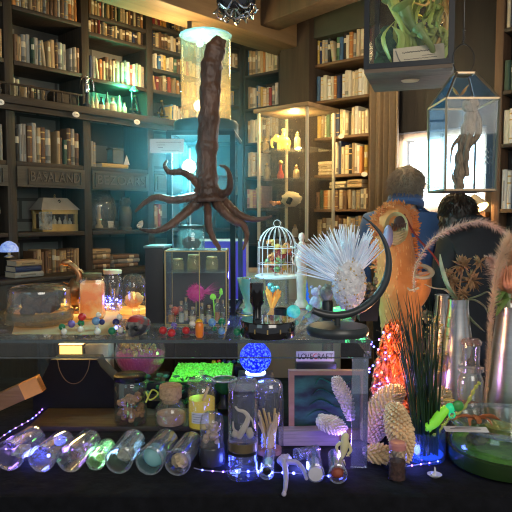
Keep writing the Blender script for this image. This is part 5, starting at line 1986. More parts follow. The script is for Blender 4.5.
# pink candlestick figure
p = at(298, 305, 2.4)
o = thing('pink_candlestick', 'ornate pink frosted candlestick figure right of the bird cage', 'candlestick', (at(301, 300, 2.38).x, 2.36, S + .001))
k = 2.36 / F
pinkg = mat('pink frosted glass', (.75, .5, .42), .35, var=.2, scale=40, bump=.3, bscale=90)
lathe_part('body', [(0, 0), (7.5 * k, 0), (7 * k, 4 * k), (4.5 * k, 8 * k), (5 * k, 22 * k), (5.5 * k, 34 * k), (4 * k, 38 * k), (6 * k, 44 * k), (6.5 * k, 52 * k), (4 * k, 57 * k), (4.6 * k, 63 * k), (2 * k, 66 * k), (3.4 * k, 70 * k), (2.5 * k, 74 * k), (0, 75 * k)], pinkg, o, 20)
for s_ in (-1, 1):
    MB().tube(bez([(s_ * 5 * k, 0, 54 * k), (s_ * 9.5 * k, -.003, 50 * k), (s_ * 8 * k, -.004, 44 * k), (s_ * 4.8 * k, -.003, 42 * k)], 10), .0022 + .001, 6).build('arm', pinkg, o)

# little things between cage and ring
def bits(name, label, cat, px, py, w, Y=None):
    p, r_, k = foot(px, py, w, S)
    o = thing(name, label, cat, p + V((0, 0, .001)))
    return o, r_, p.y / F


o, r_, k = bits('orange_coral', 'spiky orange coral on the riser behind the small black cup', 'coral', 272, 309, 18)
m = MB()
rnd = random.Random(2)
for i in range(16):
    a_ = rnd.uniform(0, 6.28)
    q_ = rnd.uniform(.2, 1)
    m.tube(bez([(0, 0, 0), (q_ * 5 * k * math.cos(a_), q_ * 5 * k * math.sin(a_), 8 * k), (q_ * 9 * k * math.cos(a_), q_ * 9 * k * math.sin(a_), rnd.uniform(12, 21) * k)], 6), lambda u: (2.2 - 1.2 * u) * k, 6)
m.build('branches', mat('amber coral', (.85, .42, .08), .5, em=(1, .4, .05), es=.15), o)
m = MB()
for i in range(9):
    a_ = rnd.uniform(0, 6.28)
    m.ico((4 * k * math.cos(a_) + 2 * k, 4 * k * math.sin(a_), rnd.uniform(17, 23) * k), 2.6 * k, 2)
m.build('aqua_tips', mat('aqua glass', (.2, .6, .55), .2), o)
o, r_, k = bits('black_cup', 'small black cup in front of the orange coral', 'cup', 280.5, 319, 13)
lathe_part('body', [(0, 0), (r_ * .92, 0), (r_, 2 * k), (r_, 9 * k), (r_ * .9, 9.6 * k), (r_ * .86, 4 * k), (0, 3 * k)], blackplastic, o)
o, r_, k = bits('teal_float', 'round teal glass float beside the small black cup', 'glass ball', 293.5, 320, 14)
o.location.z += 0
MB().sph((0, 0, r_), r_, u=24, v=14).build('ball', mat('teal glass', (.02, .45, .42), .1, var=.0, col2=(.3, .75, .65), scale=60, em=(0, .8, .7), es=.12), o)
lathe_part('neck', [(0, r_ * 1.95), (r_ * .35, r_ * 1.93), (r_ * .4, r_ * 2.3), (0, r_ * 2.3)], clear_dusty, o)
o, r_, k = bits('blue_tree', 'little bright blue glass tree behind the teal float', 'ornament', 306, 306, 9)
m = MB()
for i in range(5):
    m.lathe([(0, i * 5 * k), ((5.2 - i * .9) * k, i * 5 * k), ((1.6 - i * .2) * k, (i + 1.15) * 5 * k), (0, (i + 1.15) * 5 * k)], n=9)
m.build('tree_body', mat('cobalt glass', (.02, .14, .8), .2, em=(.02, .15, 1), es=.3), o)
o, r_, k = bits('crystal_bear', 'iridescent crystal figurine between the blue tree and grey bust', 'figurine', 315.5, 312, 14)
irid = mat('iridescent crystal', (.5, .55, .68), .15, var=0, col2=(.7, .5, .72), scale=30, bump=.8, bscale=90)
MB().ico((0, 0, 8 * k), 7.2 * k, 2, (.9, .8, 1.1), .15, 3).ico((0, 0, 19 * k), 5 * k, 2).ico((-4 * k, 0, 24 * k), 2 * k, 1).ico((4 * k, 0, 24 * k), 2 * k, 1).build('body', irid, o)
o, r_, k = bits('green_bead', 'pale green glass bead left of the crystal figurine', 'bead', 309, 312, 7)
MB().sph((0, 0, r_), r_ * 1.0).build('ball', mat('pale green glass', (.35, .7, .45), .15), o)
o, r_, k = bits('black_jar', 'short black jar carrying a grey bust behind the crescent ring', 'jar', 327.5, 321, 11)
lathe_part('body', [(0, 0), (r_, 0), (r_, 18 * k), (r_ * .8, 20 * k), (0, 20 * k)], blackplastic, o)
jl = V(o.location) + V((0, 0, 20 * k + .001))
o = thing('grey_bust', 'small mottled grey bust on the short black jar', 'bust', jl)
MB().ico((-1 * k, 0, 8 * k), 7.4 * k, 3, (.9, .9, 1.1), .3, 2).cyl((0, 0, 0), (0, 0, 4 * k), 4 * k, n=14).build('head', mat('mottled stone', (.3, .28, .24), .8, var=.6, scale=30), o)
o, r_, k = bits('black_pot', 'square black plant pot behind the crescent ring', 'pot', 367, 322, 22)
MB().hexa([(-r_ * .8, -r_ * .8, 0), (r_ * .8, -r_ * .8, 0), (r_ * .8, r_ * .8, 0), (-r_ * .8, r_ * .8, 0)], [(-r_, -r_, 24 * k), (r_, -r_, 24 * k), (r_, r_, 24 * k), (-r_, r_, 24 * k)]).build('body', blackplastic, o)
m = MB()
rnd = random.Random(12)
for i in range(40):
    m.ico((rnd.uniform(-r_, r_) * .8, rnd.uniform(-r_, r_) * .8, rnd.uniform(25, 42) * k), 2.6 * k, 1, amp=.3)
m.build('dry_foliage', mat('dry brown foliage', (.22, .15, .08), .9, var=.4, scale=40), o, kind='stuff')
o, r_, k = bits('green_light', 'flat glowing green lamp under the white spiny burst', 'lamp', 344, 314, 22)
lathe_part('disc', [(0, 0), (r_, 0), (r_, 4 * k), (0, 6 * k)], mat('green glow glass', (.1, .6, .2), .3, em=(.08, 1, .25), es=1.1), o)

# crescent ring stand
p, r_, k = foot(337.5, 341, 63, S)
o = thing('crescent_stand', 'black crescent ring on an oval black base at the front of the riser', 'stand', p + V((0, 0, .001)))
lathe_part('base', [(0, 0), (r_ * .96, 0), (r_, 3 * k), (r_, 6 * k), (r_ * .93, 9 * k), (0, 9.5 * k)], mat('satin black', (.03, .034, .035), .35), o, 48, sy=.9)
Yr = p.y
zc_ = at(336, 263, Yr).z - o.location.z
xc_ = at(336, 263, Yr).x - p.x
RR = 53 * k
pts = [(xc_ + RR * math.cos(R(a_)), 0, zc_ + RR * math.sin(R(a_))) for a_ in range(60, -117, -4)]
MB().tube(pts, lambda u: (.7 + 3.3 * min(1, u * 2.2)) * k * (1 if u < .97 else .85), 12).build('crescent', MATS['satin black'], o)
MB().cyl((xc_ + RR * math.cos(R(-88)), 0, 9.3 * k), (xc_ + RR * math.cos(R(-88)), 0, zc_ - RR - 2 * k), 3.2 * k, n=16).build('stem', MATS['satin black'], o)

# white spiny burst behind the ring
Ys = p.y + .17
k = Ys / F
c0 = at(349, 284, Ys)
o = thing('spiny_burst', 'white burst of long clear spines around a lacy white core', 'sculpture', (c0.x, Ys, S + .001))
zc_ = c0.z - o.location.z
lace = mat('white lace', (.75, .72, .72), .5, var=.25, scale=60, bump=.7, bscale=90)
core = MB().ico((0, 0, zc_), 19 * k, 4, (.88, .75, 1.4), .12, 9)
rnd = random.Random(7)
for i in range(420):
    d = V((rnd.gauss(0, 1), rnd.gauss(0, 1), rnd.gauss(0, 1))).normalized()
    core.ico((d.x * 16.6 * k, d.y * 14 * k, zc_ + d.z * 26 * k), rnd.uniform(.8, 1.5) * k, 1)
core.build('core', lace, o)
m = MB()
for i in range(44):
    d = V((rnd.gauss(0, 1), -abs(rnd.gauss(0, 1)), rnd.gauss(0, 1))).normalized()
    m.ico((d.x * 17.6 * k, d.y * 15 * k, zc_ + d.z * 27.4 * k), 1 * k, 1)
m.build('gold_beads', gold, o, kind='stuff')
MB().cyl((0, 0, 0), (0, 0, zc_ - 24 * k), 6 * k, 9 * k, 16).build('foot_stem', clear_dusty, o)
spine = mat('clear white spine', (.8, .84, .9), .15, var=.08, em=(.6, .75, 1), es=.05)
tmp = MB()
for i in range(150):
    u = rnd.random()
    a_ = R(lerp(178, 28, u))
    tip = V((math.cos(a_) * lerp(56, 34, u), 0, math.sin(a_) * 42 + 14)) * k
    if a_ > R(150):
        tip.z += rnd.uniform(-6, 14) * k
    tip.y = rnd.uniform(-1, 1) * 26 * k
    tip *= rnd.uniform(.85, 1.1)
    b0 = V((math.cos(a_) * 11, rnd.uniform(-8, 8), math.sin(a_) * 20)) * k
    tmp.tube([b0 + V((0, 0, zc_)), (b0 + tip) * .5 + V((0, 0, zc_)), tip + V((0, 0, zc_))], [.75 * k, .85 * k, .4 * k], 5)
tmp.build('spines', spine, o, kind='stuff')
# ------------------------------------------------------------------ things on the cloth under the riser
def box_on(name, label, cat, x0, x1, pyb, pyt, Y, dep, m, z=T, bev=.003, part='body', rz=0):
    a, c = at(x0, pyb, Y), at(x1, pyb, Y)
    zt_ = at((x0 + x1) / 2, pyt, Y).z
    o = thing(name, label, cat, ((a.x + c.x) / 2, Y + dep / 2, z + .001), rz)
    MB().span((-(c.x - a.x) / 2, -dep / 2, 0), ((c.x - a.x) / 2, dep / 2, zt_ - z - .001), bev=bev).build(part, m, o)
    return o, (c.x - a.x), zt_


# dark board the middle jars stand on
a, c = onz(28, 432, T), onz(214, 432, T)
dkb = wood('dark plank', (.02, .011, .007), (.05, .03, .018), 0)
o = MB().span((a.x, a.y, T + .001), (c.x, a.y + .2, T + .02), bev=.003).build('plank', dkb, base=((a.x + c.x) / 2, a.y, T + .001))
tag(o, 'flat dark wooden plank under the middle row of jars', 'plank')
TP = T + .0205
ypl0, ypl1 = a.y, a.y + .2

# black necklace bust
Yb = ypl1 + .03
P_ = lambda px, py: (at(px, py, Yb).x, at(px, py, Yb).z)
o = thing('necklace_bust', 'black velvet necklace bust with a thin cord, behind the plank', 'display bust', (at(74, 400, Yb).x, Yb, T + .001))
bx = o.location
poly = [(34, 432), (33, 398), (48, 366), (51, 359.5), (97, 359.5), (100, 366), (119, 385), (119, 432)]
poly = [(P_(*q)[0] - bx.x, max(0, P_(*q)[1] - bx.z)) for q in poly]
poly[0] = (poly[0][0], 0)
poly[-1] = (poly[-1][0], 0)
MB().prism(poly, 0, .09).build('body', mat('bust velvet', (.008, .008, .01), .8, sheen=.15, spec=.2), o)
MB().tube(bez([(P_(x, y)[0] - bx.x, -.004, P_(x, y)[1] - bx.z) for x, y in ((58, 360), (60, 370), (66, 380), (74, 383.5), (82, 380), (88, 370), (90, 360))], 24), .0016, 6).build('cord', mat('brown cord', (.2, .12, .06), .8), o)
# light box and grey box behind the bust
o, w, zt_ = box_on('light_box', 'small glowing yellow light box behind the black necklace bust', 'lamp', 59, 84, 400, 345, 2.39, .06, mat('dark casing', (.08, .05, .03), .7))
lbw = w
m = MB().span((-w / 2 + .008, -.0325, zt_ - T - .05), (w / 2 - .004, -.0305, zt_ - T - .004)).build('lit_panel', glow('warm yellow panel', (1, .6, .1), 2.4), o)
MB().span((-w / 2 + .003, -.027, zt_ - T - .0008), (w / 2 - .003, .027, zt_ - T + .002)).build('lit_top', glow('warm yellow top', (1, .6, .15), 5), o)
box_on('grey_carton', 'plain pale grey carton behind the black necklace bust', 'box', 86, 109, 400, 345, 2.41, .1, mat('grey card board', (.36, .35, .33), .8))
# leaning plank, lower left
pa, pb = onz(-62, 441, T + .03), at(42, 381, 2.1)
pb = at(41, 383, Yb - .085)
pa = V((onz(-62, 441, T + .03).x, pb.y - .02, T + .035))
o = thing('leaning_board', 'brown wooden bar leaning up to the necklace bust at the lower left', 'wooden bar', pa)
MB().bar((0, 0, 0), pb - pa, .06, .05, up=(0, -1, .0), bev=.002).build('bar', wood('golden brown board', (.2, .09, .035), (.34, .18, .08), 0), o)
MB().bar((pb - pa) * .72, (pb - pa) * 1.0, .0605, .0505, up=(0, -1, 0)).build('lit_end', mat('orange lit wood', (.85, .36, .09), .6, scale=10), o, label='end coloured as lit orange')  # orange light painted into the colour of the board's end
# stand and pink globe
o, w, zt_ = box_on('globe_plinth', 'dark plinth behind the jar of brown stones carrying the pink globe', 'plinth', 118, 164, 420, 383, 2.37, .18, blackplastic)
p = at(140.5, 361, 2.46)
k = p.y / F
r_ = 25.5 * k
o = thing('pink_globe', 'clear glass globe lined with pink scales under the riser', 'globe', (p.x, p.y, zt_ + .001))
zc_ = r_ * .985
lathe_part('glass_globe', [(r_ * .35, .0)] + [(r_ * math.sin(R(q)), zc_ - r_ * math.cos(R(q))) for q in range(22, 180, 8)] + [(0, zc_ + r_)], glass('globe glass', base=.12, edge=1.3, dirt=.04), o, 40)
m = MB()
pk = mat('pink scales', (.42, .06, .12), .25, var=.0, col2=(.25, .07, .3), scale=5, em=(.9, .12, .2), es=.04)
m.lathe([(0, .006)] + [(r_ * .93 * math.sin(R(q)), zc_ - r_ * .93 * math.cos(R(q))) for q in range(24, 92, 8)] + [(0, zc_)], n=36)
for j in range(9):
    la = R(28 + j * 7.2)
    n_ = int(30 * math.sin(la)) + 6
    for i in range(n_):
        a_ = 2 * PI * (i + .5 * (j % 2)) / n_
        d = V((math.sin(la) * math.cos(a_), math.sin(la) * math.sin(a_), -math.cos(la)))
        m.ico(V((0, 0, zc_)) + d * r_ * .93, r_ * .085, 1, (1, 1, .4), M=d.to_track_quat('Z', 'Y').to_matrix())
m.build('scale_lining', pk, o)
m = MB()
rnd = random.Random(31)
for i in range(70):
    a_, q_ = rnd.uniform(0, 6.28), math.sqrt(rnd.random()) * r_ * .75
    m.ico((q_ * math.cos(a_), q_ * math.sin(a_), zc_ + rnd.uniform(.0, .06)), .009, 1, amp=.3)
m.build('golden_filling', mat('golden moss', (.5, .32, .1), .8, var=.4, scale=40), o, kind='stuff')
# glowing green tray
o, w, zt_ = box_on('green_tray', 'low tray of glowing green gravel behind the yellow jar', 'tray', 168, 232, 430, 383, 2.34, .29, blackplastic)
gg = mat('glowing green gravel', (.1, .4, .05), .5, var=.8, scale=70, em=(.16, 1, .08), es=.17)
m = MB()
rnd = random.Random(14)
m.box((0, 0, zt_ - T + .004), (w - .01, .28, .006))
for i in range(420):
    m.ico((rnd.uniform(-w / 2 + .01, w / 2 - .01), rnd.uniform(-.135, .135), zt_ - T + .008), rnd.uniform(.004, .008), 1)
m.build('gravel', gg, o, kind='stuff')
# dark plants box in front (green leaves between jars)
lf = thing('leafy_plant', 'dark green leafy plant between the corked bottle and the yellow jar', 'plant', (at(158, 410, 2.3).x, 2.28, T + .001))
m = MB()
rnd = random.Random(44)
for i in range(70):
    c_ = V((rnd.uniform(-.08, .2), rnd.uniform(-.03, .03), rnd.uniform(.02, .15)))
    d = V((rnd.gauss(0, 1), -abs(rnd.gauss(0, 1)), rnd.gauss(.2, 1))).normalized()
    m.ico(c_, .016, 1, (1, .6, .2), M=d.to_track_quat('Z', 'Y').to_matrix())
m.build('leaves', mat('deep green leaf', (.02, .1, .04), .35, var=.6, scale=20), lf, kind='stuff')
MB().lathe([(0, 0), (.04, 0), (.05, .05), (0, .05)], n=18).build('pot', blackplastic, lf)
m = MB().tube(bez([onz(146, 402, .86), onz(152, 390, .88), onz(158, 394, .87), onz(150, 400, .86), onz(146, 392, .88)], 20), .003, 6)
tb2 = tag(m.build('string_tangle', mat('lime cord', (.55, .6, .1), .5), base=onz(150, 400, .86)), 'tangle of lime yellow cord hanging on the dark leaves', 'cord')
# white cone with beads
p = at(218, 345, 2.3)
o, w, zt_ = box_on('bead_stand', 'narrow dark stand under the coloured marbles behind the green tray', 'stand', 212, 246, 420, 366, 2.65, .05, blackplastic)
for j, (px, py, c) in enumerate(((214, 362, 'y'), (219, 364, 'r'), (224, 361, 'n'), (229, 363, 'p'), (234, 360, 'n'), (239, 362, 'b'), (230, 366, 'g'), (244, 364, 'p'))):
    nm, cc = MC[c]
    q = at(px, 362, 2.667 + (j % 3) * .008)
    tag(MB().sph((0, 0, .0105), .0105, u=16, v=10).build('marble', mat('atom ' + nm, cc)), f'{nm} marble, {ORD[j]} from the green tray along the dark bead stand', 'marble', 'marbles behind the green tray').location = (q.x, q.y, zt_ + .002)
# blue led globe
o, w, zt_ = box_on('globe_stand', 'black box with a gold clasp under the blue glowing globe', 'box', 238, 274, 440, 377, 2.12, .1, mat('black lacquer', (.015, .014, .018), .4))
MB().sph((.005, -.052, zt_ - T - .035), .006).build('clasp', gold, o)
p = at(255.5, 360, 2.17)
k = p.y / F
r_ = 16 * k
o = thing('blue_globe', 'bright blue glowing crackle glass globe under the riser', 'lamp', (p.x, p.y, zt_ + .001))
bgm, nt, out = new_mat('blue crackle light')
e_ = nt.nodes.new('ShaderNodeEmission')
vz = nt.nodes.new('ShaderNodeTexVoronoi')
vz.inputs['Scale'].default_value = 130
cr = nt.nodes.new('ShaderNodeValToRGB')
cr.color_ramp.elements[0].color = (.12, .25, 1, 1)
cr.color_ramp.elements[0].position = .2
cr.color_ramp.elements[1].color = (.002, .006, .7, 1)
cr.color_ramp.elements[1].position = .6
nt.links.new(coords(nt), vz.inputs['Vector'])
nt.links.new(vz.outputs['Distance'], cr.inputs[0])
nt.links.new(cr.outputs[0], e_.inputs[0])
e_.inputs[1].default_value = 1.1
nt.links.new(e_.outputs[0], out.inputs[0])
m = MB().ico((0, 0, r_), r_, 4, (1, 1, 1), .0)
for v in m.bm.verts:
    v.co *= 1 + .03 * noise.noise(v.co * 140)
m.build('globe_body', bgm, o)
lathe_part('light_ring', [(r_ * .5, 0), (r_ * .62, .0), (r_ * .62, .005), (r_ * .5, .005)], glow('white blue led', (.4, .6, 1), 12), o)
# picture
k = 1.97 / F
a, c = at(289, 443, 1.97), at(366, 443, 1.97)
w = c.x - a.x
hh = at(330, 371, 1.99).z - T
o = thing('framed_picture', 'pinkish wooden box frame with a dark sea green picture under the riser', 'picture', ((a.x + c.x) / 2, 1.97, T + .001))
o.rotation_euler = (R(-4), 0, 0)
pw = wood('rose wood frame', (.28, .13, .09), (.42, .22, .16), 0)
f = MB()
for lo, hi in (((-w / 2, 0, 0), (-w / 2 + .018, .04, hh)), ((w / 2 - .018, 0, 0), (w / 2, .04, hh)), ((-w / 2 + .018, 0, hh - .014), (w / 2 - .018, .04, hh)), ((-w / 2 + .018, 0, 0), (w / 2 - .018, .04, .034))):
    f.span(lo, hi)
f.build('frame', pw, o)
MB().span((-w / 2 + .018, .02, .034), (w / 2 - .018, .024, hh - .014)).build('canvas', mat('dark sea picture', (.004, .008, .02), .5, var=0, col2=(.02, .13, .1), scale=11, stretch=(1, 1, 2.4), contrast=.15), o)
m = MB()
rnd = random.Random(3)
for i in range(4):
    z_ = .075 + i * .035
    m.tube(bez([(-.07 + i * .01, .0185, z_), (-.02, .0185, z_ + .02), (.04, .0185, z_ - .006), (.085, .0185, z_ + .016)], 16), lambda u: .009 * math.sin(PI * u) + .001, 6, flat=.15)
m.build('green_swirl', mat('green swirl', (.03, .22, .13), .6, var=.5, scale=30), o)
m = MB()
for x, s_ in ((-.015, .02), (.035, .022)):
    m.sph((x, .0185, .055), s_, (1, .1, .32), 12, 6)
m.build('ochre_shapes', mat('ochre paint', (.4, .3, .08), .6), o)
# name plate on a shelf block
o, w, zt_ = box_on('plate_block', 'dark block behind the framed picture carrying the lettered plate', 'block', 296, 336, 440, 363.5, 2.2, .1, blackplastic)
k = 2.2 / F
sgn = thing('lettered_plate', 'white plate with decorative black letters under the riser', 'sign', (at(316, 360, 2.2).x, 2.23, zt_ + .001))
MB().box((0, 0, 5.2 * k), (39 * k, .006, 10.4 * k)).build('plate', mat('white plate', (.7, .7, .72), .5), sgn)
for j, ch in enumerate('LOVECRAFT'):
    tx = text(ch, 8.6 * k, mat('red letter', (.6, .03, .03), .6) if j == 4 else ink, sgn, ((j - 4) * 4.05 * k, -.0035, 5.0 * k), depth=.0006, name='letter')
    tx.scale = (.8, 1, 1)
# pale plank in front of the picture
a, c = onz(279, 446, T), onz(338, 446, T)
zt_ = at(308, 432, a.y).z
o = MB().hexa([(a.x, a.y, T + .001), (c.x, a.y, T + .001), (c.x, a.y + .05, T + .001), (a.x, a.y + .05, T + .001)], [(a.x, a.y, zt_), (c.x + .004, a.y, zt_ + .006), (c.x + .004, a.y + .05, zt_ + .006), (a.x, a.y + .05, zt_)]).build('driftwood_bar', mat('greyed wood', (.3, .24, .24), .8, var=.3, scale=8, stretch=(1, 10, 14), bump=.3), base=((a.x + c.x) / 2, a.y, T + .001))
tag(o, 'pale grey wooden bar lying before the framed picture', 'wooden bar')

# ------------------------------------------------------------------ middle row of jars
p, r_, k = foot(131, 428, 33, TP)
o = thing('stone_jar', 'dark lidded jar of brown stones standing left of the corked bottle', 'jar', p + V((0, 0, .001)))
h = 44 * k
lathe_part('jar_glass', glassprof(r_, h, r_ * .9, sh=.1), clear, o, 32)
lathe_part('lid', [(0, h), (r_ * .96, h), (r_ * .98, h + 1 * k), (r_ * .98, h + 5 * k), (r_ * .9, h + 6 * k), (0, h + 6 * k)], mat('black tin lid', (.02, .018, .02), .25, .5), o, 32)
stones(o, 'stones', mat('brown stones', (.34, .17, .085), .6, var=.5, scale=25), r_ * .94, .006, h * .68, 70, 3.6 * k, 1)
p, r_, k = foot(171, 432, 33, TP)
o = thing('corked_bottle', 'squat round bottle with a wide cork and pinkish sand', 'bottle', p + V((0, 0, .001)))
lathe_part('bottle_glass', [(0, 0), (r_ * .85, 0), (r_, 5 * k), (r_, 16 * k), (r_ * .85, 22 * k), (r_ * .62, 26 * k), (r_ * .68, 29 * k), (r_ * .6, 29 * k), (r_ * .55, 26 * k), (r_ * .78, 21 * k), (r_ * .92, 15 * k), (r_ * .92, 5 * k), (0, 3 * k)], clear_dusty, o, 32)
lathe_part('sand', [(0, 3.5 * k), (r_ * .8, 3.5 * k), (r_ * .88, 7 * k), (r_ * .86, 14 * k), (0, 17 * k)], mat('pinkish sand', (.42, .25, .16), .8, var=.25, scale=60), o, 28)
lathe_part('cork', [(0, 25 * k), (r_ * .52, 25 * k), (r_ * .56, 29.5 * k), (r_ * .68, 30 * k), (r_ * .7, 41 * k), (r_ * .66, 42.5 * k), (0, 42.5 * k)], corkm, o, 28)
p, r_, k = foot(202, 432, 29, TP)
o = thing('yellow_jar', 'tall yellow filled jar with a knobbed glass lid and a printed label', 'jar', p + V((0, 0, .001)))
h = 45 * k
lathe_part('jar_glass', glassprof(r_, h, r_ * .86, sh=.14), clear, o, 32)
yl = mat('yellow liquid', (.62, .42, .03), .2, var=0, col2=(.75, .6, .12), scale=7, em=(.9, .6, .03), es=.1)
lathe_part('liquid', [(0, .005), (r_ * .9, .005), (r_ * .92, h * .1), (r_ * .92, h * .66), (0, h * .66)], yl, o, 28)
lathe_part('lid', [(r_ * .86, h + .001), (r_ * 1.0, h + .001), (r_ * 1.0, h + 3 * k), (r_ * .7, h + 6 * k), (r_ * .2, h + 7 * k), (r_ * .15, h + 9 * k), (r_ * .24, h + 11 * k), (r_ * .14, h + 13 * k), (0, h + 13.4 * k)], glass('lid glass', base=.12, edge=.9, dirt=.12), o, 28)
MB().bar((-.3 * r_, -.5 * r_, h * .3), (r_ * .5, -.4 * r_, h * .95), 7 * k, 2 * k).build('folded_paper', mat('cream fold', (.7, .5, .25), .8), o)
lb = MB()
for i in range(10):
    a0_, a1_ = R(-128 + i * 7), R(-121 + i * 7)
    q = r_ * 1.02
    lb.hexa([(q * math.cos(a0_), q * math.sin(a0_), 8 * k), (q * math.cos(a1_), q * math.sin(a1_), 8 * k), (q * 1.012 * math.cos(a1_), q * 1.012 * math.sin(a1_), 8 * k), (q * 1.012 * math.cos(a0_), q * 1.012 * math.sin(a0_), 8 * k)],
            [(q * math.cos(a0_), q * math.sin(a0_), 19 * k), (q * math.cos(a1_), q * math.sin(a1_), 19 * k), (q * 1.012 * math.cos(a1_), q * 1.012 * math.sin(a1_), 19 * k), (q * 1.012 * math.cos(a0_), q * 1.012 * math.sin(a0_), 19 * k)])
lbl = lb.build('paper_label', mat('grey label', (.62, .6, .52), .8), o)
m = MB()
for i, (f0, f1) in enumerate(((-124, -66), (-122, -84), (-120, -76), (-122, -90))):
    m.tube([(r_ * 1.04 * math.cos(R(lerp(f0, f1, j / 8))), r_ * 1.04 * math.sin(R(lerp(f0, f1, j / 8))), (17 - i * 2.4) * k) for j in range(9)], .0006, 4)
m.build('print', ink, lbl)
o = thing('green_bowl', 'small dark green bowl with a pale rim behind the yellow jar', 'bowl', (at(224, 385, 2.25).x, 2.26, TP))
k = 2.26 / F
zz = at(224, 379, 2.26).z - TP
lathe_part('stand', [(0, 0), (9 * k, 0), (4 * k, 6 * k), (4 * k, zz - 15 * k), (0, zz - 15 * k)], blackplastic, o, 20)
lathe_part('bowl', [(0, zz - 15 * k), (5 * k, zz - 14.5 * k), (11 * k, zz - 8 * k), (13 * k, zz), (12 * k, zz), (10 * k, zz - 5 * k), (0, zz - 6 * k)], mat('mid green glaze', (.03, .16, .04), .3, var=.4), o, 28)
MB().tube([(12.5 * k * math.cos(i * PI / 16), 12.5 * k * math.sin(i * PI / 16), zz) for i in range(32)], .9 * k, 6, closed=True).build('pale_rim', mat('pale rim', (.6, .5, .35)), o)
lathe_part('dark_filling', [(0, zz - 4 * k), (10.4 * k, zz - 3 * k), (10.4 * k, zz - 2.5 * k), (0, zz - 1.5 * k)], mat('dark bud', (.09, .06, .04), .8), o, 24)
# tall jar pair
p, r_, k = foot(243, 482, 31, T)
o = thing('tall_jar', 'tall double glass jar with a brass band and a pale specimen, front row', 'jar', p + V((0, 0, .001)))
h = 100 * k
lathe_part('lower_glass', [(0, 0), (r_ * 1.05, 0), (r_ * 1.05, 3 * k), (r_ * .94, 4 * k), (r_ * .94, 28 * k), (r_ * .9, 28 * k), (r_ * .9, 5 * k), (0, 5 * k)], clear, o, 32)
lathe_part('brass_band', [(r_ * .92, 28.2 * k), (r_ * 1.0, 28.2 * k), (r_ * 1.0, 37 * k), (r_ * .92, 37 * k)], mat('dull gold band', (.42, .32, .18), .3, .9), o, 32)
lathe_part('dark_ring', [(r_ * .99, 25 * k), (r_ * 1.03, 25 * k), (r_ * 1.03, 28 * k), (r_ * .99, 28 * k)], blackplastic, o, 32)
lathe_part('upper_glass', [(0, 37.3 * k), (r_ * .97, 37.3 * k), (r_ * .97, 84 * k), (r_ * .9, 87 * k), (r_ * .96, 88 * k), (r_ * .96, 91 * k), (r_ * .88, 91 * k), (r_ * .85, 87 * k), (r_ * .92, 83 * k), (r_ * .92, 39 * k), (0, 39 * k)], clear, o, 32)
lathe_part('glass_lid', [(0, 91.3 * k), (r_ * .98, 91.3 * k), (r_ * 1.0, 94 * k), (r_ * .92, 99 * k), (r_ * .5, 101 * k), (0, 101.5 * k)], glass('lid glass'), o, 32)
m = MB().tube(bez([(-.3 * r_, 0, 40 * k), (.1 * r_, -.1 * r_, 50 * k), (.35 * r_, 0, 60 * k), (.1 * r_, 0, 66 * k), (-.3 * r_, 0, 68 * k), (-.5 * r_, -.1 * r_, 72 * k)], 24), lambda u: (3.6 - 2.6 * u) * k, 8)
m.tube(bez([(.3 * r_, 0, 62 * k), (.6 * r_, 0, 58 * k), (.7 * r_, 0, 50 * k)], 10), lambda u: (1.6 - u) * k, 6).tube(bez([(-.2 * r_, 0, 42 * k), (-.6 * r_, 0, 48 * k), (-.65 * r_, 0, 56 * k)], 10), lambda u: (2.2 - 1.5 * u) * k, 6)
m.ico((.45 * r_, 0, 44 * k), 5 * k, 2, (.8, .8, 1.2), .3).ico((-.5 * r_, 0, 43 * k), 4 * k, 2, amp=.3)
m.build('pale_specimen', mat('pale specimen', (.5, .42, .36), .6, bump=.4), o)
p, r_, k = foot(269, 470, 31, T)
p.y += .07
k = p.y / F
r_ = 15 * k
p.x = at(269, 460, p.y).x
o = thing('coral_jar', 'domed preserving jar of yellow coral fingers behind the small vials', 'jar', p + V((0, 0, .001)))
h = 68 * k
lathe_part('jar_glass', glassprof(r_, h, r_ * .88, sh=.16), clear, o, 32)
lathe_part('dome_lid', [(r_ * .86, h + .001), (r_ * .92, h + .001), (r_ * .92, h + 4 * k), (r_ * .75, h + 8 * k), (0, h + 10 * k), (0, h + 9.4 * k), (r_ * .7, h + 7 * k)], glass('lid glass'), o, 32)
m = MB()
for zz in (h * .9, h * .95, h * .99):
    m.tube([(r_ * .93 * math.cos(i * PI / 14), r_ * .93 * math.sin(i * PI / 14), zz) for i in range(28)], .0016, 5, closed=True)
m.build('neck_ridges', clear_dusty, o)
m = MB()
rnd = random.Random(6)
for i in range(15):
    a_ = rnd.uniform(0, 6.28)
    m.tube(bez([(.2 * r_ * math.cos(a_), .2 * r_ * math.sin(a_), h * .1), (.4 * r_ * math.cos(a_), .4 * r_ * math.sin(a_), h * .35), (.75 * r_ * math.cos(a_ + .4), .75 * r_ * math.sin(a_ + .4), h * rnd.uniform(.42, .72))], 8), lambda u: (2.3 - 1.1 * u) * k, 6)
m.build('coral_fingers', mat('mustard coral', (.6, .4, .12), .7, bump=.4), o)
MB().lathe([(0, .006), (r_ * .85, .006), (r_ * .85, h * .1), (0, h * .13)], n=20).build('gravel', mat('reddish gravel', (.3, .12, .08), .8, var=.5, scale=60), o)

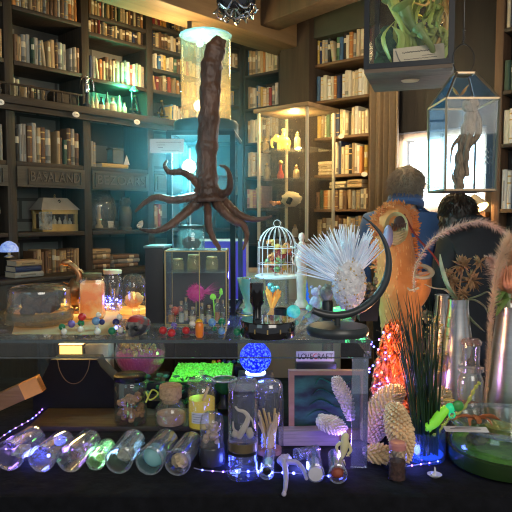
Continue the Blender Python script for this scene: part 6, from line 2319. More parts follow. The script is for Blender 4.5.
# ------------------------------------------------------------------ front row: jars lying on their sides
def lying(label, px, py, w, bx, by, z=T, fill=None, inner=None, dir_=None, mouth=1.0, kinds='jar'):
    """a jar on its side: mouth centre seen at (px, py), w wide, its far end towards pixel (bx, by)"""
    Y = onz(px, py, z).y
    for _ in range(4):
        r_ = w / 2 * Y / F
        Y = onz(px, py, z + r_).y
    A = onz(px, py, z + r_ + .001)
    B = onz(bx, by, z + r_ + .001)
    d = B - A
    L = d.length
    o = bpy.data.objects.new('lying_' + kinds, None)
    C.objects.link(o)
    o.location = A
    o.rotation_euler = (R(-90), 0, math.atan2(d.y, d.x) - PI / 2)
    tag(o, label, 'jar', None)
    # local axis: z runs along the jar, from the mouth to the base
    q = d.normalized()
    X = V((q.y, -q.x, 0))
    M = Matrix((X, V((0, 0, -1)), q)).transposed()
    o.rotation_mode = 'QUATERNION'
    o.rotation_quaternion = M.to_quaternion()
    n_ = r_ * mouth
    t = .0035
    pr = [(n_ - t, 0), (n_ + .001, -.001), (n_ + .001, .007), (lerp(n_, r_, .5), .014), (r_, .024), (r_, L - .01), (r_ * .93, L), (0, L), (0, L - t), (r_ * .88, L - t), (r_ - t, L - .012), (r_ - t, .024), (n_ - t, .012), (n_ - t, 0)]
    MB().lathe(pr, n=36).build('jar_glass', glass('front jar glass', base=.1, edge=1.2, dirt=.06, dirtcol=(.7, .75, .8)), o)
    m = MB()
    for s_ in (.003, .010):
        m.tube([((n_ + .0012) * math.cos(i * PI / 16), (n_ + .0012) * math.sin(i * PI / 16), s_) for i in range(32)], .0012, 6, closed=True)
    m.build('rim_thread', glass('bright rim glass', base=.2, edge=.8, dirt=.14, dirtcol=(.75, .8, .85)), o)
    return o, r_, L


def lump(o, name, m, c, r, sc=(1, 1, 1), amp=.35, seed=0):
    return MB().ico(c, r, 3, sc, amp, 2.2, seed).build(name, m, o)


o, r_, L = lying('leftmost lying glass jar, cut by the left photo edge', 8, 456, 30, 34, 438)
lump(o, 'crumpled_foil', mat('crumpled foil', (.5, .5, .55), .3, .6, bump=.8), (0, r_ * .3, L * .5), r_ * .6, (1, .6, 1.4))
o, r_, L = lying('lying glass jar glowing blue, with a dark twig inside', 40.5, 459, 27, 64, 441)
lump(o, 'dark_specimen', bark, (0, r_ * .25, L * .55), r_ * .5, (1, .7, 1.3), .4, 2)
MB().ico((r_ * .15, r_ * .1, L * .25), .005, 2).build('blue_led_bead', ledblue, o)
o, r_, L = lying('lying glass jar between the blue one and the small green one, with a feather', 69.5, 459, 27, 90, 440)
m = MB()
rnd = random.Random(4)
for i in range(40):
    m.hair(V((rnd.uniform(-.3, .3) * r_, r_ * .4, L * rnd.uniform(.2, .9))), V((rnd.uniform(-1, 1), -1, rnd.uniform(-.5, .5))), r_ * .8, .0012)
m.build('brown_feather', mat('brown feather', (.3, .2, .14), .9), o)
o, r_, L = lying('small lying jar lit green, fourth in the front row', 95.5, 461, 19, 108, 446)
lump(o, 'green_slime', mat('green slime', (.3, .6, .2), .3, em=(.4, .9, .25), es=.12), (0, r_ * .4, L * .5), r_ * .6, (1, .6, 1.6), .3, 3)
o, r_, L = lying('lying jar with pale fluff, wide mouth facing the front, right of the small green one', 118.5, 460.5, 27, 134, 440)
lump(o, 'grey_fluff', mat('grey fluff', (.4, .42, .36), .9, var=.4, scale=30), (0, r_ * .3, L * .5), r_ * .62, (1, .7, 1.5), .4, 4)
o, r_, L = lying('lying jar holding cloudy aqua glass, left of the cork filled one', 149, 461.5, 28, 167, 440)
lump(o, 'aqua_lump', mat('cloudy aqua', (.22, .38, .38), .25, em=(.1, .4, .42), es=.08), (0, 0, L * .3), r_ * .88, (1, 1, .8), .06, 5)
o, r_, L = lying('lying jar with a broken cork stuck in its mouth, front row', 177, 463, 26, 192, 442)
lump(o, 'broken_cork', mat('pale cork', (.5, .38, .24), .9, var=.3, scale=50), (0, r_ * .1, L * .18), r_ * .62, (1, .9, 1.0), .4, 6)
# small dome on dark base
p, r_, k = foot(212, 468, 27, T)
o = thing('dome_jar', 'small upright dome jar of pale pods on a dark base, front row', 'jar', p + V((0, 0, .001)))
lathe_part('dark_base', [(0, 0), (r_, 0), (r_, 16 * k), (r_ * .93, 18 * k), (0, 18 * k)], mat('dark smoky base', (.03, .03, .04), .25), o, 32)
lathe_part('dome', [(r_ * .9, 18.2 * k), (r_ * .92, 42 * k), (r_ * .8, 49 * k), (r_ * .5, 52 * k), (0, 53 * k), (0, 52 * k), (r_ * .48, 51 * k), (r_ * .75, 48 * k), (r_ * .87, 42 * k), (r_ * .86, 18.2 * k)], clear_dusty, o, 32)
stones(o, 'pale_pods', mat('pale pods', (.5, .36, .24), .8, var=.4, scale=40), r_ * .82, 18.5 * k, 42 * k, 34, 3.6 * k, 9)
# small vials
o, r_, L = lying('small dark mouthed vial lying right of the tall jar', 266.5, 473, 14, 270, 454, kinds='vial')
lump(o, 'dark_plug', blackplastic, (0, 0, L * .12), r_ * .7, (1, 1, .6), .1)
lump(o, 'green_fill', mat('green slime', (.3, .6, .2)), (0, 0, L * .6), r_ * .6, (1, 1, 1.2), .2, 3)
o, r_, L = lying('lying vial with a pale round end, middle of the three small vials', 315.5, 474, 17, 313.5, 455, kinds='vial')
lathe_part('frosted_cap', [(0, -.003), (r_ * .86, -.003), (r_ * .86, .012), (0, .014)], mat('frosted cap', (.55, .52, .6), .5), o)
lump(o, 'milky_fill', mat('milky fill', (.45, .5, .6), .4), (0, 0, L * .55), r_ * .75, (1, 1, 1.3), .1, 3)
o, r_, L = lying('lying vial with a rust red end, rightmost small vial', 338, 475, 18, 335, 456, kinds='vial')
lump(o, 'red_plug', mat('rust red', (.3, .06, .03), .6), (0, r_ * .1, L * .2), r_ * .78, (1, .9, .9), .15, 1)
lump(o, 'teal_fill', mat('teal shimmer', (.1, .3, .32), .3), (0, 0, L * .65), r_ * .7, (1, 1, 1), .2, 3)
# hanging wax finger thing
p = onz(284, 476, T)
o = thing('wax_claw', 'pale waxy claw shaped piece lying over the front edge among the vials', 'specimen', (p.x, p.y, T + .001))
wax = mat('pale lilac wax', (.42, .38, .5), .4, bump=.3)
k = p.y / F
m = MB().ico((2 * k, .06, 7.5 * k), 7 * k, 3, (1, 1, .95), .35, 2).tube(bez([(-4 * k, .04, 10 * k), (0, .01, 12 * k), (1.2 * k, -.04, 7 * k), (0, -.09, 3.4 * k), (-2 * k, -.125, 2.6 * k)], 18), lambda u: (3.4 - 1.5 * u) * k, 10)
m.ico((-2.2 * k, -.13, 2.6 * k), 2.5 * k, 2)
m.tube(bez([(4 * k, .04, 9 * k), (14 * k, .03, 9 * k), (20 * k, -.0, 6 * k), (22 * k, -.04, 3 * k)], 14), lambda u: (3.2 - 1.4 * u) * k, 8)
m.build('body', wax, o)
o, r_, L = lying('arched grey tube lying behind the small vials', 296, 455, 12, 318, 450, kinds='vial')

# led strip along the front
beads = []
o = thing('led_strip', 'string of violet and blue led lights winding along the front jars', 'led strip', (at(230, 470, 1.76).x, 1.78, T + .001))
paths = [[(44, 407), (40, 412), (30, 420), (12, 430), (-4, 441)], [(-6, 449), (20, 449), (50, 449), (88, 450), (112, 450), (136, 450), (160, 451), (190, 453)], [(194, 468), (202, 470), (212, 471), (226, 472)],
         [(226, 471), (236, 471.3), (252, 471.5), (262, 472), (290, 473), (305, 474), (330, 476), (340, 476)], [(403, 467), (412, 465.5), (426, 463.5), (440, 461)]]
for pa_ in paths:
    cable = MB()
    pts = [onz(x, y, T + .006) for x, y in pa_]
    pts = bez(pts, 40)
    cable.tube([q - V(o.location) for q in pts], .0016, 5)
    cable.build('cable', mat('clear cable', (.3, .3, .4), .3), o)
kb = 0
for pi_, pa_ in enumerate(paths):
    pts = bez([onz(x, y, T + .0075) for x, y in pa_], 60)
    acc = 0
    for a_, b_ in zip(pts[:-1], pts[1:]):
        acc += (b_ - a_).length
        if acc > .03:
            acc = 0
            kb += 1
            MB().sph(b_ - V(o.location), .0042 if pi_ == 3 else .0025, u=8, v=6).build('led_bulb', ledblue if pi_ == 3 or kb % 4 == 0 else ledviolet, o)
# ------------------------------------------------------------------ right side
def knobby(pts, r, n, s, seed, nu=1.0):
    """a cone-like body covered with rows of blunt scales"""
    rnd = random.Random(seed)
    P = bez(pts, 40)
    m = MB().tube(P, lambda u: r(u) * .8, 12)
    for i in range(n):
        u = (i + .5) / n
        j = min(int(u * 40), 39)
        c_ = P[j].lerp(P[j + 1], u * 40 - j)
        t = (P[min(j + 1, 40)] - P[max(j - 1, 0)]).normalized()
        x = t.orthogonal().normalized()
        y = t.cross(x)
        a_ = i * 2.39996
        d = x * math.cos(a_) + y * math.sin(a_)
        rr = r(u)
        dd = (d * .85 + t * .5).normalized()
        m.ico(c_ + d * rr * .85, s * rnd.uniform(.8, 1.15) * (.5 + .5 * min(1, rr / r(.5))), 1, (.75, .75, 1.5), M=dd.to_track_quat('Z', 'Y').to_matrix())
    return m


cone_m = mat('cream cone', (.76, .53, .3), .65, var=.25, scale=30, bump=.3)
lilac = mat('lilac cream cone', (.66, .54, .5), .6, var=.2, scale=30, bump=.3)


def cone(label, pts, w, n, s, seed, m=cone_m, Y=1.86, shape=None):
    Ys = [q[2] if len(q) > 2 else Y for q in pts]
    P = [at(q[0], q[1], y) for q, y in zip(pts, Ys)]
    k = Y / F
    r = lambda u: w / 2 * k * ((math.sin(PI * min(max(u * .86 + .1, 0), 1))) ** .6 if shape is None else shape(u))
    base = P[0].copy()
    mm = knobby(P, r, n, s * k, seed)
    # rest on the cloth
    lo = min(v.co.z for v in mm.bm.verts)
    if lo < T + .001:
        for v in mm.bm.verts:
            v.co.z += T + .001 - lo
    o = mm.build('cone', m, base=base)
    o.name = 'scaly_cone'
    return tag(o, label, 'cone')


cone('big cream scaly cone leaning before the foil, left of the reeds', [(368, 444, 1.92), (376, 425, 1.93), (388, 402, 1.95), (402, 392, 1.98)], 32, 420, 2.5, 1)
cone('cream scaly cone hanging down left of the reed glass, branching tips', [(394, 404, 1.81), (397, 420, 1.78), (402, 440, 1.75), (405, 462, 1.735)], 25, 260, 2.9, 2)
cone('brown scaly cone standing right of the reeds', [(428, 440, 1.93), (434, 420, 1.94), (440, 402, 1.95), (446, 389, 1.96)], 25, 220, 3.0, 3, mat('tan cone', (.5, .38, .22), .7, var=.3, scale=30, bump=.3), 1.95)
cone('lilac lit cone standing tilted before the picture, upper one', [(351, 420, 1.84), (346, 400, 1.84), (339, 386, 1.84), (335, 377, 1.84)], 15, 170, 1.9, 4, lilac, 1.84)
cone('short lilac cone lying above the gecko, before the picture', [(318, 418, 1.83), (326, 423, 1.83), (336, 426, 1.83), (346, 430, 1.83)], 18, 170, 2.0, 5, lilac, 1.83)
cone('small cream cone lying on the cloth beside the pink lidded jar', [(364, 465, 1.77), (374, 466, 1.77), (386, 467, 1.77), (392, 467, 1.78)], 18, 100, 2.8, 6, cone_m, 1.77)
# gecko
o = thing('gecko_figure', 'cream gecko figurine clinging in front of the riser leg', 'figurine', at(341, 446, 1.715))
Yg = 1.715
k = Yg / F
X = lambda px, py, dy=0: at(px, py, Yg + dy) - V(o.location)
gk = mat('cream gecko', (.66, .58, .32), .5, bump=.2)
m = MB().tube(bez([X(345, 413), X(345, 420), X(344, 428), X(342, 436), X(340, 441)], 16), lambda u: (3.2 + 2 * math.sin(PI * min(1, u * 1.3)) - 2.6 * u) * k, 10)
m.ico(X(345.5, 414), 4 * k, 2, (1, .8, 1.1))
for pts in (((341, 420), (337, 424), (338, 430)), ((349, 421), (351, 428), (348, 432)), ((341, 436), (336, 440), (335, 446)), ((343, 438), (344, 443), (340, 448))):
    P = bez([X(*q, -.002) for q in pts], 10)
    m.tube(P, lambda u: (1.9 - .6 * u) * k, 7)
    for j in (-1, 0, 1):
        m.tube([P[-1], P[-1] + V((j * 1.6 * k, -.001, -2 * k))], .5 * k, 5)
m.build('body', gk, o)
o.location.z = T + .012
# pink lid jar
p, r_, k = foot(397, 484, 18, T)
o = thing('pink_lid_jar', 'small jar of dark spice with a pink lid on the velvet', 'jar', p + V((0, 0, .001)))
h = 33 * k
lathe_part('jar_glass', glassprof(r_, h, r_ * .88, sh=.14), clear, o, 28)
lathe_part('spice', [(0, .005), (r_ * .9, .005), (r_ * .9, h * .62), (0, h * .66)], mat('dark spice', (.07, .03, .025), .9, var=.6, scale=90, bump=.8), o, 24)
lathe_part('lid', [(0, h), (r_ * .96, h), (r_ * .98, h + 5 * k), (r_ * .8, h + 7 * k), (0, h + 7.5 * k)], mat('pink frosted lid', (.55, .22, .2), .4), o, 24)
# little dish
p, r_, k = foot(434.5, 480, 15, T)
o = thing('white_dish', 'tiny white dish with a small upright figure on the velvet', 'dish', p + V((0, 0, .001)))
lathe_part('dish', [(0, 0), (r_ * .6, 0), (r_, 2.5 * k), (r_ * .9, 2.6 * k), (r_ * .55, 1 * k), (0, 1 * k)], mat('white porcelain', (.7, .7, .72), .25), o, 24)
MB().tube([(0, 0, 1.4 * k), (.5 * k, 0, 6 * k), (0, 0, 10 * k)], [1.6 * k, 1.1 * k, .6 * k], 8).ico((-2 * k, 0, 2.4 * k), 2 * k, 1).build('small_figure', MATS['white porcelain'], o)
# reed glass
p, r_, k = foot(424, 466, 42, T)
o = thing('reed_vase', 'blue lit glass vase filled with tall dark green reeds', 'vase', p + V((0, 0, .001)))
lathe_part('vase_glass', [(0, 0), (r_ * .95, 0), (r_, 3 * k), (r_, 30 * k), (r_ * .95, 30 * k), (r_ * .95, 5 * k), (0, 4 * k)], glass('blue light tint glass', tint=(.72, .82, .98), base=.1, edge=.8, dirt=.08, dirtcol=(.2, .35, .9)), o, 40)  # blue tint and dust colour paint the LED light on the vase
m = MB()
rnd = random.Random(10)
bx_ = (at(426, 440, p.y).x - p.x)
for i in range(66):
    x0 = rnd.uniform(-.5, .5) * r_
    y0 = rnd.uniform(-.5, .5) * r_
    tx_ = rnd.gauss(-8, 11)
    if i < 22:
        tx_ = rnd.uniform(-42, -14)
    hh = rnd.uniform(120, 175) * k
    P = bez([(x0, y0, 4.5 * k), (x0 + tx_ * .25 * k, y0, hh * .4), (x0 + tx_ * .6 * k, y0 + rnd.uniform(-.02, .02), hh * .75), (x0 + tx_ * k, y0 + rnd.uniform(-.03, .03), hh)], 8)
    m.tube(P, lambda u: (1.0 * (1 - u ** 3) + .1) * k, 5, flat=.4)
m.build('reeds', mat('dark reed green', (.02, .05, .018), .45, var=.6, scale=14), o, kind='stuff')
lathe_part('blue_base_light', [(0, 4.3 * k), (r_ * .9, 4.3 * k), (r_ * .9, 5.4 * k), (0, 5.4 * k)], glow('blue base glow', (.03, .12, 1), .9), o, 32)

# big bowl at lower right
Cx, Cy = at(505, 480, 1.78).x, 1.775
k = Cy / F
r_ = 58 * k
o = thing('bowl_terrarium', 'wide glass bowl with a dark green floor and pale specimens at the lower right', 'terrarium', (Cx, Cy, T + .001))
lathe_part('green_base', [(0, 0), (r_ * .85, 0), (r_ * .98, .012), (r_, .03), (r_, .055), (r_ * .97, .058), (0, .058)], mat('dark green resin', (.02, .045, .012), .25, var=.4, scale=6), o, 56)
lathe_part('bowl_glass', [(r_ * .975, .0582), (r_ * .99, .08), (r_ * .93, .115), (r_ * .9, .125), (r_ * .87, .125), (r_ * .9, .114), (r_ * .96, .08), (r_ * .945, .0582)], glass('green bowl glass', tint=(.88, .97, .9), base=.06, edge=.8, dirt=.015), o, 56)
lathe_part('lid_rim', [(r_ * .84, .1255), (r_ * .96, .1255), (r_ * .97, .131), (r_ * .96, .136), (r_ * .84, .136)], glass('bluish rim', tint=(.8, .9, .95), base=.2, edge=.8, dirt=.2, dirtcol=(.45, .6, .75)), o, 56)
lathe_part('lid_glass', [(r_ * .84, .131), (r_ * .6, .139), (r_ * .25, .142), (0, .142), (0, .139), (r_ * .6, .135), (r_ * .84, .128)], glass('green bowl glass'), o, 56)
lathe_part('moss_floor', [(0, .0585), (r_ * .94, .0585), (r_ * .9, .068), (r_ * .5, .075), (0, .072)], mat('bright moss floor', (.1, .22, .03), .8, var=.6, scale=18, bump=.7), o, 48)
for j, (px, py, rr, cc, lab) in enumerate(((476, 455, 13, (.16, .12, .06), 'round brown'), (499, 446, 15, (.45, .42, .14), 'pale yellow cup shaped'), (516, 455, 12, (.3, .28, .1), 'olive'))):
    q = at(px, py, Cy - .02 + .02 * j)
    s_ = thing('fungus', f'{lab} fungus inside the wide glass bowl', 'fungus', (q.x, Cy - .035 + .03 * (j % 2), T + .076))
    fm_ = mat('fungus ' + lab, cc, .6, var=.35, scale=25, bump=.5)
    if j == 1:
        lathe_part('cup', [(0, 0), (5 * k, 0), (8 * k, 5 * k), (12 * k, 12 * k), (15 * k, 15 * k), (13 * k, 16 * k), (6 * k, 12 * k), (0, 11 * k)], fm_, s_, 24)
    else:
        MB().ico((0, 0, 6 * k), 8.5 * k, 3, (1.25, 1, .7), .35, 2, j).build('body', fm_, s_)
# card on the rim, leaf critter, chameleon
zr = T + .137
q = onz(466, 430, zr + .004)
o = thing('name_card', 'slim white name card resting on the front rim of the bowl', 'card', (q.x, q.y, zr + .006), R(-4))
MB().box((0, 0, 0), (43 * k * .95, .03, .0015), Matrix.Rotation(R(8), 3, 'X')).build('card', mat('greyed white card', (.6, .56, .55), .7), o)
m = squiggle(MB(), -.045, .04, .0028, -.004, .0, .0006, 3)
m.tube([(-.03, .004, .0035), (.035, .004, .0035)], .0006, 4)
m.build('handwriting', ink, o)
q = onz(476, 420, zr + .012)
o = thing('leaf_bat', 'curled orange brown leaf creature lying on the bowl lid', 'leaf', (q.x, Cy - .03, T + .1445))
lm = mat('russet leaf', (.38, .12, .04), .6, var=.5, scale=30)
for sgn in (-1, 1):
    m = MB()
    P0 = [V((0, 0, .006)), V((sgn * 8 * k, -.01, .018)), V((sgn * 17 * k, -.005, .014)), V((sgn * 24 * k, -.02, .006))]
    m.tube(bez(P0, 16), lambda u: 5.2 * k * math.sin(PI * min(.98, u * .9 + .1)), 8, flat=.3)
    m.tube(bez([V((sgn * 4 * k, 0, .008)), V((sgn * 9 * k, -.03, .014)), V((sgn * 11 * k, -.05, .002))], 10), lambda u: (3.2 - 2.4 * u) * k, 7, flat=.4)
    m.build('wing', lm, o)
MB().tube(bez([(0, .02, .004), (0, 0, .01), (0, -.02, .012), (.0, -.034, .008)], 10), lambda u: 2.6 * k, 8).build('body', lm, o)
# chameleon on a stalk
Yh = 1.80
k2 = Yh / F
o = thing('chameleon_toy', 'bright green chameleon toy clinging to a yellow stalk before the silver jugs', 'toy', at(436, 441, Yh))
X = lambda px, py, dy=0: at(px, py, Yh + dy) - V(o.location)
MB().tube(bez([X(426, 428), X(434, 423), X(441, 414), X(447, 408)], 14), lambda u: (4 + 1.4 * math.sin(u * 3)) * k2, 10).ico(X(428.5, 428.5), 3.6 * k2, 2, (1, .7, 1.2), .2).build('body', neon, o)
g2 = mat('teal toy green', (.03, .45, .2), .4, em=(.02, .9, .35), es=.25)
MB().ico(X(450, 408), 5.2 * k2, 3, (1, .8, 1)).build('head', g2, o)
MB().ico(X(458, 406, -.004), 6 * k2, 3, (1, .5, .95)).build('casque', mat('mid green', (.06, .3, .06), .4), o)
m = MB().tube([X(452 + 3 * math.cos(i * .6), 415 + 3 * math.sin(i * .6), -.002) for i in range(11)], .8 * k2, 6).tube([X(441, 416), X(437, 418), X(434, 416)], 1 * k2, 6)
m.build('curled_tail', g2, o)
MB().ico(X(449, 400), 3 * k2, 2, (2.2, .8, .5)).build('yellow_crest', mat('ochre crest', (.6, .4, .1), .5), o)
P = [X(x, y, .006) for x, y in ((436, 448), (440, 430), (450, 418), (462, 410), (470, 398), (475, 388), (480, 382))]
P[0] = X(433, 436)
o.location.z += 0
MB().tube(bez(P, 30), lambda u: 1.6 * k2 * (1 + .5 * math.sin(u * 60)), 7).build('stalk', mat('lime stalk', (.4, .45, .1), .6), o)

# glass double jar
p, r_, k = foot(470, 424, 25, T)
Yj = 2.0
k = Yj / F
o = thing('stacked_jars', 'two stacked clear glass jars with a dried bud, before the silver jugs', 'jar', (at(470, 400, Yj).x, Yj, T + .001))
z0 = at(470, 371, Yj).z - T
lathe_part('lower_jar', glassprof(12.5 * k, z0, 10 * k, sh=.12), clear_dusty, o, 32)
lathe_part('middle_ring', [(0, z0), (12.6 * k, z0), (12.8 * k, z0 + 4 * k), (9 * k, z0 + 6 * k), (0, z0 + 6 * k)], glass('lid glass'), o, 32)
z1 = at(470, 345, Yj).z - T
lathe_part('upper_jar', [(0, z0 + 6.2 * k), (8.5 * k, z0 + 6.2 * k), (8.8 * k, z1 - 3 * k), (8.2 * k, z1), (7.6 * k, z1), (8 * k, z1 - 3 * k), (7.8 * k, z0 + 7 * k), (0, z0 + 7 * k)], clear_dusty, o, 28)
lathe_part('lid', [(0, z1 + .001), (9.8 * k, z1 + .001), (10.4 * k, z1 + 3 * k), (8 * k, z1 + 6 * k), (0, z1 + 7 * k)], glass('pinkish lid', tint=(.95, .8, .75), base=.2, dirt=.2, dirtcol=(.7, .5, .4)), o, 28)
MB().ico((0, 0, z0 + 9 * k), 4 * k, 2, amp=.3).tube([(0, 0, z0 + 11 * k), (1 * k, 0, z0 + 22 * k)], [1.8 * k, .6 * k], 7).build('dried_bud', mat('dark bud', (.09, .06, .04), .8), o)
lathe_part('brown_filling', [(0, .005), (11 * k, .005), (11 * k, z0 * .5), (0, z0 * .55)], mat('brown filling', (.2, .12, .08), .8, var=.5, scale=40), o, 24)


# silver jugs
def jug(label, px, pyt, wt, wb, Y, spout=1, handle=True, m=steel):
    k = Y / F
    zt_ = at(px, pyt, Y).z
    o = thing('silver_jug', label, 'jug', (at(px, pyt + 60, Y).x, Y, T + .001))
    h = zt_ - T
    a_, b_ = wt / 2 * k, wb / 2 * k
    lathe_part('body', [(0, 0), (b_ * .95, 0), (b_, .01), (b_, h * .12), (lerp(b_, a_, .35), h * .4), (lerp(b_, a_, .8), h * .75), (a_, h * .94), (a_ * 1.04, h), (a_ * .98, h), (a_ * .9, h * .94), (lerp(b_, a_, .8) * .9, h * .7), (0, h * .6)], m, o, 48)
    if handle:
        MB().tube(bez([(spout * a_ * .9, 0, h * .92), (spout * (a_ + 10 * k), 0, h * .86), (spout * (a_ + 13 * k), 0, h * .7), (spout * (lerp(b_, a_, .5)), 0, h * .5)], 18), 2.2 * k, 8, flat=1.6).build('handle', m, o)
    return o, h, k


jug('large silver jug of dried flowers, second from the right edge', 457, 299, 20, 50, 2.12, -1, False)
jug('slimmer silver jug behind, nearest the orange plant figure', 441, 295, 14, 42, 2.42, 1, True)
jug('silver jug at the right photo edge below the pink flower', 513, 306, 34, 58, 2.1, -1, False)

# dried flowers
o = thing('dried_flowers', 'bunch of brown dried flowers with long pale leaves in the large silver jug', 'flowers', at(456, 300, 2.12))
Yf = 2.12
k = Yf / F
X = lambda px, py, dy=0: at(px, py, Yf + dy) - V(o.location)
dm = mat('dried petals', (.3, .17, .08), .8, var=.5, scale=60)
rnd = random.Random(8)
for j, (px, py, n, L_) in enumerate(((462, 266, 46, 14), (453, 283, 40, 11), (472, 281, 46, 14), (463, 295, 36, 10), (480, 262, 20, 11), (448, 275, 16, 10))):
    m = MB()
    c_ = X(px, py, rnd.uniform(-.03, .03))
    for i in range(n):
        d = V((rnd.gauss(0, 1), rnd.gauss(-.2, .7), rnd.gauss(.25, 1))).normalized()
        L = L_ * rnd.uniform(.5, 1) * k
        m.tube([c_, c_ + d * L * .5 + V((0, 0, .002)), c_ + d * L], [.9 * k, 2.3 * k, .3 * k], 5, flat=.4)
    m.tube(bez([c_, (c_ + X(456, 302)) * .5 + V((.004, 0, 0)), X(456, 312)], 8), .9 * k, 6)
    m.build('flower_head', dm, o)
lg = mat('pale sage leaf', (.3, .34, .2), .6, var=.3, scale=20)
for pts in (((458, 300), (448, 286), (442, 268), (440, 254)), ((462, 300), (474, 300), (484, 306), (488, 314)), ((462, 305), (470, 318), (478, 326), (485, 332)), ((456, 300), (446, 290), (434, 288), (424, 284)), ((464, 300), (478, 296), (488, 292), (494, 298))):
    m = MB()
    m.tube(bez([X(x, y, -.01 * i) for i, (x, y) in enumerate(pts)], 14), lambda u: (3.6 * math.sin(PI * min(.97, u * .85 + .12)) + .2) * k, 8, flat=.18)
    m.build('leaf', lg, o)
# pampas plumes
pinkpl = mat('pink pampas', (.8, .52, .42), .9, var=.2, scale=20)
buffpl = mat('buff pampas', (.7, .45, .28), .9, var=.2, scale=20)


def plume(name, label, pts, Y, hair_l, n, m, seed, r0=.003, droop=.3, side=None):
    P = bez([at(q[0], q[1], Y + (q[2] if len(q) > 2 else 0)) for q in pts], 60)
    o = thing(name, label, 'pampas grass', P[0])
    rnd = random.Random(seed)
    MB().tube(P, lambda u: r0 * (1 - .7 * u), 6).build('stem', mat('straw stem', (.5, .34, .2), .8), o, world=True)
    h_ = MB()
    for i in range(n):
        u = rnd.random() * .97
        j = int(u * 60)
        c_ = P[j].lerp(P[j + 1], u * 60 - j)
        t = (P[j + 1] - P[j]).normalized()
        d = V((rnd.gauss(0, 1), rnd.gauss(0, 1), rnd.gauss(0, 1)))
        d = (d - t * d.dot(t)).normalized()
        f = hair_l(u) * rnd.uniform(.5, 1.1)
        h_.hair(c_, d + t * rnd.uniform(.3, 1.2) + V((0, 0, -droop)), f, .0008)
    h_.build('plume_hairs', m, o, world=True, kind='stuff')
    return o


kp = 2.1 / F
plume('pampas_plume', 'thin pink pampas plume arching across in front of the black jacket', [(414, 292), (416, 266), (432, 240), (452, 228), (478, 221), (498, 228), (512, 238), (522, 252)], 2.1, lambda u: (2.2 + 3.6 * math.sin(PI * u)) * kp * 1.5, 1300, pinkpl, 1)
plume('pampas_plume', 'dense buff pampas plume standing upright at the right edge', [(484, 420), (488, 370), (491, 320), (496, 280), (503, 252), (512, 234)], 2.02, lambda u: (3.5 + 9 * u) * kp, 3000, buffpl, 2, .004, -.1)
plume('pampas_plume', 'fluffy orange pink pampas plume drooping at the right edge', [(507, 310), (503, 285), (495, 264), (484, 256)], 2.16, lambda u: (15 * math.sin(PI * min(1, u + .1)) + 3) * kp, 1500, pinkpl, 3)
plume('pampas_plume', 'wide pink pampas plume at the upper right edge beside the black jacket', [(508, 312), (510, 285), (512, 262), (516, 242)], 2.24, lambda u: 23 * kp * math.sin(PI * min(1, u * .8 + .2)), 2600, buffpl, 4, .004)
# protea
o = thing('protea_flower', 'big orange pink protea bloom at the right photo edge', 'flower', at(508, 300, 2.1))
X = lambda px, py, dy=0: at(px, py, 2.1 + dy) - V(o.location)
m = MB()
pm = mat('protea petals', (.7, .28, .14), .7, var=.35, scale=30)
c_ = X(509, 277)
for i in range(60):
    a_ = i * 2.4
    q = 2 + 11 * (i / 60) ** .6
    m.tube(bez([X(509, 294), X(509, 294).lerp(c_, .6) + V((math.cos(a_) * q * kp, math.sin(a_) * q * kp, 0)), c_ + V((math.cos(a_) * q * .9 * kp, math.sin(a_) * q * .9 * kp, (12 - i * .1) * kp))], 6), lambda u: (2.6 * math.sin(PI * min(.95, u + .15))) * kp, 6, flat=.4)
m.build('petals', pm, o)
MB().tube([X(509, 292), X(507, 330)], 2 * kp, 8).build('stem', lg, o)
for pts in (((508, 300), (500, 296), (494, 290), (488, 288)), ((508, 300), (498, 304), (492, 306), (488, 312)), ((510, 298), (505, 300), (500, 308), (496, 316)), ((510, 300), (518, 296), (524, 288), (528, 284)), ((508, 302), (503, 292), (497, 300), (494, 302))):
    MB().tube(bez([X(x, y, -.012 * i) for i, (x, y) in enumerate(pts)], 12), lambda u: (4.4 * math.sin(PI * min(.97, u * .85 + .12)) + .2) * kp, 8, flat=.2).build('leaf', mat('fresh leaf', (.16, .26, .07), .5, var=.4, scale=20), o)

# orange pitcher plant figure
Yo = 2.28
k = Yo / F
o = thing('orange_plant_figure', 'tall fringed orange plant sculpture with a gaping mouth before the navy jacket', 'sculpture', (at(394, 330, Yo).x, Yo, T + .001))
om = mat('orange felt', (.6, .17, .03), .75, var=0, col2=(.78, .3, .08), scale=16, bump=.4, bscale=30, sheen=.3)
X = lambda px, py, dy=0: at(px, py, Yo + dy) - V(o.location)
P = [X(402, 408), X(404, 395), X(404, 370), X(401, 320), X(397, 280), X(394, 250), X(393, 232)]
P[0].z = 0
P = bez(P, 48)
rad = lambda u: lerp(lerp(15, 22, min(1, u * 1.6)), 17.5, max(0, (u - .62) / .38)) * k
body = MB().tube(P, rad, 28)
body.ico(X(394, 224), 18 * k, 4, (1, .95, 1.15), .08, 3)
body.build('body', om, o)
m = MB()
rnd = random.Random(21)
for i in range(300):
    u = rnd.uniform(.42, .98)
    j = int(u * 48)
    a_ = rnd.uniform(0, 2 * PI)
    c_ = P[j] + V((math.cos(a_), math.sin(a_), 0)) * rad(u) * .99
    m.ico(c_, 1.5 * k, 1, (.5, .5, 1.6))
m.build('scale_tufts', mat('pale orange tufts', (.8, .36, .12), .8), o, kind='stuff')
m = MB()
for i in range(420):
    a_ = rnd.uniform(-.35, PI + .45)
    e = rnd.gauss(0, .25)
    d = V((math.cos(a_), -.1 + e, math.sin(a_) * .95))
    c_ = X(394, 226) + V((d.x * 17 * k, d.y * 10 * k - .005, d.z * 18.5 * k))
    dd = d.normalized()
    L = rnd.uniform(4, 9) * k
    m.tube([c_, c_ + dd * L * .5, c_ + dd * L + V((rnd.gauss(0, 1), 0, rnd.gauss(0, 1))) * k], [.9 * k, .8 * k, .35 * k], 4)
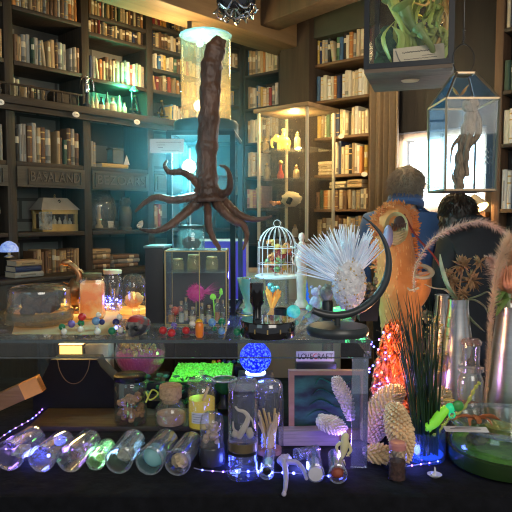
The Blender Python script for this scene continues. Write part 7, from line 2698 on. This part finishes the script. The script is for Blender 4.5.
for i in range(170):
    u = rnd.uniform(.72, .95)
    j = int(u * 48)
    sd = rnd.choice((-1, 1))
    c_ = P[j] + V((sd * rad(u) * .97, rnd.gauss(-.004, .008), 0))
    dd = V((sd, rnd.gauss(-.2, .3), rnd.gauss(.15, .25))).normalized()
    L = rnd.uniform(3, 7) * k
    m.tube([c_, c_ + dd * L * .5, c_ + dd * L], [.9 * k, .8 * k, .35 * k], 4)
m.build('fringe', om, o, kind='stuff')
# gaping mouth: an open cone of lips turned to the front, dark inside
q_ = V((-.25, -1, .12)).to_track_quat('Z', 'Y').to_matrix()
mc = X(393, 228) + V((-.002, -17 * k, 0))
MB().lathe([(5 * k, -8 * k), (10.5 * k, -3 * k), (12.4 * k, 1.5 * k), (12.4 * k, 2.4 * k), (11.8 * k, 2.2 * k), (10 * k, .4 * k), (5 * k, -1 * k), (0, -1.5 * k)], mc, 28, q_, sx=.92, sy=1.28).build('throat', mat('ochre throat', (.5, .34, .14), .6, var=.3, scale=25), o)
MB().ico(mc + V((.012, -.5 * k, 6.5 * k)), 5.6 * k, 3, (1.05, .3, 1.0)).build('dark_gullet', mat('dark gullet', (.07, .03, .02), .7), o)
m = MB()
for i in range(9):
    x_ = (i - 4) * 1.7 * k
    m.cyl(mc + V((x_ + .004, -5 * k, (4 + .25 * abs(i - 4)) * k)), mc + V((x_ * .8 + .004, -6 * k, -3 * k)), 1.0 * k, .1 * k, 5)
m.build('teeth', mat('dark teeth', (.1, .05, .03), .6), o)
MB().ico(mc + V((-9 * k, -5 * k, -8 * k)), 8.5 * k, 3, (.55, .7, 1.35)).build('lilac_lip', mat('lilac lip', (.34, .28, .42), .6, var=.2), o)
for j in range(5):
    zz = (-2 - j * 2.6) * k
    MB().tube(bez([mc + V((-8 * k, -3 * k, zz)), mc + V((-1 * k, -2.2 * k, zz - 2.5 * k)), mc + V((8 * k, -3.5 * k, zz + 1 * k))], 12), lambda u: 1.6 * k * math.sin(PI * min(.97, u + .05)) + .0004, 8).build('throat_fold', mat('cream lip', (.6, .45, .22), .6), o)
MB().tube(bez([X(404, 214, -.05), X(416, 236, -.06), X(434, 256, -.07), (X(446, 278, -.08))], 16), 1.0 * k, 6).build('red_cord', mat('dark red cord', (.25, .03, .02), .5), o)
pod = MB().tube(bez([X(406, 310, -.02), X(416, 302, -.03), X(422, 288, -.03), X(420, 274, -.03)], 14), lambda u: (6 + 6.5 * u) * k, 14, flat=.85).build('side_pod', om, o)
MB().lathe([(8 * k, 0), (13.5 * k, 0), (14 * k, 1.5 * k), (12.5 * k, 2.6 * k), (8 * k, 1.6 * k)], X(420, 272, -.03), 24, Matrix.Rotation(R(28), 3, 'X')).build('pod_rim', mat('pale rim', (.6, .5, .35), .5), pod)
MB().tube(bez([X(402, 282, -.07), X(410, 290, -.08), X(419, 288, -.08)], 10), 1.2 * k, 6).build('tendril', mat('pale rim', (.6, .5, .35)), pod)

# foil and violet lights
o = thing('foil_sheet', 'crumpled iridescent foil glowing violet and orange behind the cream cones', 'foil', (at(388, 400, 2.1).x, 2.1, T + .001))
fm_ = mat('iridescent foil', (.95, .42, .1), .3, .5, var=0, col2=(.75, .3, .2), scale=14, bump=1, bscale=50)
m = MB()
N1, N2 = 26, 40
g_ = []
for i in range(N1 + 1):
    rw = []
    for j in range(N2 + 1):
        v_ = j / N2
        x = lerp(lerp(368, 385, v_ ** 1.5), lerp(414, 402, v_), i / N1) + 3 * noise.noise(V((j * .5, 2, i * .2)))
        y = lerp(415, 322 + 14 * noise.noise(V((i * .6, 3, 1))), v_)
        q = at(x, y, 2.1 + .05 * noise.noise(V((i * .45, j * .4, 1))) + .03 * noise.noise(V((i * 1.1, j, 5))))
        q.z = max(q.z, T + .002)
        rw.append(m.bm.verts.new(q - V(o.location)))
    g_.append(rw)
for i in range(N1):
    for j in range(N2):
        m.bm.faces.new((g_[i][j], g_[i + 1][j], g_[i + 1][j + 1], g_[i][j + 1]))
fo = m.build('sheet', fm_, o, angle=18)
sol = fo.modifiers.new('thick', 'SOLIDIFY')
sol.thickness = .0012
vl = thing('fairy_lights', 'tangle of violet blue fairy lights wound around the foil', 'lights', (at(385, 390, 2.02).x, 2.03, T + .001))
rnd = random.Random(77)
pts = [at(rnd.uniform(368, 410), y, rnd.uniform(2.0, 2.04)) for y in (420, 405, 398, 392, 386, 380, 372, 364, 356, 348, 342, 336, 330)]
pts[0].z = T + .004
W2 = bez(pts, 90)
MB().tube([q - V(vl.location) for q in W2], .0011, 5).build('wire', blackplastic, vl)
for i in range(3, 90, 3):
    MB().sph(W2[i] - V(vl.location), .0032, u=8, v=6).build('led_bulb', ledblue if i % 2 else ledviolet, vl)
vb = thing('purple_boulder', 'dim purple rounded stone between the riser leg and the foil', 'stone', (at(376, 394, 2.12).x, 2.03, T + .001))
MB().ico((.0, 0, .04), .045, 3, (.8, .7, .9), .3, 2).build('body', mat('purple stone', (.14, .06, .14), .6, bump=.4), vb)
# dark leafy clump behind the jar stack
o = thing('dried_bush', 'small yellowish dried plant between the reeds and the silver jugs', 'plant', (at(434, 400, 2.06).x, 2.06, T + .001))
m = MB()
rnd = random.Random(5)
k = 2.06 / F
for i in range(160):
    c_ = V((rnd.gauss(0, 5) * k, rnd.gauss(0, 4) * k, rnd.uniform(60, 118) * k))
    m.ico(c_, 2.2 * k, 1, (1, .5, .35), M=V((rnd.gauss(0, 1), rnd.gauss(0, 1), rnd.gauss(0, 1))).normalized().to_track_quat('Z', 'Y').to_matrix())
m.build('leaves', mat('yellow dry leaf', (.42, .34, .12), .8, var=.5, scale=30), o, kind='stuff')
MB().tube([(0, 0, 0), (0, 0, 110 * k)], 1.4 * k, 6).build('stem', bark, o)

# kraft covered plinth behind the riser
o = thing('paper_plinth', 'tall plinth wrapped in brown kraft paper behind the bird cage', 'plinth', (at(288, 280, 3.0).x, 2.99, 0))
kr = mat('kraft paper', (.36, .26, .17), .85, var=.15, scale=5, bump=.3, bscale=12)
hk_ = at(300, 272, 2.86).z
MB().box((0, 0, hk_ / 2), (.5, .26, hk_), bev=.01).build('body', kr, o)
MB().hexa([(.02, -.1, hk_ + .001), (.26, -.1, hk_ + .001), (.26, .1, hk_ + .001), (.02, .1, hk_ + .001)], [(.06, -.02, hk_ + .14), (.2, -.02, hk_ + .1), (.2, .06, hk_ + .1), (.06, .06, hk_ + .14)]).build('folded_paper', kr, o)
# ------------------------------------------------------------------ light
wd = bpy.data.worlds.new('world')
SC.world = wd
wd.use_nodes = True
bgn = wd.node_tree.nodes['Background']
bgn.inputs[0].default_value = (.8, .88, 1, 1)
bgn.inputs[1].default_value = .22
# daylight through the window
tc0 = RW.pt((tw1 + tw2) / 2, .06, (zsill + zhead) / 2)
dl = light('window_daylight', tc0, 26, (.85, .93, 1), kind='AREA', size=(tw2 - tw1 - .1, zhead - zsill - .1))
dl.rotation_euler = (PI / 2, 0, RW.a)
# unseen area fills behind the camera and added warm fills over the room
def area(name, loc, tgt, power, col, size):
    l = light(name, loc, power, col, kind='AREA', size=size)
    l.rotation_euler = (V(tgt) - V(loc)).to_track_quat('-Z', 'Y').to_euler()
    return l


area('rear_fill', (.9, -.9, 2.5), (.1, 2.2, 1.0), 27, (1, .93, .82), (1.6, 1.2))
area('rear_fill_left', (-1.8, -.6, 2.4), (-.4, 3, 1.6), 5, (.6, .9, 1), (1.2, 1.2))
light('warm_room_fill', (.6, 3.75, 2.5), 11, (1, .72, .38), .12)  # warm fill added in mid-air, no lamp stands there
light('warm_shelf_fill', LW.pt(LW.tz(182, 216, -.5)[0], -.48, 2.6), 12, (1, .66, .28), .06)  # extra warm fill added to brighten the bay, no lamp modelled
light('terrarium_lamp', V(tc_.location) + V((.075, -.05, .275)), .8, (1, .7, .3), .02)
# lamps in the scene, with a lid glint and warm foil fills added
light('cylinder_bulb', V(cyl.location) + V((0, .02, .14)), 4, (1, .66, .3), .03)
light('lid_glint_fill', V(cyl.location) + V((-.02, -.02, HL - .035)), 2.0, (.35, .9, 1), .02)  # added light that goes with the painted glint on the lid
light('spot_led', V(st.location) + V((0, -.045, hz_)), 13, (.3, .92, 1), .015)
light('vitrine_lamp', VW.pt(vmid, .15, ztop - .05), 9, (1, .66, .25), .03)
light('vitrine_lamp_low', VW.pt(vmid, .2, zsh[3] - .05), 3, (1, .66, .25), .03)
light('green_lamp', LW.pt(LW.tz(128, 216, -.03)[0], -.03, zledge + .18), 6, (.08, 1, .5), .015)
light('reading_bulb', V(lampl.location) + V((.07, -.06, .15)), 3, (1, .55, .2), .02)
area('light_box_glow', V((at(72, 340, 2.33).x, 2.36, .99)), V((at(72, 340, 2.33).x, 2.1, 1.4)), 3.2, (1, .58, .14), (.12, .05))
for px, py, Y, pw, col in ((40, 455, 1.8, .35, (.12, .15, 1)), (10, 440, 1.85, .25, (.3, .15, 1)), (80, 455, 1.84, .2, (.4, .2, 1)), (102, 452, 1.82, .2, (.3, 1, .4)), (135, 452, 1.84, .2, (.3, .6, .9)), (235, 462, 1.76, .5, (.08, .12, 1)), (262, 468, 1.73, .4, (.1, .15, 1)),
                           (300, 464, 1.74, .5, (.15, .18, 1)), (345, 440, 1.8, .6, (.25, .15, 1)), (380, 385, 1.99, .9, (.2, .2, 1)), (396, 345, 2.0, 1.3, (1, .5, .2)), (396, 380, 2.0, .7, (1, .45, .25)), (470, 448, 1.79, .25, (.6, 1, .3)), (412, 455, 1.76, .4, (.1, .15, 1)), (255, 345, 2.05, .6, (.05, .1, 1)),  # the orange entries here are fills added to brighten the foil
                           (344, 306, 2.3, .3, (.1, 1, .3)), (195, 355, 2.4, .6, (.2, 1, .1)), (113, 300, 2.1, .15, (.15, .2, 1)), (232, 275, 2.4, .5, (.12, .12, 1)), (135, 300, 2.1, .25, (1, .45, .1))):
    p = at(px, py, Y)
    light('led_and_fill', p, pw * (.95 if col[2] == 1 else .6), col, .02)
SC.view_settings.view_transform = 'Standard'
SC.view_settings.look = 'None'
SC.view_settings.gamma = 1
SC.view_settings.exposure = .7
SC.view_settings.use_curve_mapping = False
SC.cycles.max_bounces = 12
SC.cycles.transparent_max_bounces = 48
SC.cycles.use_denoising = True
SC.cycles.filter_width = 1.1
SC.cycles.sample_clamp_indirect = 4
print('BOOKS', NB[0])

hm, nt, out = new_mat('thin haze')  # scattering volume added to imitate lens bloom around the spotlight
vs = nt.nodes.new('ShaderNodeVolumeScatter')
vs.inputs['Anisotropy'].default_value = .3
vs.inputs['Color'].default_value = (.35, .85, 1, 1)
gt = nt.nodes.new('ShaderNodeTexGradient')
gt.gradient_type = 'QUADRATIC_SPHERE'
mp = nt.nodes.new('ShaderNodeMapping')
mp.inputs['Scale'].default_value = (1.6, 1.6, 1.6)
tc = nt.nodes.new('ShaderNodeTexCoord')
nt.links.new(tc.outputs['Object'], mp.inputs['Vector'])
nt.links.new(mp.outputs['Vector'], gt.inputs['Vector'])
mu = nt.nodes.new('ShaderNodeMath')
mu.operation = 'MULTIPLY'
mu.inputs[1].default_value = .32
nt.links.new(gt.outputs['Fac'], mu.inputs[0])
nt.links.new(mu.outputs[0], vs.inputs['Density'])
nt.links.new(vs.outputs[0], out.inputs['Volume'])
o = MB().sph((sp_.x, spy, sp_.z), .62, u=32, v=20).build('halo', hm, base=(sp_.x, spy, sp_.z))
tag(o, 'added bluish haze hanging around the cyan light', 'halo')
o['kind'] = 'stuff'
SC.cycles.volume_bounces = 1
